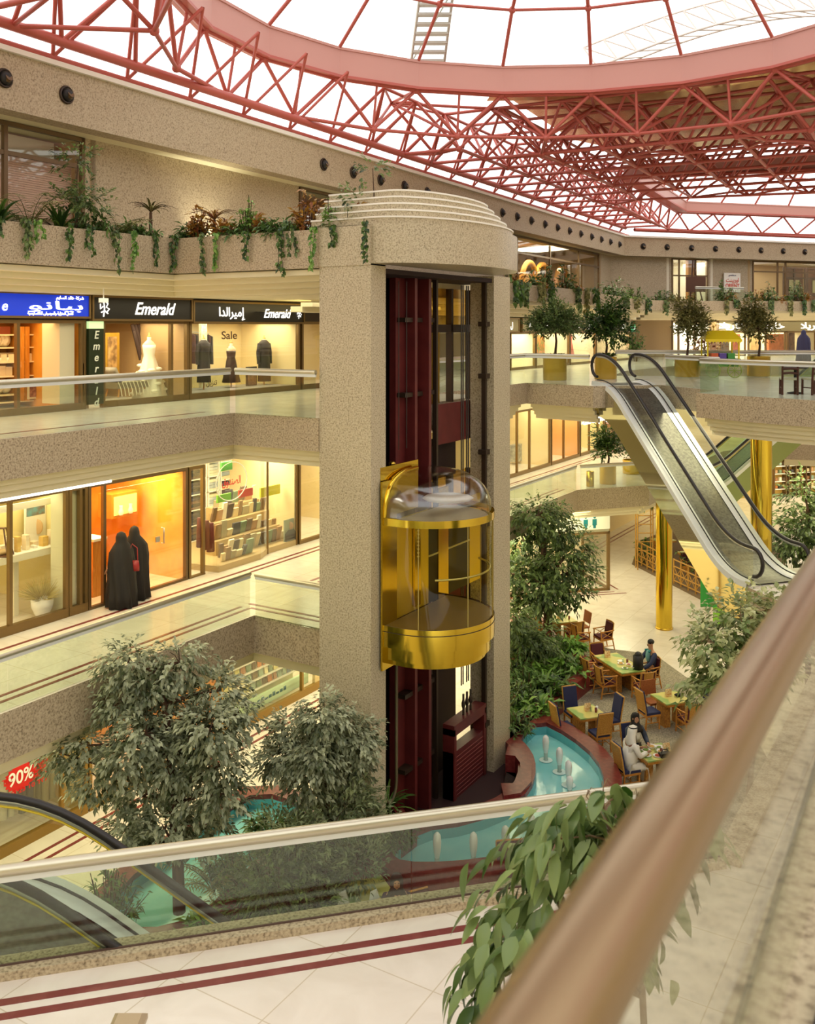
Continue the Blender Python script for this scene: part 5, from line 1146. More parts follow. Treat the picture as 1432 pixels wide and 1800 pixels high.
# ---- low plants
def bush(name, label, base, rad, h, n, L, W, lm, seed, up=.5, cat='plant', group=None, stem=True):
    r = random.Random(seed); t = thing(name, label, cat, base, 0, group); f = MB(); f.tone = []
    st = MB()
    for s in range(max(3,n//14)):
        a = r.uniform(0,6.28); q = r.random()**.6; top_ = Vector((rad*q*math.cos(a), rad*q*math.sin(a), h*(1-.55*q*q)*r.uniform(.55,1))); b0 = Vector((top_.x*.3, top_.y*.3, 0)); 
        if stem: st.tube([b0, b0.lerp(top_,.6)+Vector((0,0,.03)), top_], .008, 4)
        for k in range(14):
            u = r.uniform(.35,1); p = b0.lerp(top_,u)+rv(r)*L*.5; d = Vector((math.cos(a),math.sin(a),0))*.6+rv(r)+Vector((0,0,up-.3)); leaf(f, p, d, Vector((0,0,1))+rv(r)*.5, L*r.uniform(.7,1.2), W*r.uniform(.8,1.2), min(1,max(0,r.random()*.8+.2*u)))
    if stem: st.build('stems', MATS['bark'], t)
    f.build('foliage', lm, t); return t
def fronds(name, label, base, L, n, lm, seed, arch=.8, W=.05, leaflets=True, cat='plant', group=None, erect=.9, trunk=0):
    r = random.Random(seed); t = thing(name, label, cat, base, 0, group); f = MB(); f.tone = []; st = MB()
    if trunk: st.tube([(0,0,0),(0,0,trunk)], [.05,.035], 7)
    for k in range(n):
        a = 6.28*k/n+r.uniform(-.3,.3); e = erect*r.uniform(.6,1.25); ll = L*r.uniform(.75,1.1); pts = []
        p = Vector((0,0,trunk)); 
        for i in range(9):
            el = e-arch*(i/8)**1.2*1.6; pts.append(p.copy()); p = p+Vector((math.cos(a)*math.cos(el), math.sin(a)*math.cos(el), math.sin(el)))*ll/8
        st.tube(pts, [.01*(1-.08*i) for i in range(9)], 4); tn = r.random()
        if leaflets:
            for i in range(2,9):
                for sd in (-1,1):
                    for h_ in (0,.5):
                        q = pts[i].lerp(pts[i-1],h_); dd = (pts[i]-pts[i-1]).normalized(); s = Vector((-math.sin(a),math.cos(a),0))*sd; leaf(f, q, s+dd*.7+Vector((0,0,-.25)), Vector((0,0,1)), ll*.3*(1-.06*i), W*.6, min(1,tn*.7+r.random()*.3))
        else:
            s = Vector((-math.sin(a),math.cos(a),0))
            for i in range(8):
                w0 = W*(1-abs(i-3)/8); w1 = W*(1-abs(i-2)/8) if i < 7 else .002
                f.add([pts[i]-s*w0,pts[i]+s*w0,pts[i+1]+s*w1,pts[i+1]-s*w1],[[0,1,2,3]]); f.tone.append(min(1,tn))
    st.build('stalks', MATS['bark'] if trunk else lm, t); f.build('fronds', lm, t); return t
def vine(label, top, L, seed, lm=DKG, wd=.12, n=None, group=None, sc=.09):
    r = random.Random(seed); t = thing('trailing_vine', label, 'vine', top, 0, group); f = MB(); f.tone = []; st = MB(); inward = D_V
    for s in range(3 if wd > .1 else 2):
        p = Vector((r.uniform(-wd,wd)*.7,r.uniform(-.03,.03),.06)); pts = [p.copy()]; l = L*r.uniform(.6,1)
        for i in range(8): p = p+Vector((r.uniform(-.03,.03),r.uniform(-.015,.015),-l/8)); pts.append(p.copy())
        st.tube(pts,.006,4)
        for i in range(int(n or 26*l+10)):
            u = r.random()**1.2; k = min(7,int(u*8)); q = pts[k].lerp(pts[k+1],u*8-k); leaf(f, q+rv(r)*wd*.35*(1-.5*u), Vector((r.uniform(-1,1),r.uniform(-1,1),-1)), Vector((r.uniform(-1,1),-1,.4)), sc*r.uniform(.7,1.3), sc*.8, r.random())
    st.build('stems', lm, t); f.build('foliage', lm, t); return t
# ---- left parapet: vines and planter plants
def par(px, dy=0): 
    if px > 305:
        k = (px-CX)/F; Y = (PU-.02)/(UX*k+UY); return Vector((k*Y,Y,13.23+dy))
    return Vector((*onv(px,574,PV+.02).xy,13.23+dy))
names = ['first','second','third','fourth','fifth','sixth','seventh','eighth','ninth','tenth','eleventh','twelfth','thirteenth','fourteenth','fifteenth','sixteenth','seventeenth','eighteenth','nineteenth','twentieth']
lv = [(0,.4),(42,.75),(62,.5),(117,.75),(153,.65),(198,.9),(228,.9),(272,.7),(308,.8),(357,1.05),(377,.75),(432,.6),(488,.95),(514,.6),(551,.95),(580,.6),(654,.85)]
for i,(x,L) in enumerate(lv):
    p = par(x) if x < 600 else Vector((*UV(16.1,-10.8),13.27)); p = p+Vector((.02,-.1,0)) if x > 305 else p+D_V*.08
    vine('ivy trailing over the left parapet, %s from the photo edge'%names[i], p, L*1.08, 100+i, [DKG,FIC2,BRT,DKG][i%4], .2 if i in (1,) else .1)
pl_ = [('fronds',-25,.5),('dracaena',22,.75),('palm',78,1.0),('fig',160,1.25),('palm',235,.7),('dracaena2',290,1.0),('croton',330,.7),('dracaena2',355,.75),('fig2',415,.9),('croton',373,.5),('fern',405,.5),('fern',462,.55),('croton',432,.45),('croton2',520,.85),('fig2',560,.7),('palm',590,.6),('tall',600,1.1),('croton',635,.6),('fern',190,.5),('fern',265,.55),('fern',310,.5),('fern',485,.5),('dracaena',130,.55)]
lbl = {'dracaena':'dark broad-leaved dracaena','palm':'feathery palm','fig':'tall tiered fig','dracaena2':'spiky reddish dracaena','croton':'red croton','fig2':'pale small-leaved shrub','fern':'green fern','croton2':'large maroon croton','tall':'tall thin-stemmed plant','fronds':'red-tipped plant'}
pl_ = sorted(pl_, key=lambda q: q[1]); seen = {}
tot = {k: sum(1 for q in pl_ if q[0] == k) for k in lbl}
for i,(k,x,h) in enumerate(pl_):
    h *= 1.3; seen[k] = seen.get(k,0)+1; p = par(x,-.1) if x < 600 else Vector((*UV(16.6,-11.2-.3*(i%3)),13.1)); p = p-D_V*.45 if x <= 305 else p+D_U*.4
    p.z = 13.1; sfx = '' if tot[k] == 1 else ', %s of its kind from the photo edge'%names[seen[k]-1]; lb = lbl[k]+' in the left third-floor planter'+sfx
    if k in ('dracaena',): fronds('dracaena', lb, p, .8, 20, DKG, i, .75, .055, False, erect=1.1)
    elif k == 'palm': fronds('palm', lb, p, h*1.05, 11, OLV, i, .8, .06, True, erect=1.0)
    elif k == 'dracaena2': fronds('dracaena', lb, p, .6, 22, CRO if i%2 else OLV, i, .9, .03, False, erect=.9, trunk=h*.55)
    elif k == 'fig':
        b = p; tree('potted_fig', lb, b, [b,b+Vector((0,0,h*.6)),b+Vector((.03,0,h))], [(b+Vector((0,0,h)),.24),(b+Vector((.12,0,h*.6)),.3),(b+Vector((-.15,.05,h*.45)),.28),(b+Vector((.3,0,h*.4)),.3)], 900, .13, .06, FIC2, seed=i, tr=.025, droop=.2, cat='plant', twigs=False)
    elif k == 'tall': b = p; tree('potted_fig', lb, b, [b,b+Vector((.05,0,h*.6)),b+Vector((.02,0,h))], [(b+Vector((.02,0,h)),.22),(b+Vector((-.3,0,h*.55)),.26)], 200, .12, .06, FIC2, seed=i, tr=.018, droop=.1, cat='plant', twigs=False)
    elif k in ('croton','croton2','fronds'): bush('croton', lb, p, .26 if k == 'croton' else .36, h, 230, .2, .08, CRO, i, .7)
    elif k == 'fig2': bush('shrub', lb, p, .26, h, 260, .12, .06, BRT, i, .5)
    else: bush('fern', lb, p, .5, h*.75, 420, .22, .06, FERN, i, .1)
# ---- right third-floor planter
def qp(px, back=.45):
    best = None
    for i in range(len(QP)-1):
        t = along(px, QP[i], QP[i+1]); L = (Vector(QP[i+1])-Vector(QP[i])).length
        if -.01 <= t <= L+.01:
            d = (Vector(QP[i+1])-Vector(QP[i]))/L; q = Vector(QP[i])+d*t; n = Vector((-d.y,d.x)); q = q+n*back; return Vector((q.x,q.y,12.35))
    return Vector((*QP[-1],12.35))
kinds = [('fern',905,1.0),('croton',925,.9),('shrub',975,1.7),('croton',960,.9),('shrub',1010,1.8),('fern',945,1.1),('croton',1035,1.2),('fern',990,1.0),('fern',1062,1.1),('shrub',1098,2.2),('fern',1085,1.3),('shrub',1130,1.9),('fern',1112,1.3),('fern',1165,1.5),('shrub',1180,1.3),('shrub',1275,2.4),('croton',1293,1.6),('fern',1285,1.7),('fern',1325,1.6),('croton',1335,1.5),('shrub',1358,2.2),('croton',1375,1.5),('fern',1345,1.4),('shrub',1405,2.6),('croton',1418,1.6),('fern',1390,1.5)]
cnt2 = {}
for i,(k,x,h) in enumerate(sorted(kinds, key=lambda q: q[1])):
    cnt2[k] = cnt2.get(k,0)+1; p = qp(x); lb = {'fern':'green fern','croton':'reddish croton','shrub':'tall loose shrub'}[k]+' in the far third-floor planter, %s of its kind from the lift tower'%(names[cnt2[k]-1])
    h2 = h*.62; bush(k, lb, p, .5 if k != 'shrub' else .55, h2*1.15+.2, 150 if k != 'shrub' else 230, .26, .11, {'fern':FERN,'croton':CRO,'shrub':FIC2}[k], 300+i, .4)
for i,x in enumerate((903,918,946,962,1012,1028,1042,1095,1116,1135,1170,1277,1293,1354,1389,1410,1428)):
    p = qp(x,-.14); p.z = 12.78; vine('vine trailing over the far parapet, %s from the lift tower'%names[i], p, R_.uniform(.6,1.15), 400+i, [DKG,FIC2,OLV][i%3], .16, 30, sc=.17)
# ================================================================== POOLS AND BEDS
def G(x, y, z): p = at(x,y,z); return (p.x,p.y)
def closed_off(poly, d):
    n = len(poly); out = []; a = sum(poly[i][0]*poly[(i+1)%n][1]-poly[(i+1)%n][0]*poly[i][1] for i in range(n)); sg_ = 1 if a > 0 else -1
    for i in range(n):
        p0,p1,p2 = Vector(poly[i-1]),Vector(poly[i]),Vector(poly[(i+1)%n]); t1 = (p1-p0).normalized(); t2 = (p2-p1).normalized(); n1 = Vector((t1.y,-t1.x))*sg_; n2 = Vector((t2.y,-t2.x))*sg_; b = (n1+n2); b = b.normalized() if b.length > .1 else n1; k = max(.5, b.dot(n1)); q = p1+b*(d/k); out.append((q.x,q.y))
    return out
def smooth(poly, it=2):
    for _ in range(it):
        n = len(poly); o = []
        for i in range(n):
            a = Vector(poly[i]); b = Vector(poly[(i+1)%n]); o += [tuple(a*.75+b*.25), tuple(a*.25+b*.75)]
        poly = o
    return poly
WATER = mat('pool_water', S(124,200,202), .06, var=S(146,214,212), scale=1.2, bump=.12, detail=4)
PTILE = mat('pool_tile', S(96,176,184), .3)
def ringmesh(name, a, b, z0, z1, mt, **kw):
    n = len(a); m = MB(); vs = [(*p,z0) for p in a]+[(*p,z0) for p in b]+[(*p,z1) for p in a]+[(*p,z1) for p in b]
    m.add(vs, [[2*n+i,2*n+(i+1)%n,3*n+(i+1)%n,3*n+i] for i in range(n)]+[[i,(i+1)%n,2*n+(i+1)%n,2*n+i] for i in range(n)]+[[n+i,3*n+i,3*n+(i+1)%n,n+(i+1)%n] for i in range(n)])
    return m.build(name, mt, **kw)
def pool(label, poly, sm_=1):
    poly = smooth(poly, sm_); t = thing('fountain_pool', label, 'pool', (0,0,0)); outer = closed_off(poly,.42)
    ringmesh('curb', poly, outer, 0, .55, MAROON_ST, parent=t); inner = closed_off(poly,-.02); ringmesh('tile_band', inner, poly, .05, .44, PTILE, parent=t)
    m = MB(); m.add([(*p,.24) for p in inner], [list(range(len(inner)))]); o = m.build('water', WATER, t); return t
PR = [G(x,y,.25) for x,y in ((948,1283),(1000,1310),(1049,1352),(1065,1400),(1045,1455),(985,1500),(881,1529),(790,1541),(708,1541),(684,1525),(736,1478),(825,1467),(917,1428),(941,1391),(941,1355),(926,1330),(912,1318))]
pool('turquoise fountain pool with maroon curb right of the lift tower', PR, 1)
PLf = [G(x,y,.25) for x,y in ((455,1412),(545,1440),(525,1475),(440,1545),(350,1640),(250,1665),(205,1640),(200,1590),(330,1495),(395,1447))]
pool('turquoise pool with maroon curb left of the lift tower, under the ficus', PLf, 1)
def jet(label, x, y, h, z=.25):
    p = at(x,y,z); t = thing('fountain_jet', label, 'fountain', p)
    m = MB(); m.lathe([(.05,-.02),(.05,h*.3),(.035,h*.32)], n=10); m.build('nozzle', mat('nozzle_water', S(170,190,180), .2), t)
    m = MB(); m.lathe([(.045,h*.28),(.075,h*.5),(.085,h*.75),(.07,h*.93),(.03,h*1.0),(.0,h*1.01)], n=12); m.build('plume', mat('foam', S(238,238,232), .6, bump=.4, scale=40), t)
    m = MB(); m.lathe([(.06,.012),(.13,.02),(.17,.004)], n=16, caps=False); m.build('splash', mat('splash', S(196,224,220), .4), t)
jl = ['nearest the pool tip','second from the pool tip','third from the pool tip','just behind the leafy plant top','fourth from the lower left end','third from the lower left end','second from the lower left end','at the lower left end']
for i,(x,y,h) in enumerate(((959,1336,.62),(983,1357,.6),(999,1380,.58),(1001,1398,.45),(934,1487,.66),(888,1508,.66),(832,1522,.68),(768,1526,.72))): jet('white fountain jet in the right pool, '+jl[i], x, y, h)
jet('white fountain jet in the left pool under the ficus', 412, 1510, .5)
# round maroon planter ring at the tower foot
t = thing('planter_ring', 'curved maroon granite planter ring at the foot of the lift tower', 'planter'); 
arc = [G(x,y,.6) for x,y in ((885,1400),(915,1395),(934,1375),(935,1345),(918,1322),(893,1310))]; arc2 = [G(x,y,.6) for x,y in ((880,1378),(905,1378),(914,1362),(914,1342),(905,1330),(888,1328))]
def strip3(name, a, b, z0, z1, mt, parent):
    n = len(a); m = MB(); vs = [(*p,z0) for p in a]+[(*p,z0) for p in b]+[(*p,z1) for p in a]+[(*p,z1) for p in b]
    m.add(vs, [[2*n+i,2*n+i+1,3*n+i+1,3*n+i] for i in range(n-1)]+[[i,i+1,2*n+i+1,2*n+i] for i in range(n-1)]+[[n+i,3*n+i,3*n+i+1,n+i+1] for i in range(n-1)]); m.add([vs[0],vs[n],vs[3*n],vs[2*n]],[[0,1,2,3]]); m.add([vs[n-1],vs[2*n-1],vs[4*n-1],vs[3*n-1]],[[0,1,2,3]]); return m.build(name, mt, parent)
strip3('curb', arc, arc2, 0, .62, MAROON_ST, t); m = MB(); m.add([(*q,.2) for q in arc2]+[(*arc[-1],.2)],[list(range(len(arc2)+1))]); m.build('soil', SOIL, t)
def bed(label, pts, z=.42, curb=.22):
    poly = [G(x,y,.5) for x,y in pts]; t = thing('planting_bed', label, 'planter'); ringmesh('curb', closed_off(poly,-curb), poly, 0, .55, MAROON_ST, parent=t); m = MB(); m.add([(*p,z) for p in closed_off(poly,-curb+.02)], [list(range(len(poly)))]); m.build('soil', SOIL, t)
bed('maroon-edged planting bed in front of the lift tower', ((548,1437),(600,1415),(700,1415),(738,1462),(640,1535),(585,1580),(565,1640),(360,1655),(450,1550),(535,1478)))
bed('maroon-edged planting bed right of the lift tower along the café', ((895,1303),(964,1243),(1042,1181),(1040,1160),(990,1135),(955,1088),(897,1082)), curb=.35)
# bed plants
bl = [('fern','bright spider plant at the tower foot',680,1430,.55,'bright'),('fern','dark low bush by the left pool',470,1470,.5,'dark'),('shrub','feathery grey-green shrub behind the near glass, centre',560,1560,.6,'olive'),('shrub','feathery grey-green shrub behind the near glass, right of centre',600,1510,.6,'olive'),('shrub','feathery grey-green shrub below the tower',690,1490,.5,'olive'),('shrub','dense dark shrub behind the near glass, left of centre',470,1600,.7,'mid'),('fern','low leafy plant under the dense dark shrub',520,1640,.45,'bright'),('palm','thin-fronded palm by the left pool jet',375,1570,.8,'palm'),('shrub','shrub with small leaves beside the trunk of the large ficus',410,1560,.55,'mid'),('fern','broad-leaved ground cover at the foot of the large ficus',360,1655,.45,'bright'),('shrub','sparse shrub at the left pool corner',190,1640,.7,'mid'),('fern','fern at the left of the tower base',620,1450,.5,'bright'),('shrub','bush in front of the round ficus trunk',540,1480,.5,'mid'),('fern','fern between the two pools',590,1600,.4,'mid')]
for i,(k,lb,x,y,sz,tn) in enumerate(bl):
    p = at(x,y,.42); lm = {'bright':BRT,'dark':DKG,'olive':FIC2,'mid':FERN,'palm':OLV}[tn]
    if 'spider' in lb: fronds('spider_plant', lb, p, .8, 34, BRT, 500+i, .95, .035, False, erect=1.15)
    elif k == 'palm': fronds('palm', lb, p, 1.15, 16, OLV, 500+i, .7, .05, True, erect=1.15)
    elif k == 'fern': bush('fern', lb, p, sz*1.1, sz, 330, .24, .07, lm, 500+i, .2)
    else: bush('shrub', lb, p, sz*1.05, sz*1.75, 640, .16, .05, lm, 500+i, .2)
for i,(x,y,lb,cs_) in enumerate(((572,1590,'feathery grey-green shrub right before the lift tower foot',((-.5,0,.6,.5),(.1,.1,.9,.55),(.6,0,.7,.5),(0,0,1.5,.5),(.35,.1,1.75,.4),(-.35,0,1.3,.4))),(628,1530,'feathery shrub at the right corner of the lift tower foot',((0,0,.5,.45),(.2,0,.9,.38),(-.2,0,1.2,.42),(.0,0,1.6,.3))),(520,1610,'feathery shrub left before the lift tower foot',((-.4,0,.6,.5),(.3,0,.8,.5),(0,0,1.4,.45),(-.3,0,1.6,.35))),(490,1645,'wide dark shrub near the near glass below the round ficus',((-.6,0,.5,.5),(0,0,.7,.55),(.5,0,.5,.5),(-.2,0,1.2,.45))))):
    bb = at(x,y,.42); tree('shrub', lb, bb, [bb,bb+Vector((0,0,.6)),bb+Vector((0,0,1.2))], [(bb+Vector(c[:3]),c[3]) for c in cs_], 2600, .13, .045, [OLV2,FIC2][i == 3], seed=580+i, tr=.03, droop=.1, cat='plant')
b2 = [('spider_plant','bright strappy plant in the café bed',955,1215,.7),('fern','dark fern at the back of the café bed',915,1150,.55),('broad','broad-leaved plant at the right end of the café bed',1005,1185,.5),('broad','broad-leaved plant mid café bed near the curb',975,1225,.45),('fern','grey-green fern low in the café bed by the tower',915,1250,.55),('fern','fern at the near end of the café bed',905,1292,.5),('broad','leafy plant in the middle of the café bed',935,1190,.6),('fern','bushy fern below the broad ficus trunk',960,1160,.5),('broad','bright leafy plant below the near fern',940,1255,.4),('fern','dark fern beside the bright leafy plant',925,1222,.5),('broad','upright leafy plant at the far tip of the café bed',1000,1150,.45),('shrub','tall dark shrub against the lift tower',905,1205,.7)]
for i,(k,lb,x,y,sz) in enumerate(b2):
    p = at(x,y,.42)
    if k == 'spider_plant': fronds(k, lb, p, .95, 30, BRT, 540+i, .9, .045, False, erect=1.2)
    elif k == 'broad': bush('leafy_plant', lb, p, sz*1.2, sz*1.5, 200, .36, .13, DKG if i%2 else BRT, 540+i, .5)
    else: bush(k, lb, p, sz*1.25, sz*1.6, 420, .24, .07, [DKG,FERN][i%2], 540+i, .2)
# ================================================================== CAFÉ
CARP = mat('cafe_carpet', S(120,112,92), .95, var=S(168,158,136), scale=24, detail=5)
m = MB(); cp = [G(x,y,.01) for x,y in ((945,1095),(1000,1112),(1068,1140),(1150,1150),(1240,1215),(1330,1300),(1420,1460),(1150,1560),(1090,1420),(1075,1362),(1000,1290),(955,1262),(1045,1185))]
m.prism(cp, 0, .012); struct(m.build('floor_carpet', CARP))
CANE = mat('cane', S(206,142,56), .45, var=S(176,112,40), scale=10); CANEP = mat('cane_weave', S(214,164,78), .5, var=S(178,124,50), scale=60); BLUEC = mat('navy_cushion', S(40,46,84), .8); MARC = mat('maroon_cushion', S(84,28,40), .8)
TTOP = mat('table_top', S(206,196,110), .3, var=S(140,172,90), scale=2.2, contrast=(.48,.56), detail=1)
def mk_side(label, loc, rz, group):                     # faces -Y locally
    t = thing('side_chair', label, 'chair', loc, rz, group)
    m = MB(); m.box((0,0,.4),(.46,.46,.05)); sf = m.build('seat_frame', CANE, t)
    m = MB(); m.box((0,-.01,.455),(.44,.44,.07)); m.build('seat_cushion', BLUEC, sf)
    for sx in (-1,1):
        m = MB(); m.tube([(sx*.2,-.2,.4),(sx*.2,-.2,.02),(sx*.2,-.2,0)],[.024,.022,.03],7); m.build('leg', CANE, t)
        m = MB(); m.tube([(sx*.2,.2,.4),(sx*.2,.24,0)],[.024,.026],7); m.build('leg', CANE, t)
    m = MB(); 
    for sx in (-1,1): m.tube([(sx*.2,.21,.4),(sx*.2,.27,.75),(sx*.2,.34,1.08)],.022,7)
    m.tube([(-.21,.34,1.08),(.21,.34,1.08)],.024,7); m.tube([(-.2,.23,.5),(.2,.23,.5)],.016,6)
    m.add([(-.19,.235,.5),(.19,.235,.5),(.19,.345,1.06),(-.19,.345,1.06)],[[0,1,2,3]]); br_ = m.build('backrest', [CANEP], t)
    m = MB(); rt = Matrix.Rotation(-.19,3,'X'); m.box((0,.245,.79),(.4,.06,.6),0,rt); m.build('back_cushion', BLUEC, br_)
    m = MB()
    for sx in (-1,1): m.tube([(sx*.2,-.2,.2),(sx*.2,.22,.2)],.014,6)
    m.tube([(-.2,0,.2),(.2,0,.2)],.014,6); m.build('stretcher', CANE, t); return t
def mk_arm(label, loc, rz, group):
    t = thing('armchair', label, 'chair', loc, rz, group)
    m = MB(); m.box((0,0,.38),(.52,.5,.05)); sf = m.build('seat_frame', CANE, t); m = MB(); m.box((0,-.01,.43),(.48,.46,.08)); m.build('seat_cushion', MARC, sf)
    for sx in (-1,1):
        m = MB(); m.tube([(sx*.25,-.22,.64),(sx*.25,-.22,.3),(sx*.26,-.24,0)],.022,7); m.build('leg', CANE, t); m = MB(); m.tube([(sx*.24,.22,.4),(sx*.25,.3,0)],.022,7); m.build('leg', CANE, t)
        m = MB(); m.tube([(sx*.25,-.26,.65),(sx*.26,0,.66),(sx*.24,.28,.68)],.022,7); m.tube([(sx*.25,-.2,.42),(sx*.25,.22,.64)],.013,5); m.tube([(sx*.25,-.2,.64),(sx*.25,.22,.42)],.013,5); m.build('armrest', CANE, t)
    m = MB()
    def bk(z): return .22+.16*(z-.4)
    rows = []
    for z in (.42,.55,.7,.85,.92):
        rows.append([(x*(1-.06*(z-.4)), bk(z)+.03-.1*(x/.26)**2*.6, z) for x in (-.26,-.13,0,.13,.26)])
    vs = [p for r in rows for p in r]; m.add(vs, [[i*5+k,i*5+k+1,(i+1)*5+k+1,(i+1)*5+k] for i in range(4) for k in range(4)], True); m.tube([rows[0][0]]+[r[0] for r in rows]+rows[-1]+[r[-1] for r in rows[::-1]],.018,6); br_ = m.build('backrest', CANEP, t)
    m = MB(); rt = Matrix.Rotation(-.15,3,'X'); m.box((0,bk(.68)-.03,.7),(.42,.07,.4),0,rt); m.build('back_cushion', MARC, br_)
    m = MB(); m.tube([(-.25,-.22,.16),(.25,-.22,.16)],.013,6); m.tube([(-.25,-.22,.16),(-.25,.27,.16)],.013,6); m.tube([(.25,-.22,.16),(.25,.27,.16)],.013,6); m.build('stretcher', CANE, t); return t
def mk_wick(label, loc, rz, group):
    t = thing('wicker_chair', label, 'chair', loc, rz, group); WK = mat('brown_wicker', S(168,96,44), .6, var=S(130,70,30), scale=50)
    m = MB(); m.box((0,0,.42),(.46,.44,.06)); m.build('seat', WK, t); m = MB(); rt = Matrix.Rotation(-.15,3,'X'); m.box((0,.26,.74),(.46,.04,.4),0,rt); m.build('backrest', WK, t)
    for sx in (-1,1):
        for sy in (-1,1): m = MB(); m.tube([(sx*.2,sy*.19,.42),(sx*.21,sy*.22,0)],.02,6); m.build('leg', CANE, t)
        m = MB(); m.tube([(sx*.21,.22,.42),(sx*.21,.31,.9)],.018,6); m.build('back_post', CANE, t)
    return t
TA = math.atan2(D_W.y, D_W.x)+.08
def table(label, c, lx, ly, ang=TA, group=None):
    t = thing('cafe_table', label, 'table', (c[0],c[1],0), ang, 'café tables')
    m = MB(); m.box((0,0,.735),(lx,ly,.035)); m.build('tabletop', TTOP, t)
    m = MB(); 
    for s in (-1,1): m.box((0,s*(ly/2-.01),.69),(lx,.02,.06)); m.box((s*(lx/2-.01),0,.69),(.02,ly,.06))
    m.build('apron', CANE, t)
    for sx in (-1,1):
        m = MB(); m.box((sx*lx*.3,0,.33),(lx*.22,ly*.5,.66)); m.build('pedestal', mat('cane_base', S(150,96,40), .5, var=S(196,140,60), scale=18), t)
    return t
def ground(x,y,z=0): p = at(x,y,z); return Vector((p.x,p.y,0))
ca, sa = math.cos(TA), math.sin(TA); AX = Vector((ca,sa,0)); MX = Vector((sa,-ca,0))     # AX to the right, MX towards the viewer
tabs = {'B': (ground(1031,1251,.75), .8, .8), 'C': (ground(1179,1226,.75), .82, .82), 'D': (ground(1150,1322,.75), .9, .82), 'A': (ground(1088,1165,.75), .82, 1.7), 'E': (ground(988,1088,.75), .8, .8)}
tl_ = {'B':'square cane café table ringed by four navy chairs next to the pool','C':'square cane café table with a rolled dark cloth on it, right of centre','D':'laden cane café table where the man in white sits','A':'long cane café table where the man in the jacket sits','E':'small cane café table at the far end beside the ficus'}
for k,(c,lx,ly) in tabs.items(): table(tl_[k], c, lx, ly)
first = {}
def chair(kind, label, p, face):
    rz = math.atan2(face.y, face.x)+math.pi/2; g = {'s':'navy cushioned cane chairs','a':'maroon cushioned cane armchairs','w':'wicker chairs'}[kind]
    if kind not in first: first[kind] = {'s':mk_side,'a':mk_arm,'w':mk_wick}[kind](label, p, rz, g); return first[kind]
    return dup(first[kind], p, rz, label)
def sit(kind, tk, side, off_=0, gap=.28, label=''):
    c,lx,ly = tabs[tk]
    d = {'l':-AX,'r':AX,'n':MX,'f':-MX}[side]; o = (lx if side in 'lr' else ly)/2+gap; s = MX if side in 'lr' else AX
    return chair(kind, label, c+d*o+s*off_, -d)
for s,lb in (('l','navy chair at the pool-side table, left side'),('r','navy chair at the pool-side table, right side'),('n','navy chair at the pool-side table with its cane back to the viewer'),('f','navy chair at the pool-side table, far side by the maroon curb')): sit('s','B',s,0,.3,lb)
sit('s','C','l',0,.3,'navy high-backed cane chair at the table with the rolled cloth'); sit('a','C','n',.1,.3,'cane armchair with its back to the viewer at the table with the rolled cloth'); sit('w','C','f',-.15,.25,'brown wicker chair on the far side of the table with the rolled cloth'); sit('s','C','r',.2,.4,'navy chair at the right of the table with the rolled cloth, by the bronze rail')
sit('s','D','l',0,.3,'navy chair under the man in white'); sit('s','D','f',-.12,.32,'navy chair under the woman in the dark headscarf'); sit('s','D','r',0,.3,'navy chair at the right of the laden table'); sit('s','D','n',.1,.3,'navy chair at the near side of the laden table')
sit('a','A','f',0,.3,'maroon armchair at the far end of the long table'); sit('a','A','l',-.25,.4,'cane armchair left of the long table, farther one half behind leaves'); sit('a','A','l',.5,.35,'maroon armchair with a dark garment left of the long table'); sit('a','A','r',.3,.45,'maroon armchair under the man in the jacket'); sit('a','A','n',.15,.3,'cane armchair at the near end of the long table seen from behind')
sit('a','E','l',0,.3,'maroon armchair half hidden by the ficus trunk'); sit('a','E','n',.1,.3,'cane armchair with its back to the viewer at the far small table'); sit('w','E','r',0,.35,'wicker chair at the right of the far small table')
chair('a','maroon armchair alone between the two farther tables', ground(1020,1142), AX); chair('a','cane armchair facing the lone maroon one', ground(1060,1140), -AX)
CARD = mat('menu_orange', S(206,140,56), .5, var=S(240,220,170), scale=20)
for k,dx,dy,lb in (('B',.05,-.05,'pool-side table'),('C',-.02,-.1,'table with the rolled cloth'),('D',.3,.05,'laden table'),('A',-.1,-.55,'long table'),('E',-.05,-.1,'far small table')):
    c = tabs[k][0]; m = MB(); m.loft([[(-.09,-.05,0),(.09,-.05,0),(.09,.05,0),(-.09,.05,0)],[(-.09,-.01,.2),(.09,-.01,.2),(.09,.01,.2),(-.09,.01,.2)]],False); o = m.build('menu_stand', CARD); o.location = c+AX*dx+MX*dy+Vector((0,0,.7525)); o.rotation_euler = (0,0,TA); tag(o,'orange tent menu card standing on the %s'%lb,'menu')
FOODM = [mat('food_%d'%i,S(*c),.6) for i,c in enumerate(((206,160,80),(120,150,60),(180,80,50)))]
def dish(tk, dx, dy, r, food, lb, bowl=False):
    c = tabs[tk][0]; t = thing('bowl' if bowl else 'plate', lb, 'bowl' if bowl else 'plate', c+AX*dx+MX*dy+Vector((0,0,.7525)), 0, 'tableware on the '+{'D':'laden','A':'long','B':'pool-side','C':'rolled cloth','E':'far'}[tk]+' table'); m = MB()
    m.lathe([(r*.5,0),(r*.95,.015 if not bowl else .06),(r,.02 if not bowl else .07),(r*.9,.02 if not bowl else .065),(r*.5,.008)],n=16); m.build('dish',PORC,t)
    if food is not None: m = MB(); m.ell((0,0,.02 if not bowl else .05),(r*.6,r*.55,.03),8,6); m.build('food',FOODM[food],t)
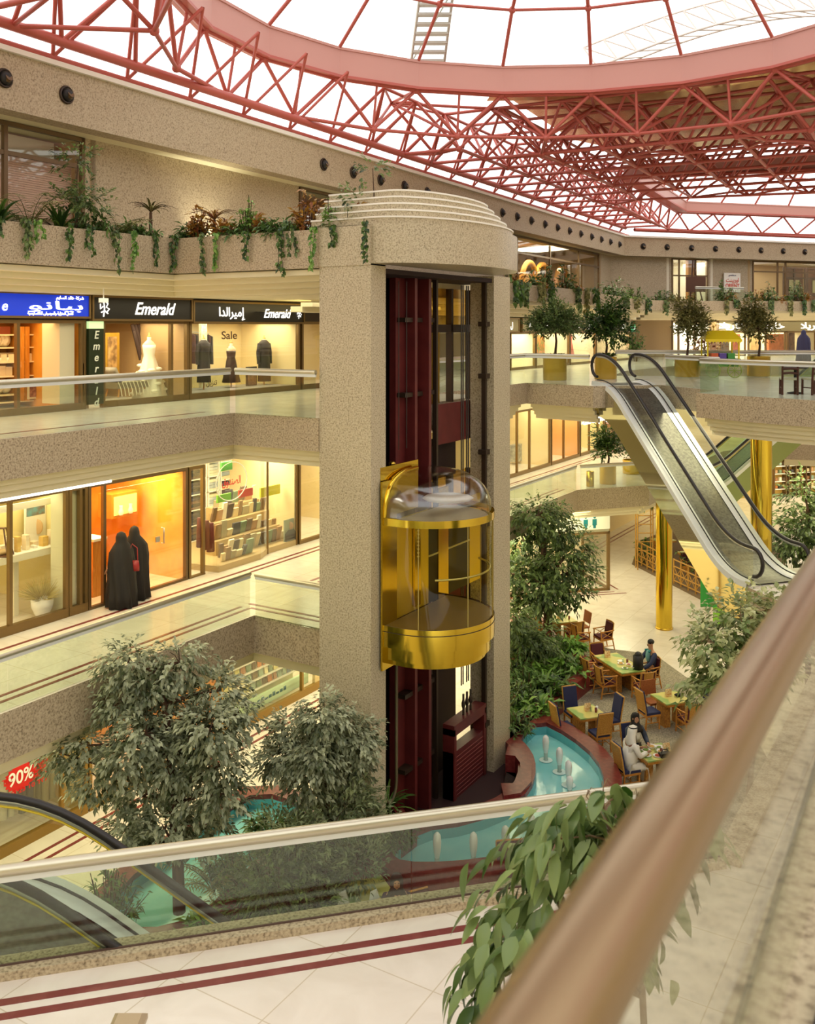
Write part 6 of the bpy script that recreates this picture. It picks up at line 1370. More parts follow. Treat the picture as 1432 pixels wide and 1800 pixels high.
for i,(dx,dy,r,f,b) in enumerate(((-.3,.1,.13,0,0),(-.15,-.15,.12,1,0),(.05,-.2,.11,0,1),(-.05,.22,.12,2,0),(.2,-.1,.1,1,1),(.1,.1,.1,0,1),(-.25,-.28,.1,1,0))): dish('D',dx,dy,r,f,'white %s of food on the laden table'%('bowl' if b else 'plate'),bool(b))
for i,(dx,dy,r,f,b) in enumerate(((0,.1,.11,0,0),(.12,.35,.09,2,1),(-.1,.5,.1,1,0),(.1,-.1,.1,None,0),(.15,.62,.09,0,1))): dish('A',dx,dy,r,f,'white %s on the long table'%('bowl' if b else 'plate'),bool(b))
for tk,n_ in (('D',4),('A',2),('B',3),('E',2)):
    for k in range(n_):
        m = MB(); m.lathe([(.03,0),(.035,.12),(.03,.12),(.028,.02)],n=10); o = m.build('drinking_glass',[GL,mat('sauce',S(120,50,30),.3),PORC][k%3]); o.location = tabs[tk][0]+AX*(.12+.09*k-.1*(tk=='D'))+MX*(.02+.1*(k%2))+Vector((0,0,.7525)); tag(o,'small %s on the %s'%(['clear glass','dark sauce bottle','white cup'][k%3],{'D':'laden table','A':'long table','B':'pool-side table','E':'far small table'}[tk])+(' nearer the diners' if k == 3 else ''),'glass')
m = MB(); m.ell((0,0,.05),(.14,.06,.05),10,7); o = m.build('rolled_cloth',BLACK); o.location = tabs['C'][0]+AX*.25+MX*.02+Vector((0,0,.7525)); tag(o,'dark rolled cloth lying on a café table','cloth')
m = MB(); m.box((0,0,.05),(.28,.16,.1)); m.tube([(-.1,0,.1),(-.06,0,.17),(.06,0,.17),(.1,0,.1)],.012,6); o = m.build('handbag',BLACK); o.location = tabs['D'][0]+MX*.3+AX*.1+Vector((0,0,.7525)); o.rotation_euler = (0,0,TA); tag(o,'black handbag at the near edge of the laden table','bag')
m = MB(); m.loft([[(.16*math.cos(a*.785),.13*math.sin(a*.785),z) for a in range(8)] for z in (0,.2,.42)]); m.ell((0,0,.42),(.12,.1,.12),8,6); o = m.build('backpack',BLACK); o.location = tabs['A'][0]+AX*.25+MX*.68+Vector((0,0,.7525)); tag(o,'black bag standing on the corner of the long table','bag')
m = MB(); m.ell((0,0,.06),(.22,.18,.07),10,6); o = m.build('jacket',mat('dark_jacket',S(40,38,52),.8)); c_,lx_,ly_ = tabs['A']; o.location = c_-AX*(lx_/2+.35)+MX*.5+Vector((0,0,.475)); tag(o,'dark folded garment on the maroon armchair by the long table','clothing')
# sofas near the bottom of the pool
def sofa(label, p, rz, L):
    t = thing('sofa', label, 'sofa', p, rz); m = MB(); m.box((0,0,.3),(L,.65,.3)); m.build('seat',MARC,t); m = MB(); m.box((0,.34,.6),(L,.14,.6)); m.build('backrest',MARC,t)
    m = MB(); m.tube([(-L/2,.36,.92),(L/2,.36,.92)],.02,6); m.tube([(-L/2,.36,.92),(-L/2,.3,.3)],.02,6); m.build('cane_trim',CANE,t)
sofa('maroon sofa where the woman with clasped hands sits, seen through the near glass', ground(690,1690), TA+.1, 1.7); sofa('maroon seat back with cane trim beside the pool, next to the leafy plant', ground(912,1575), TA-.2, .75)
for i,(x,y) in enumerate(((605,1590),(660,1588))):
    m = MB(); m.loft([[(-.12,-.05,0),(.1,-.05,0),(.1,.05,0),(-.12,.05,0)],[(-.1,0,.2),(.02,-.02,.26),(.02,.02,.26),(-.1,.02,.2)]],False); o = m.build('napkin',WHITE); o.location = at(x,y,.76); tag(o,'white folded napkin behind the near glass, %s'%('left one' if i == 0 else 'right one'),'napkin')
m = MB(); m.box((0,0,.735),(1.0,.8,.03)); o = thing('cafe_table','café table under white napkins, seen through the near glass','table',ground(640,1640),TA+.1); m.build('tabletop',TTOP,o); m = MB(); m.box((0,0,.36),(.4,.4,.72)); m.build('pedestal',MATS['cane_base'],o)
# bamboo café at the far side
BAM = mat('bamboo', S(190,142,62), .5)
def bamboo_fence(label, a, b, h):
    t = thing('bamboo_fence', label, 'fence', (a.x,a.y,0)); d = b-a; L = d.length; n = max(2,int(L/.55)); m = MB()
    for i in range(n+1): q = d*(i/n); m.tube([q,q+Vector((0,0,h))],.035,6)
    m.build('posts',BAM,t); m = MB()
    for z in (.15,h*.4,h*.7,h-.04): m.tube([Vector((0,0,z)),d+Vector((0,0,z))],.03,6)
    m.build('rails',BAM,t); m = MB()
    for i in range(n): q = d*(i/n); e = d*((i+1)/n); m.tube([q+Vector((0,0,.15)),e+Vector((0,0,h*.7))],.018,5); m.tube([e+Vector((0,0,.15)),q+Vector((0,0,h*.7))],.018,5)
    m.build('lattice',BAM,t)
m = MB(); m.prism([G(x,y,0) for x,y in ((1110,992),(1300,1090),(1380,1060),(1380,960),(1180,930),(1125,950))], 0, .012); struct(m.build('floor_cafe_far', mat('brown_carpet', S(120,98,70), .9)))
bamboo_fence('bamboo fence of the far café, left run', ground(1118,990), ground(1158,1012), 1.1); bamboo_fence('bamboo fence of the far café, right of the brass column', ground(1184,1026), ground(1250,1058), 1.1)
tr_ = thing('trellis','slim bamboo trellis tower with a plant at the far café entrance','trellis',ground(1132,1000)); m = MB()
for sx in (-.35,.35):
    for sy in (-.2,.2): m.tube([(sx,sy,0),(sx,sy,2.9)],.03,6)
for z in (.9,1.3,1.7,2.1,2.5,2.9): m.tube([(-.35,-.2,z),(.35,-.2,z)],.022,5)
m.build('frame',BAM,tr_)
bush('trellis_plant','plant spilling from the top of the bamboo trellis',ground(1130,1000)+Vector((0,0,2.85)),.55,.5,160,.25,.1,FIC2,601); bush('shrub','plant at the foot of the bamboo trellis',ground(1128,985)+Vector((0,-.3,0)),.6,1.3,260,.25,.1,FERN,602)
for i,(x,y,k) in enumerate(((1150,985,'a'),(1210,1010,'a'),(1205,985,'w'),(1232,1000,'a'))): chair(k,'seat inside the far bamboo café, %s from the left'%names[i], ground(x,y), MX if i%2 else -AX)
for i,(x,y) in enumerate(((1215,1000),(1165,975))): table('round-edged table inside the far bamboo café, %s'%('right one' if i == 0 else 'left one'), ground(x,y), 1.0, .8)
# ================================================================== RIGHT WING AND FAR SIDE
for i,(p,lb) in enumerate(((Vector((9.52,35.9,0)),'slim polished brass column standing on the café marble'),(Vector((10.35,28.3,0)),'polished brass column behind the foot of the escalator'))):
    t = thing('brass_column', lb, 'column', p); m = MB(); m.lathe([(.3,.06),(.3,8.58)], n=28, caps=False); m.build('shaft', BRASS, t); m = MB(); m.lathe([(.32,0),(.32,.06),(.3,.065)], n=28); m.build('base_ring', BRASS2, t)
def lfront(a, b, d0, d1, z0, z1, posts=(), trans=None, gm=None, fm=None, plinth=.1):
    a = Vector(a); b = Vector(b); d = (b-a).normalized(); WN[0] += 1; t = struct(thing('window_%d'%WN[0], 'window', 'window')); m = MB(); p0 = a+d*d0; p1 = a+d*d1
    m.seg(p0,p1,.1,z0,z0+plinth); m.seg(p0,p1,.1,z1-.1,z1)
    for q in [d0+.05,d1-.05]+list(posts): m.seg(a+d*(q-.05),a+d*(q+.05),.1,z0,z1)
    if trans: m.seg(p0,p1,.08,trans-.05,trans+.05)
    m.build('frame', fm or BRONZE, t); g = MB(); g.seg(p0,p1,.012,z0+plinth,z1-.1); g.build('pane', gm or GLW, t); return t
GLC = glass('clear_window', (.95,.95,.92,1), .05)
# third floor, left
lfront(WA, WM, -4, tl(147), 12.9, 15.75, (tl(8),), 15.05, GLC)
lfront(WA, WM, tl(525), tl(612), 12.9, 15.75, (), 15.0); lfront(WA, WM, tl(890), tl(1052), 12.6, 15.75, (tl(908),tl(966),tl(1017)), 14.9, GLC)
wd_ = (Vector(WM)-Vector(WA)).normalized(); wn_ = Vector((-wd_.y,wd_.x))
bl_ = MB(); a_ = Vector(WA)+wn_*.35
for k in range(26): bl_.seg(a_+wd_*-3.5, a_+wd_*(tl(143)), .03, 13.75+.052*k, 13.795+.052*k)
tag(bl_.build('window_blind', mat('pink_blind', S(226,196,182), .7)), 'pale pink slatted blind in the third-floor window at upper left', 'blind')
m = MB(); m.seg(a_+wd_*-3.5+wn_*.6, a_+wd_*tl(143)+wn_*.6, .04, 12.5, 15.7); struct(m.build('wall_window_screen', mat('pale_screen', S(226,226,216), .7)))
lp = thing('wall_lamp', 'small recessed uplight washing the third-floor granite wall', 'lamp'); q = Vector(WA)+wd_*tl(356)-wn_*.35; m = MB(); m.lathe([(.1,0),(.12,.16),(.09,.16),(.07,.05)], c=(q.x,q.y,12.98), n=14); m.build('housing', DARKB, lp)
l = bpy.data.lights.new('wall_lamp_light','SPOT'); l.energy = 260; l.color = (1,.95,.72); l.spot_size = math.radians(100); l.spot_blend = .8; l.shadow_soft_size = .08
o = bpy.data.objects.new('wall_lamp_light', l); COL.objects.link(o); o.location = (q.x-wn_.x*.1,q.y-wn_.y*.1,13.15); o.rotation_euler = (Vector((wn_.x*.45,wn_.y*.45,1))).to_track_quat('-Z','Y').to_euler()
ap = lambda d, off_, z: Vector((*(Vector(WA)+wd_*d+wn_*off_), z))
dk_ = MB(); dk_.ell(ap(tl(548),1.2,14.2),(.6,.6,.75),12,8); dk_.tube([ap(tl(548),1.2,12.4),ap(tl(548),1.2,13.6)],.12,8); tag(dk_.build('dry_plant', mat('dried_brown', S(96,60,40), .9, var=S(140,90,60), scale=8)), 'brown rounded ornamental plant inside the third-floor window behind the tower cap', 'plant')
# restaurant behind the far left windows
for i,x in enumerate((978,1000,1032)):
    t = thing('arched_booth', 'orange arched booth behind the third-floor restaurant glass, %s from the lift tower'%names[i], 'booth'); c = ap(tl(x),1.6,12.6); m = MB(); pts = [c+Vector((wd_.x,wd_.y,0))*(1.1*math.cos(k*.2618))+Vector((0,0,1.1+1.1*math.sin(k*.2618))) for k in range(13)]; m.tube([pts[0]-Vector((0,0,1.2))]+pts+[pts[-1]-Vector((0,0,1.2))],.16,6); m.build('arch', ORW, t); m = MB(); m.seg((c-Vector((wd_.x,wd_.y,0))*1.0).xy+wn_*.2,(c+Vector((wd_.x,wd_.y,0))*1.0).xy+wn_*.2,.05,12.5,14.2); m.build('back', mat('booth_back', S(196,150,90), .6), t)
for i,(x,z) in enumerate(((920,14.6),(935,14.4),(946,14.7),(1025,14.6))):
    m = MB(); m.ell(ap(tl(x),1.5,z),(.14,.14,.14),10,7); tag(m.build('pendant_lamp', mat('glow_lamp', S(255,230,180), .4, emit=(1,.75,.4,1), estr=3)), 'glowing pendant lamp in the third-floor restaurant, %s from the lift tower'%names[i], 'lamp')
area('restaurant_lamp', ap(tl(970),2.2,15.6), 12, 800, WARM2, (0,0,0), 3)
# far third floor
fd = (Vector(WE)-Vector(WM)).normalized(); fn = Vector((-fd.y,fd.x)); fp = lambda d, off_, z: Vector((*(Vector(WM)+fd*d+fn*off_), z))
lfront(WM, WE, tr(1180), tr(1244), 12.4, 15.75, (tr(1193),tr(1222)), 14.6, GLC); lfront(WM, WE, tr(1322), tr(1432)+6, 12.5, 15.75, (tr(1366),tr(1380)), 15.0, GLC)
m = MB(); m.seg(fp(tr(1212),.3,0).xy, fp(tr(1226),.3,0).xy, .3, 12.3, 15.7); tag(m.build('wood_panel', WOOD), 'tall orange wooden panel in the far third-floor doorway', 'panel')
es = thing('easel','dark wooden easel with a board standing in the far third-floor doorway','easel'); m = MB(); b = fp(tr(1203),-.5,12.4); m.tube([b,b+Vector((.25,0,3.2))],.06,5); m.tube([b+Vector((1,0,0)),b+Vector((.35,0,2.6))],.05,5); m.build('legs',mat('dark_wood',S(92,56,34),.5),es); m = MB(); m.box(b+Vector((.4,-.1,1.6)),(1.3,.06,1.0)); m.build('board',MATS['dark_wood'],es)
area('doorway_lamp', fp(tr(1212),2,15.6), 4, 160, (1,1,.95), (0,0,0), 3); area('doorway_lamp', fp(tr(1380),2,15.6), 8, 200, (1,.95,.85), (0,0,0), 3)
balustrade('short glass balcony rail in front of the far third-floor doorway', [tuple(fp(tr(1185),-2.2,0).xy), tuple(fp(tr(1268),-2.2,0).xy)], 12.2, 13.75, .05, 1.9)
osn = thing('restaurant_sign','white board with red ORIENT and Arabic lettering on the far granite wall','sign'); c = fp(tr(1284),-.12,14.2); r3 = Vector((fd.x,fd.y,0)); m = MB(); m.seg((c-r3*.68).xy,(c+r3*.68).xy,.08,13.55,14.85); m.build('board',WHITE,osn); RL = mat('red_letters',S(214,70,40),.5)
f3 = Vector((-fn.x,-fn.y,0)); text('lettering','ORIENT',c+f3*.06+Vector((0,0,-.24)),.4,RL,r3,(0,0,1),osn,.01,width=1.15); text('lettering','ﺖﻨﻴﻳﺭﻭﺍ',c+f3*.06+Vector((0,0,.16)),.4,RL,r3,(0,0,1),osn,.01,width=1.05); text('lettering','ﻢﻌﻄﻣ',c+f3*.06+Vector((0,0,.5)),.16,mat('navy_letters',S(40,50,110),.5),r3,(0,0,1),osn,.01,width=.6)
for i in range(2):
    t = thing('lattice_screen','dark carved wooden screen with a pale medallion, far third floor, %s one'%('left' if i == 0 else 'right'),'screen'); d0 = tr(1384)+2.1*i; m = MB()
    for s in (0,.95,1.9): m.seg(fp(d0+s-.06,.4,0).xy,fp(d0+s+.06,.4,0).xy,.08,12.4,15.4)
    for z in (12.5,13.4,14.6,15.3): m.seg(fp(d0,.4,0).xy,fp(d0+1.9,.4,0).xy,.08,z,z+.09)
    m.build('lattice',MATS['dark_wood'],t); m = MB(); m.seg(fp(d0+.1,.5,0).xy,fp(d0+1.8,.5,0).xy,.03,12.5,15.3); m.build('panel',mat('brown_panel',S(120,72,40),.6),t); m = MB(); m.seg(fp(d0+.5,.42,0).xy,fp(d0+1.4,.42,0).xy,.03,13.6,14.5); m.build('medallion',mat('pale_medallion',S(196,190,130),.5),t)
# second floor, beyond the tower (v line) ------------------------------------------------
us = lambda x: uat(x, VS)
m = MB(); boxat(m, 30, us(1112), VS-.25, VS, 10.95, 11.6); struct(m.build('wall_fascia_second_right', mat('olive_fascia', S(126,116,84), .5)))
for k,(x0,x1,tx) in enumerate(((880,905,'ﻝ'),(912,938,'R'),(940,970,'ﻁﺍ'),(974,1000,'ﺎﻳ'),(1003,1018,'ﻢﻴ'),(1020,1045,'ﻱﺮﻟﺎﺟ'),(1048,1072,'ﺕﺎﺴ'),(1076,1105,'ﻥﺎﻤ'))):
    sign('shop_sign','olive sign panel with white letters above the gallery shops, %s from the lift tower'%names[k], us(x0),us(x1),11.0,11.52,mat('olive_panel',S(138,126,90),.5),[(tx,us((x0+x1)/2),11.25,.34,None,LIT,0)])
edges = [us(895),us(940),us(1000),us(1046),us(1108)]
for k in range(4): room(20+k, edges[k]+.05, edges[k+1]-.05, Z2, 10.95, 4, mat('gallery_white',S(238,226,196),.7), power=80); front(edges[k]+.05, edges[k+1]-.05, Z2, 10.95, (), plinth=.12)
pcs = [(S(196,60,30),S(230,190,60)),(S(60,120,60),S(220,120,50)),(S(210,80,40),S(240,210,120)),(S(160,50,40),S(220,170,90)),(S(70,90,130),S(230,180,70))]
for i,(x,w_) in enumerate(((906,.9),(950,1.5),(968,.9),(992,1.3),(1032,.8))):
    t = thing('painting','bold red and yellow abstract painting in the gallery, %s from the lift tower'%names[i],'painting'); u = uat(x,VS-1.2); m = MB(); boxat(m,u-w_/2-.05,u+w_/2+.05,VS-1.3,VS-1.26,9.75,10.85); m.build('frame',WHITE,t); m = MB(); boxat(m,u-w_/2,u+w_/2,VS-1.26,VS-1.24,9.8,10.8); m.build('canvas',mat('abstract_%d'%i,pcs[i][0],.6,var=pcs[i][1],scale=3+i,dist=1.5),t)
t = thing('mannequin','mannequin in a pink dress in the gallery window near the escalator head','mannequin',Vector((*UV(us(1027),VS-.8),Z2+.1)),ANG_U); m = MB(); m.loft([[(r_*math.cos(a*.52),r_*.75*math.sin(a*.52),z) for a in range(12)] for r_,z in ((.3,.3),(.2,.85),(.14,1.02),(.19,1.3),(.08,1.42))]); m.build('dress',mat('pink_dress',S(214,120,110),.6),t); m = MB(); m.ell((0,0,1.55),(.09,.1,.13),10,7); m.tube([(0,0,1.4),(0,0,1.48)],.05,8); m.build('head',mat('mannequin_cream',S(226,200,164),.6),t); m = MB(); m.tube([(0,0,0),(0,0,.4)],.03,6); m.build('stand',STEEL,t)
# far second floor
FA = Vector((13.2,59.6)); FB = Vector((46,71)); td = lambda x: along(x, FA, FB); fdd = (FB-FA).normalized(); fnn = Vector((-fdd.y,fdd.x)); ff = lambda d, off_, z: Vector((*(FA+fdd*d+fnn*off_), z))
def seg3(name, d0, d1, off_, th, z0, z1, mt): m = MB(); m.seg(ff(d0,off_,0).xy, ff(d1,off_,0).xy, th, z0, z1); return m.build(name, mt)
struct(seg3('wall_far_second', -2, td(1180), .1, .2, Z2, 11.6, mat('tan_wall',S(158,134,96),.7)))
struct(seg3('wall_far_room', td(1178), td(1432)+8, 4, .2, Z2, 11.6, mat('far_room',S(240,228,196),.7))); struct(seg3('wall_far_fascia', td(1262), td(1432)+8, .05, .3, 10.9, 11.6, MATS['olive_fascia']))
lfront(FA,FB,td(1180),td(1262),Z2,11.6,(td(1192),td(1220),td(1248)),None,GLC); lfront(FA,FB,td(1264),td(1310),Z2,10.9,(),None,GLC); lfront(FA,FB,td(1314),td(1380),Z2,10.9,(td(1345),),None,GLC); lfront(FA,FB,td(1382),td(1432)+6,Z2,10.9,(td(1432),),None,GLC)
wp = seg3('white_screen', td(1182), td(1258), .8, .05, Z2, 11.5, mat('white_screen',S(250,244,232),.7)); tag(wp,'bright white screen wall behind the far glazing, left of the yellow cart','screen')
for k,(x,tx) in enumerate(((1283,'ﻼﻳﺭﺎﻓ'),(1355,'ﻞﻴﻠﺧ'),(1425,'ﻼﻳﺭﺎﻓ'))):
    t = thing('shop_sign','white Arabic lettering on the far olive fascia, %s from the yellow cart'%names[k],'sign'); r3_ = Vector((fdd.x,fdd.y,0)); text('lettering',tx,ff(td(x),-.14,11.24),.55,LIT,r3_,(0,0,1),t,.03,width=1.9)
area('far_shop_lamp', ff(td(1340),2.0,10.8), 12, 500, WARM2, (0,0,ANG_U-1.57+1.2), 2.5); area('far_shop_lamp', ff(td(1220),.4,11.4), 6, 250, (1,1,.95), (0,0,0), .6)
for i,(x,w_,h_,c) in enumerate(((1272,1.0,1.5,(70,44,34)),(1300,.6,1.4,(40,32,30)),(1322,.5,1.3,(110,50,36)),(1352,.9,1.2,(200,170,120)),(1395,1.6,1.3,(150,80,40)),(1420,.5,1.4,(70,44,34)))):
    o = seg3('garment_display', td(x)-w_/2, td(x)+w_/2, 1.5+.1*(i%3), .3, Z2+.1, Z2+.1+h_, mat('far_gar_%d'%i,S(*c),.7,var=S(min(255,c[0]+40),c[1]+30,c[2]+20),scale=5)); tag(o,'dark rack of goods in the far second-floor shops, %s from the yellow cart'%names[i],'display')
es_ = thing('exit_sign','small green exit sign hanging by the far second-floor wall','sign'); c = onv(1112,577,VS+.5); m = MB(); m.box(c,(.7,.08,.42),ANG_U); m.build('panel',mat('exit_green',S(60,170,110),.4,emit=S(50,170,110),estr=.6),es_); text('lettering','EXIT',c+D_V*.06,.2,LIT,D_U,(0,0,1),es_,.01)
bush('shrub','tall green plant against the tan far wall by the exit sign',Vector((*onv(1117,600,VS+1.2).xy,Z2)),.6,2.3,260,.25,.12,DKG,701)
# yellow cart
c0 = Vector((*atY(1265,655,36.4).xy,Z2)); t = thing('market_cart','green market cart with a yellow scalloped gable roof','cart',c0,0); YR = mat('yellow_canvas',S(240,216,30),.5); GR = mat('green_paint',S(60,140,50),.5)
m = MB(); x0,x1 = -.68,.68; m.add([(x0,-.45,1.42),(x1,-.45,1.42),(x1-.2,0,1.75),(x0+.2,0,1.75),(x0,.45,1.42),(x1,.45,1.42)],[[0,1,2,3],[3,2,5,4],[0,3,4],[1,5,2]]); m.build('roof',YR,t); m = MB()
for k in range(12): m.add([(x0+.113*k,-.455,1.42),(x0+.113*(k+1),-.455,1.42),(x0+.113*(k+.5),-.455,1.27)],[[0,1,2]]); 
m.box((0,-.452,1.38),(1.36,.012,.1)); m.build('valance',YR,t)
for sx in (-.58,.58):
    for sy in (-.38,.38): m = MB(); m.tube([(sx,sy,.6),(sx,sy,1.45)],.03,8); m.build('post',YR,t)
m = MB(); m.box((0,0,.55),(1.3,.8,.3)); m.build('body',GR,t)
for sx in (-.4,.4):
    m = MB(); m.tube([(sx+.26*math.cos(a*.393),-.46,.27+.26*math.sin(a*.393)) for a in range(16)],.025,6,closed=True)
    for a in range(4): m.tube([(sx-.25*math.cos(a*.785),-.46,.27-.25*math.sin(a*.785)),(sx+.25*math.cos(a*.785),-.46,.27+.25*math.sin(a*.785))],.015,5)
    m.build('wheel',mat('cart_wheel',S(150,170,70),.5),t)
for i,(x,c) in enumerate(((-.3,(200,90,40)),(.0,(90,70,150)),(.32,(70,150,60)))):
    m = MB(); m.box((0,0,.1),(.26,.5,.2)); o = m.build('goods_box',mat('cart_box_%d'%i,S(*c),.5)); o.location = c0+Vector((x,-.1,.702)); tag(o,'%s box on the yellow-roofed cart'%['orange','violet','green'][i],'box')
# table and chairs on the bridge
area('window_room_lamp', Vector((*((Vector(WA)+wd_*3+wn_*.17)),15.6)), 9, 520, (1,.96,.86), (0,0,math.atan2(wd_.y,wd_.x)), .12)  # added fill light between pane and blind, brightens the pink slats
def wchair(label, p, rz):
    t = thing('wooden_chair', label, 'chair', p, rz, 'dark wooden chairs on the bridge'); DW = mat('dark_red_wood',S(84,40,30),.4); m = MB(); m.box((0,0,.44),(.44,.42,.05)); m.build('seat',mat('pale_seat',S(206,196,170),.6),t)
    for sx in (-.2,.2):
        m = MB(); m.tube([(sx,-.19,.44),(sx,-.2,0)],.032,6); m.build('leg',DW,t); m = MB(); m.tube([(sx,.19,.0),(sx,.2,.44),(sx,.25,.92)],.032,6); m.build('leg',DW,t)
    m = MB()
    for z in (.6,.72,.88): m.tube([(-.2,.2+.11*(z-.44),z),(0,.22+.11*(z-.44),z+.02),(.2,.2+.11*(z-.44),z)],.036,6)
    m.build('backrest',DW,t); m = MB(); m.tube([(-.2,-.19,.2),(-.2,.19,.2)],.014,5); m.tube([(.2,-.19,.2),(.2,.19,.2)],.014,5); m.build('stretcher',DW,t); return t
bx = Vector((*atY(1386,690,27.0).xy,Z2)); wchair('dark ladder-back chair on the bridge behind the glass, left of the small table', bx, math.pi*.93); wchair('dark ladder-back chair on the bridge at the photo edge', bx+Vector((.66,-.05,0)), math.pi*1.1)
t = thing('bistro_table','small dark table between two ladder-back chairs on the bridge','table',bx+Vector((.36,.45,0))); m = MB(); m.lathe([(.01,.72),(.36,.72),(.36,.75),(.01,.75)],n=20); m.build('tabletop',mat('table_dark',S(60,44,40),.4),t); m = MB(); m.lathe([(.22,0),(.22,.03),(.04,.06),(.04,.72)],n=12); m.build('pedestal',BLACK,t)
# first floor, beyond the tower -------------------------------------------------------------
m = MB(); boxat(m, 36, 62, VS-.3, VS, 7.5, 8.6); struct(m.build('wall_fascia_first_right', CREAM))
e1 = [us(885),us(967),us(1018),us(1062),us(1150)]; wm_ = [CREAMW,mat('peach_wall',S(232,170,90),.6),mat('jewel_cream',S(240,222,160),.6),ORW]
for k in range(4): room(30+k, e1[k]+.05, e1[k+1]-.05, Z1, 7.5, 4, wm_[k], power=95, col=WARM2); front(e1[k]+.05, e1[k+1]-.05, Z1, 7.5, ((us(908),us(930)),(us(990),),(us(1035),us(1050)),(us(1090),))[k], plinth=.15)
for i,(x,w_,z0,z1,c,lb) in enumerate(((915,1.6,Z1+.15,5.6,(170,170,150),'glass showcase in the first-floor shop nearest the lift tower'),(945,.5,Z1+.15,6.0,(214,196,150),'narrow pale showcase in the first-floor shop beyond the tower'),(978,.9,5.3,6.9,(246,240,224),'bright white poster hanging in the peach first-floor shop'),(998,.7,5.2,6.6,(210,110,50),'orange-red hanging goods in the peach first-floor shop'),(1032,2.4,Z1+.15,6.6,(226,206,150),'tall lit cabinet in the first-floor shop by the potted tree'),(1088,1.6,Z1+.15,6.0,(150,80,40),'dark orange counter in the first-floor shop at the escalator'),(1128,2.6,Z1+.15,6.2,(206,80,40),'glowing orange-red display by the escalator on the first floor'))):
    u = uat(x,VS-1.5); simple('showcase',lb,'display',u-w_/2,u+w_/2,VS-1.7,VS-1.4,z0,z1,mat('fs_%d'%i,S(*c),.4,var=S(max(0,c[0]-50),max(0,c[1]-50),max(0,c[2]-40)),scale=6))
mp_ = thing('shop_sign','white mirrored lettering with a yellow crown on the fascia above the first floor','sign'); text('lettering','palace',onv(1092,735,VS+.1),.6,LIT,-D_U,(0,0,1),mp_,.03,width=3.6); text('lettering','ﺲﻟﺎﺑ ﺕﺎﻘﻠﺣ',onv(1047,736,VS+.1),.6,LIT,-D_U,(0,0,1),mp_,.03,width=4.0)  # mirrored letters and crown model a sign's reflection in the fascia
m = MB(); c = onv(1078,735,VS+.1); ps = [c+D_U*x+Vector((0,0,z)) for x,z in ((-.6,-.25),(.6,-.25),(.8,.35),(.35,.05),(0,.45),(-.35,.05),(-.8,.35))]; m.add(ps,[list(range(7))]); m.add([p+D_V*.03 for p in ps],[list(range(7))]); m.build('crown',mat('crown_yellow',S(236,196,40),.4,emit=S(230,190,40),estr=.4),mp_)
# ground floor, beyond the tower: corner shop with washroom sign ------------------------------
K0 = ground(1070,1037); K1 = K0-D_W*7.5; K2 = K0+D_M*-3.0; Kp = [K0.xy, K1.xy, (K1-D_M*4).xy, (K0-D_M*4.2).xy]
m = MB(); m.prism([tuple(p) for p in Kp], 2.5, 3.8); struct(m.build('wall_corner_shop', mat('corner_band',S(206,202,170),.6)))
lfront(K1.xy, K0.xy, 0, 7.5, 0, 2.5, (4.6,6.3), None, GLC, FRAMEM); lfront(K0.xy, (K0-D_M*4).xy, 0, 4, 0, 2.5, (), None, GLC, FRAMEM)
m = MB(); m.seg((K1-D_M*2.5).xy,(K0-D_M*2.5).xy,.1,0,2.5); struct(m.build('wall_corner_back', mat('corner_pale',S(226,214,176),.6)))
area('corner_lamp', (K0-D_W*3.5-D_M*1.2)+Vector((0,0,2.45)), 5, 130, WARM2, (0,0,0), 1.5)
wsn = thing('washroom_sign','pale sign band with teal figure pictogram on the ground-floor corner shop','sign'); c = K0-D_W*.9+D_M*.06+Vector((0,0,2.95)); m = MB(); m.seg((K0-D_W*3.2+D_M*.05).xy,(K0+D_M*.05).xy,.06,2.62,3.3); m.build('panel',mat('sign_pale',S(222,224,200),.5,emit=S(220,220,190),estr=.25),wsn)
TEAL = mat('teal',S(20,120,130),.5); m = MB()
for s in (-.2,.2): q = c+D_W*s; m.ell(q+Vector((0,0,.2)),(.07,.05,.07),8,6); m.box(q+Vector((0,0,-.02)),(.2,.06,.26),math.atan2(D_W.y,D_W.x)); m.box(q+Vector((0,0,-.2)),(.12,.06,.14),math.atan2(D_W.y,D_W.x))
m.build('pictogram',TEAL,wsn)
m = MB(); m.seg((K0+D_W*.1+D_M*.3).xy,(K1+D_M*.3).xy,.08,0,.006); m.seg((K0+D_W*.5+D_M*.6).xy,(K1+D_M*.6).xy,.08,0,.006); m.seg((K0+D_W*.4).xy,(K0+D_W*.4-D_M*5).xy,.08,0,.006); struct(m.build('trim_corner_stripes', STRIPE))
m = MB(); boxat(m, 24, 62, VS-.1, VS, 0, 3.8); struct(m.build('wall_ground_right', mat('warm_wall',S(230,206,150),.6)))
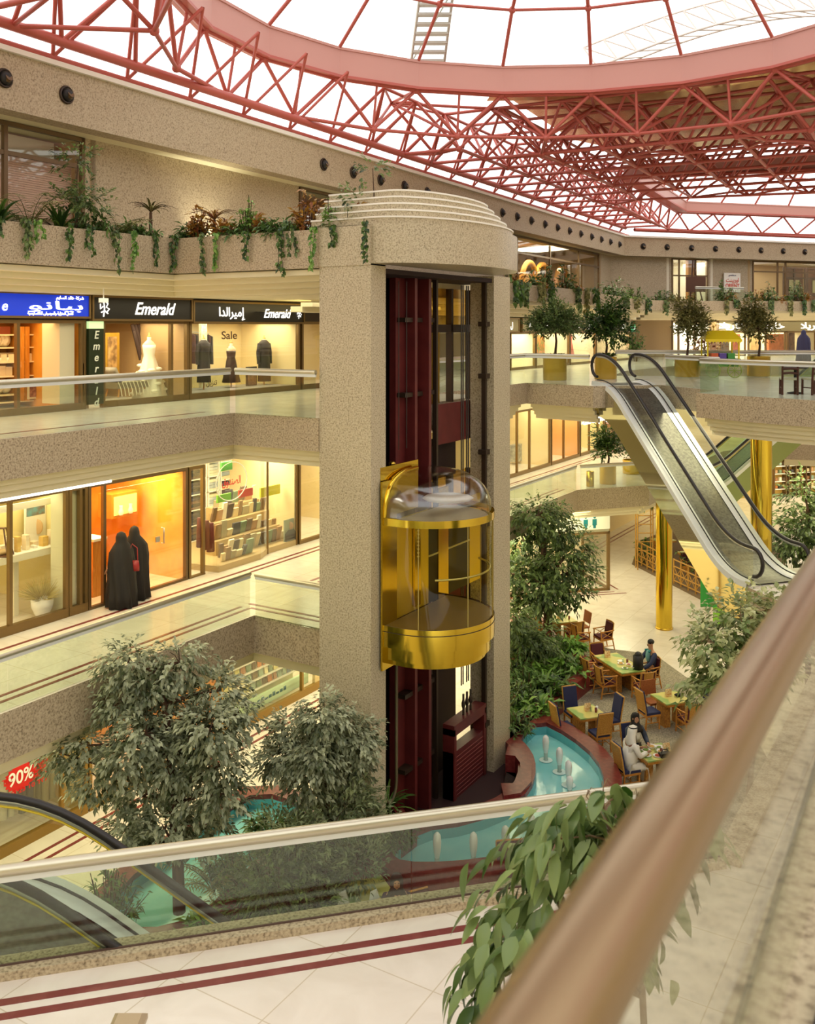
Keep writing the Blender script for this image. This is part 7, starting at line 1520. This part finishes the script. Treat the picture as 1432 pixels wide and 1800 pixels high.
# ground and first floor at the far side
struct(seg3('wall_far_ground', -2, td(1432)+8, .5, .2, 0, 3.8, mat('ochre_wall',S(206,178,110),.6))); struct(seg3('wall_far_first', -2, td(1432)+8, 2, .2, Z1, 8.6, CREAM))
for i,x in enumerate((1372,1393,1410,1428)):
    t = thing('display_cabinet','lit shelf cabinet on the far ground floor beside the brass column, %s from the left'%names[i],'cabinet'); d0 = td(x)-.55; m = MB(); m.seg(ff(d0,.3,0).xy,ff(d0+1.1,.3,0).xy,.05,.2,2.9); m.build('back_panel',mat('cab_gold',S(214,176,90),.5),t); m = MB()
    for z in (.5,1.0,1.5,2.0,2.5): m.seg(ff(d0,.1,0).xy,ff(d0+1.1,.1,0).xy,.3,z,z+.04)
    m.build('shelves',WHITE,t); m = MB(); m.seg(ff(d0-.08,.1,0).xy,ff(d0,.1,0).xy,.4,0,3.0); m.seg(ff(d0+1.1,.1,0).xy,ff(d0+1.18,.1,0).xy,.4,0,3.0); m.build('uprights',BRONZE,t)
    for z in (.54,1.04,1.54,2.04):
        for k in range(3): m = MB(); m.box(ff(d0+.2+.33*k,.08,z+.13),(.18,.16,R_.uniform(.14,.3)),math.atan2(fdd.y,fdd.x)); tag(m.build('shelf_item',R_.choice(gcols+bc)),'small item on the far ground-floor lit cabinets','item','items in the far cabinets')
area('far_cab_lamp', ff(td(1400),-1.5,3.6), 10, 320, WARM2, (0,0,0), 2)
bb = Vector((*atY(1420,945,30).xy,0)); tree('ficus_tree','leafy tree at the right photo edge beyond the escalator foot',bb,[bb,bb+Vector((0,0,2.5)),bb+Vector((0,0,5.5))],[(atY(x,y,30+.3*(i%2)),r) for i,(x,y,r) in enumerate(((1415,895,.6),(1432,925,.8),(1400,935,.6),(1385,960,.5),(1425,960,.7),(1410,860,.35)))],3000,.2,.1,FIC2,seed=720,tr=.1,droop=.3)
bush('shrub','dark shrub below the right escalator near the red stalls',ground(1268,1040)+Vector((0,2,0)),1.2,3.0,500,.26,.12,FIC2,721)
gb = [('green_banner','bright green hanging cloth behind the escalator truss',1246,1000,(50,150,60)),('green_banner','yellow-green hanging cloth behind the escalator truss',1268,1035,(140,200,60)),('green_banner','orange hanging cloth behind the escalator truss',1270,1000,(210,110,40))]
for i,(nm,lb,x,y,c) in enumerate(gb):
    p = atY(x,y,33+.3*i); m = MB(); m.loft([[p+Vector((dx,dy,z)) for dx,dy in ((-.3,-.03),(-.1,.05),(.1,-.05),(.3,.03),(.3,.06),(-.3,.0))] for z in (-1.3,.9)],False); tag(m.build(nm,mat('bann_%d'%i,S(*c),.6)),lb,'cloth')
# ================================================================== PEOPLE
SKIN = mat('skin',S(190,140,106),.55); SKIN2 = mat('skin_deep',S(150,104,76),.55); ABAYA = mat('black_cloth',S(30,25,23),.75,bump=.2,scale=6); HAIR = mat('black_hair',S(24,20,18),.6)
def hand(j, e, pre, w, d, s, k=1.0):
    w = Vector(w); d = Vector(d).normalized(); up = Vector((0,0,1)); sd = d.cross(up)
    if sd.length < .1: sd = Vector((1,0,0))
    sd.normalize(); palm = w+d*.075*k; j[pre+'p'] = (*palm,.034,.018)
    for i,(o,L) in enumerate(((-.03,.07),(-.011,.08),(.01,.078),(.03,.062))):
        a = palm+sd*o+d*.02; b = a+d*L*.55-up*.004; c = b+d*L*.4-up*.028; j[pre+'f%d'%i] = (*a,.010); j[pre+'g%d'%i] = (*b,.009); j[pre+'h%d'%i] = (*c,.008); e += [(pre+'p',pre+'f%d'%i),(pre+'f%d'%i,pre+'g%d'%i),(pre+'g%d'%i,pre+'h%d'%i)]
    a = w+d*.03+sd*(-.035*s); b = a+d*.04+sd*(-.022*s); j[pre+'t'] = (*a,.012); j[pre+'u'] = (*b,.009); e += [(pre+'w',pre+'t'),(pre+'t',pre+'u'),(pre+'w',pre+'p')]
def seated(label, p, face, skinm, wrL=(-.16,-.36,.78), wrR=(.16,-.36,.78), lean=0.0, headturn=(0,-1), k=1.0):
    rz = math.atan2(face.y,face.x)+math.pi/2; t = thing('person', label, 'person', p, rz); y = lean
    j = {'pel':(0,.06,.52,.15,.13),'sp':(0,.08-y*.3,.76,.145,.115),'ch':(0,.06-y*.7,1.0,.165,.12),'nk':(0,.03-y,1.17,.058,.058),'hd':(0,.0-y,1.29,.085,.095),'tp':(0,.0-y,1.41,.07,.085)}
    e = [('pel','sp'),('sp','ch'),('ch','nk'),('nk','hd'),('hd','tp')]
    for s,n,w in ((-1,'l',wrL),(1,'r',wrR)):
        w = Vector(w); sh = Vector((s*.2,.06-y*.85,1.09)); el = Vector((s*.26,(w.y+.06)*.35,.82)); j[n+'s'] = (*sh,.062); j[n+'e'] = (*el,.046); j[n+'w'] = (*w,.03); e += [('ch',n+'s'),(n+'s',n+'e'),(n+'e',n+'w')]; hand(j,e,n,w,(w-el),s)
        j[n+'h'] = (s*.1,.0,.5,.1); j[n+'k'] = (s*.12,-.42,.5,.068); j[n+'a'] = (s*.12,-.40,.1,.042); j[n+'t2'] = (s*.13,-.52,.045,.035); e += [('pel',n+'h'),(n+'h',n+'k'),(n+'k',n+'a'),(n+'a',n+'t2')]
    skin('body', j, e, skinm, t)
    fx = Vector((headturn[0],headturn[1],0)).normalized(); sx = Vector((-fx.y,fx.x,0)); c = Vector((0,-y,1.33)); m = MB(); m.ell(c+fx*.105,(.014,.014,.02),8,6); m.build('nose',skinm,t)
    for s in (-1,1): m = MB(); m.ell(c+fx*.088+sx*s*.032+Vector((0,0,.03)),(.012,.012,.008),8,5); m.build('eye',BLACK,t)
    m = MB(); m.ell(c+fx*.094+Vector((0,0,-.045)),(.022,.012,.007),8,5); m.build('mouth',mat('lips',S(150,84,70),.5),t)
    for s in (-1,1): m = MB(); m.ell(c+sx*s*.088+Vector((0,0,.01)),(.018,.02,.032),8,6); m.build('ear',skinm,t)
    return t, j, y
def garment(t, nm, j, keys, edges, grow, mt): skin(nm, {q:(*j[q][:3],*(r+grow for r in j[q][3:])) for q in keys}, edges, mt, t)
TOPK = ['pel','sp','ch','ls','le','lw','rs','re','rw']; TOPE = [('pel','sp'),('sp','ch'),('ch','ls'),('ls','le'),('le','lw'),('ch','rs'),('rs','re'),('re','rw')]
LEGK = ['pel','lh','lk','la','rh','rk','ra']; LEGE = [('pel','lh'),('lh','lk'),('lk','la'),('pel','rh'),('rh','rk'),('rk','ra')]
# man in jacket at the long table
cA,lxA,lyA = tabs['A']; pm = cA+AX*(lxA/2+.45)+MX*.3
t,j,y = seated('man in navy jacket over a teal shirt leaning back at the long café table', pm, -AX, SKIN, (-.2,-.3,.62), (.2,-.3,.66), -.06)
garment(t,'jacket',j,TOPK,TOPE,.022,mat('navy_jacket',S(36,48,82),.7)); garment(t,'trousers',j,LEGK,LEGE,.018,mat('dark_trousers',S(40,38,44),.8)); m = MB(); m.ell((0,-.05-y*.5,.98),(.08,.085,.19),10,7); m.build('shirt',mat('teal_shirt',S(120,176,176),.7),t); m = MB(); m.tube([(-.12,-.06,1.13),(0,.09,1.17),(.12,-.06,1.13)],.03,6); m.build('collar',mat('teal_collar',S(20,130,130),.7),t); m = MB(); m.ell((0,.02-y,1.4),(.098,.11,.085),12,8); m.build('hair',HAIR,t); m = MB(); m.ell((0,-.1-y,1.305),(.035,.012,.01),8,5); m.build('moustache',HAIR,t)
# man in white thobe
cD,lxD,lyD = tabs['D']; pm = cD-AX*(lxD/2+.3)
t,j,y = seated('man in white robe and headcloth eating at the laden café table', pm+AX*.05, AX, SKIN2, (-.14,-.4,.84), (.12,-.38,.86), .1)
THB = mat('white_robe',S(238,234,222),.7); garment(t,'robe_top',j,TOPK,TOPE,.03,THB); m = MB(); m.ell((0,.0,.74),(.2,.2,.3),12,8); m.build('robe_waist',THB,t); garment(t,'robe_legs',j,LEGK,LEGE,.035,THB); m = MB(); m.loft([[(.2*math.cos(a*.5236),-.05+.2*math.sin(a*.5236),.42) for a in range(12)],[(.22*math.cos(a*.5236),-.2+.26*math.sin(a*.5236),.5) for a in range(12)],[(.2*math.cos(a*.5236),-.4+.12*math.sin(a*.5236),.5) for a in range(12)],[(.22*math.cos(a*.5236),-.44+.12*math.sin(a*.5236),.12) for a in range(12)]]); m.build('robe_skirt',THB,t)
m = MB(); hd = Vector((0,-y,1.36)); m.loft([[hd+Vector((rx*math.cos(a*.5236),.05*bk+ry*math.sin(a*.5236),z)) for a in range(12)] for rx,ry,bk,z in ((.03,.03,0,.13),(.1,.11,.1,.09),(.115,.12,.4,.0),(.13,.1,1.0,-.12),(.19,.11,1.4,-.24),(.2,.08,1.7,-.42))]); m.build('headcloth',THB,t); m = MB(); m.tube([hd+Vector((.1*math.cos(a*.5236),.11*math.sin(a*.5236),.085)) for a in range(12)],.012,6,closed=True); m.build('head_cord',BLACK,t)
# woman with scarf at the same table
pw = cD-MX*(lyD/2+.3)-AX*.12
t,j,y = seated('woman in black headscarf and dark jacket at the laden café table', pw, MX, SKIN, (-.15,-.36,.8), (.15,-.36,.82), .04, (.2,-1))
garment(t,'jacket',j,TOPK,TOPE,.025,mat('slate_jacket',S(54,62,78),.7)); garment(t,'skirt',j,LEGK,LEGE,.03,ABAYA)
def scarf(t,y,mt): 
    m = MB(); c = Vector((0,-y,1.33)); n = 18; rings = []
    for r_,z,b in ((.02,.155,.0),(.085,.125,.0),(.112,.06,.005),(.118,-.03,.01),(.112,-.11,.0),(.16,-.2,.0),(.2,-.27,.02)):
        rings.append([c+Vector((r_*math.cos(a), b+r_*(1.08 if math.sin(a) > 0 else .5 if -.14 < z < .1 else 1.05)*math.sin(a), z)) for a in [2*math.pi*k/n for k in range(n)]])
    m.loft(rings); m.build('headscarf',mt,t)
scarf(t,y,ABAYA); m = MB(); m.loft([[(w_*math.cos(a*.785),-.16+.02*math.sin(a*.785),z) for a in range(8)] for z,w_ in ((.78,.05),(1.05,.06))]); m.build('blouse',WHITE,t)
# woman behind the near glass with clasped hands, and a companion
pb = ground(697,1681); 
t,j,y = seated('woman in dark scarf holding her hands to her chin, seen through the near glass', pb, Vector((.05,-1,0)), SKIN, (-.05,-.2,1.12), (.05,-.2,1.12), .02); garment(t,'robe',j,TOPK,TOPE,.03,mat('plum_cloth',S(74,40,60),.8)); garment(t,'skirt',j,LEGK,LEGE,.03,ABAYA); scarf(t,y,mat('brown_scarf',S(52,36,36),.8))
t,j,y = seated('person with auburn hair leaning low at the napkin table behind the near glass', ground(722,1735), Vector((-1,-.3,0)), SKIN, (-.16,-.36,.8), (.16,-.36,.8), .1); garment(t,'top',j,TOPK,TOPE,.02,mat('rust_top',S(150,84,44),.7)); garment(t,'trousers',j,LEGK,LEGE,.02,BLACK); m = MB(); m.ell((0,.03-y,1.38),(.105,.115,.105),12,8); m.build('hair',mat('auburn_hair',S(170,96,50),.6),t)
# two women in black cloaks on the first floor
def cloaked(label, p, face, H, bag=False):
    rz = math.atan2(face.y,face.x)+math.pi/2; t = thing('person', label, 'person', p, rz); k = H/1.65
    j = {'pel':(0,0,.92,.13,.11),'sp':(0,0,1.12,.12,.1),'ch':(0,0,1.32,.15,.1),'nk':(0,0,1.42,.05,.05),'hd':(0,-.01,1.52,.07,.085),'tp':(0,-.01,1.62,.05,.06)}; e = [('pel','sp'),('sp','ch'),('ch','nk'),('nk','hd'),('hd','tp')]
    for s,n in ((-1,'l'),(1,'r')):
        j[n+'s'] = (s*.16,0,1.36,.05); j[n+'e'] = (s*.23,.02,1.12,.04); w = Vector((s*.25,-.1,.9)); j[n+'w'] = (*w,.028); e += [('ch',n+'s'),(n+'s',n+'e'),(n+'e',n+'w')]; hand(j,e,n,w,(s*.1,-.6,-.7),s)
        j[n+'h'] = (s*.09,0,.86,.085); j[n+'k'] = (s*.09,-.01,.47,.06); j[n+'a'] = (s*.09,.02,.08,.04); j[n+'t2'] = (s*.1,-.1,.04,.035); e += [('pel',n+'h'),(n+'h',n+'k'),(n+'k',n+'a'),(n+'a',n+'t2')]
    skin('body', j, e, SKIN, t)
    m = MB(); n = 40; rings = []
    for z,rx,ry,w_,cy in ((.03,.34,.30,.05,.03),(.3,.33,.28,.045,.02),(.7,.32,.25,.03,.01),(1.0,.32,.22,.02,.0),(1.25,.29,.19,.01,.0),(1.38,.2,.15,.0,.01),(1.46,.125,.125,0,.01),(1.56,.115,.13,0,.0),(1.64,.085,.1,0,.0),(1.68,.02,.02,0,0)):
        rings.append([(( rx+w_*math.sin(a*9+z*3))*math.cos(a), cy+(ry+w_*math.sin(a*9+z*3))*math.sin(a), z) for a in [2*math.pi*q/n for q in range(n)]])
    m.loft(rings); m.build('cloak', ABAYA, t); t.scale = (k,)*3; return t
f1 = ground(211,1066,Z1); f1 = at(213,1066,Z1); f2 = at(236,1052,Z1)
fc = (-D_V*.95+D_U*.1); c1 = cloaked('woman in a full black cloak seen from behind, nearer of the two', f1, fc, 1.72); c2 = cloaked('woman in a full black cloak, farther and partly hidden by her companion', f2, fc*.6+D_U*.5, 1.72)
bg_ = thing('shoulder_bag','red shoulder bag carried between the two women in black cloaks','bag',f1+Vector((.30,.06,.95))); m = MB(); m.loft([[(.11*math.cos(a*.524),.05*math.sin(a*.524),z) for a in range(12)] for z in (-.13,-.02)]+[[(.09*math.cos(a*.524),.04*math.sin(a*.524),.11) for a in range(12)]]); m.build('pouch',mat('red_leather',S(150,30,30),.4),bg_); m = MB(); m.tube([(-.07,0,.1),(-.1,-.02,.4),(-.06,0,.5),(.05,.02,.4),(.07,0,.1)],.012,6); m.build('strap',MATS['red_leather'],bg_)
# far shopper in dark blue
fb = Vector((*atY(1412,640,50).xy,Z2)); t = cloaked('distant shopper in dark blue standing at the far second-floor shops', fb, D_U, 1.7); 
for o in list(COL.objects):
    if o.parent == t and o.name.startswith('cloak'): o.data.materials.clear(); o.data.materials.append(mat('blue_cloth',S(60,60,96),.8))

t = thing('litter_bin','bronze metal bin just entering the bottom edge of the photo, on the near balcony','bin',(-2.35,8.1,ZB)); m = MB(); m.box((0,0,.38),(.26,.26,.76),.23); m.build('body',BRONZE,t); m = MB(); m.loft([[(x,y,z) for x,y in ((-.14,-.14),(.14,-.14),(.14,.14),(-.14,.14))] for z in (.76,.8)]+[[(-.1,-.1,.83),(.1,-.1,.83),(.1,.1,.83),(-.1,.1,.83)]],False); m.build('lid',mat('bin_lid',S(186,168,136),.35,.6),t)
# ================================================================== LAMPS (soffit and shop lighting)
def strip(name, u0, u1, v, z, power, wd=1.6, col=WARM):
    c = UV((u0+u1)/2, v, z); area(name, c, abs(u1-u0), power, col, (0,0,ANG_U), wd)
strip('lamp_ground', 0, 30, -16.3, 3.7, 700)
strip('lamp_ground', 24, 44, -14.8, 3.7, 600)
strip('lamp_first', 0, 30, -16.3, 8.4, 480)
strip('lamp_first', 28, 50, -16.0, 8.4, 500)
strip('lamp_second', 0, 28, -16.3, 11.85, 260, col=WARM2)
strip('lamp_second', 28, 50, -16.5, 11.6, 260, col=WARM2)
area('lamp_bridge', UV(32,-6,8.5), 7, 620, WARM, (0,0,0), 5)
area('lamp_far', (22,57,3.6), 14, 300, WARM, (0,0,0), 4); area('lamp_far', (25,63,11.5), 24, 400, WARM2, (0,0,0), 4); area('lamp_far', (25,60,8.4), 20, 400, WARM, (0,0,0), 4)
# ------------------------------------------------------------------ turn the whole place square to the mall's axis
def settle():
    bpy.context.view_layer.update()
    rot = Matrix.Rotation(math.pi/2-ANG_U, 4, 'Z'); I = Matrix.Identity(3); R3 = rot.to_3x3(); kids = {}
    for o in COL.objects:
        if o.parent: kids.setdefault(o.parent.name, []).append(o)
    def plain(o): return max(abs((o.matrix_basis.to_3x3()-I)[i][j]) for i in range(3) for j in range(3)) < 1e-6
    def family(o): return [o]+[q for k in kids.get(o.name, []) for q in family(k)]
    for o in [x for x in COL.objects if not x.parent]:
        f = family(o)
        if o.type in ('MESH','EMPTY') and all(plain(q) and (q.type == 'EMPTY' or (q.type == 'MESH' and q.data.users == 1 and not q.modifiers)) for q in f):
            for q in f:
                if q.type == 'MESH': q.data.transform(rot)
                q.location = R3 @ q.location
        else: o.matrix_world = rot @ o.matrix_world
settle()
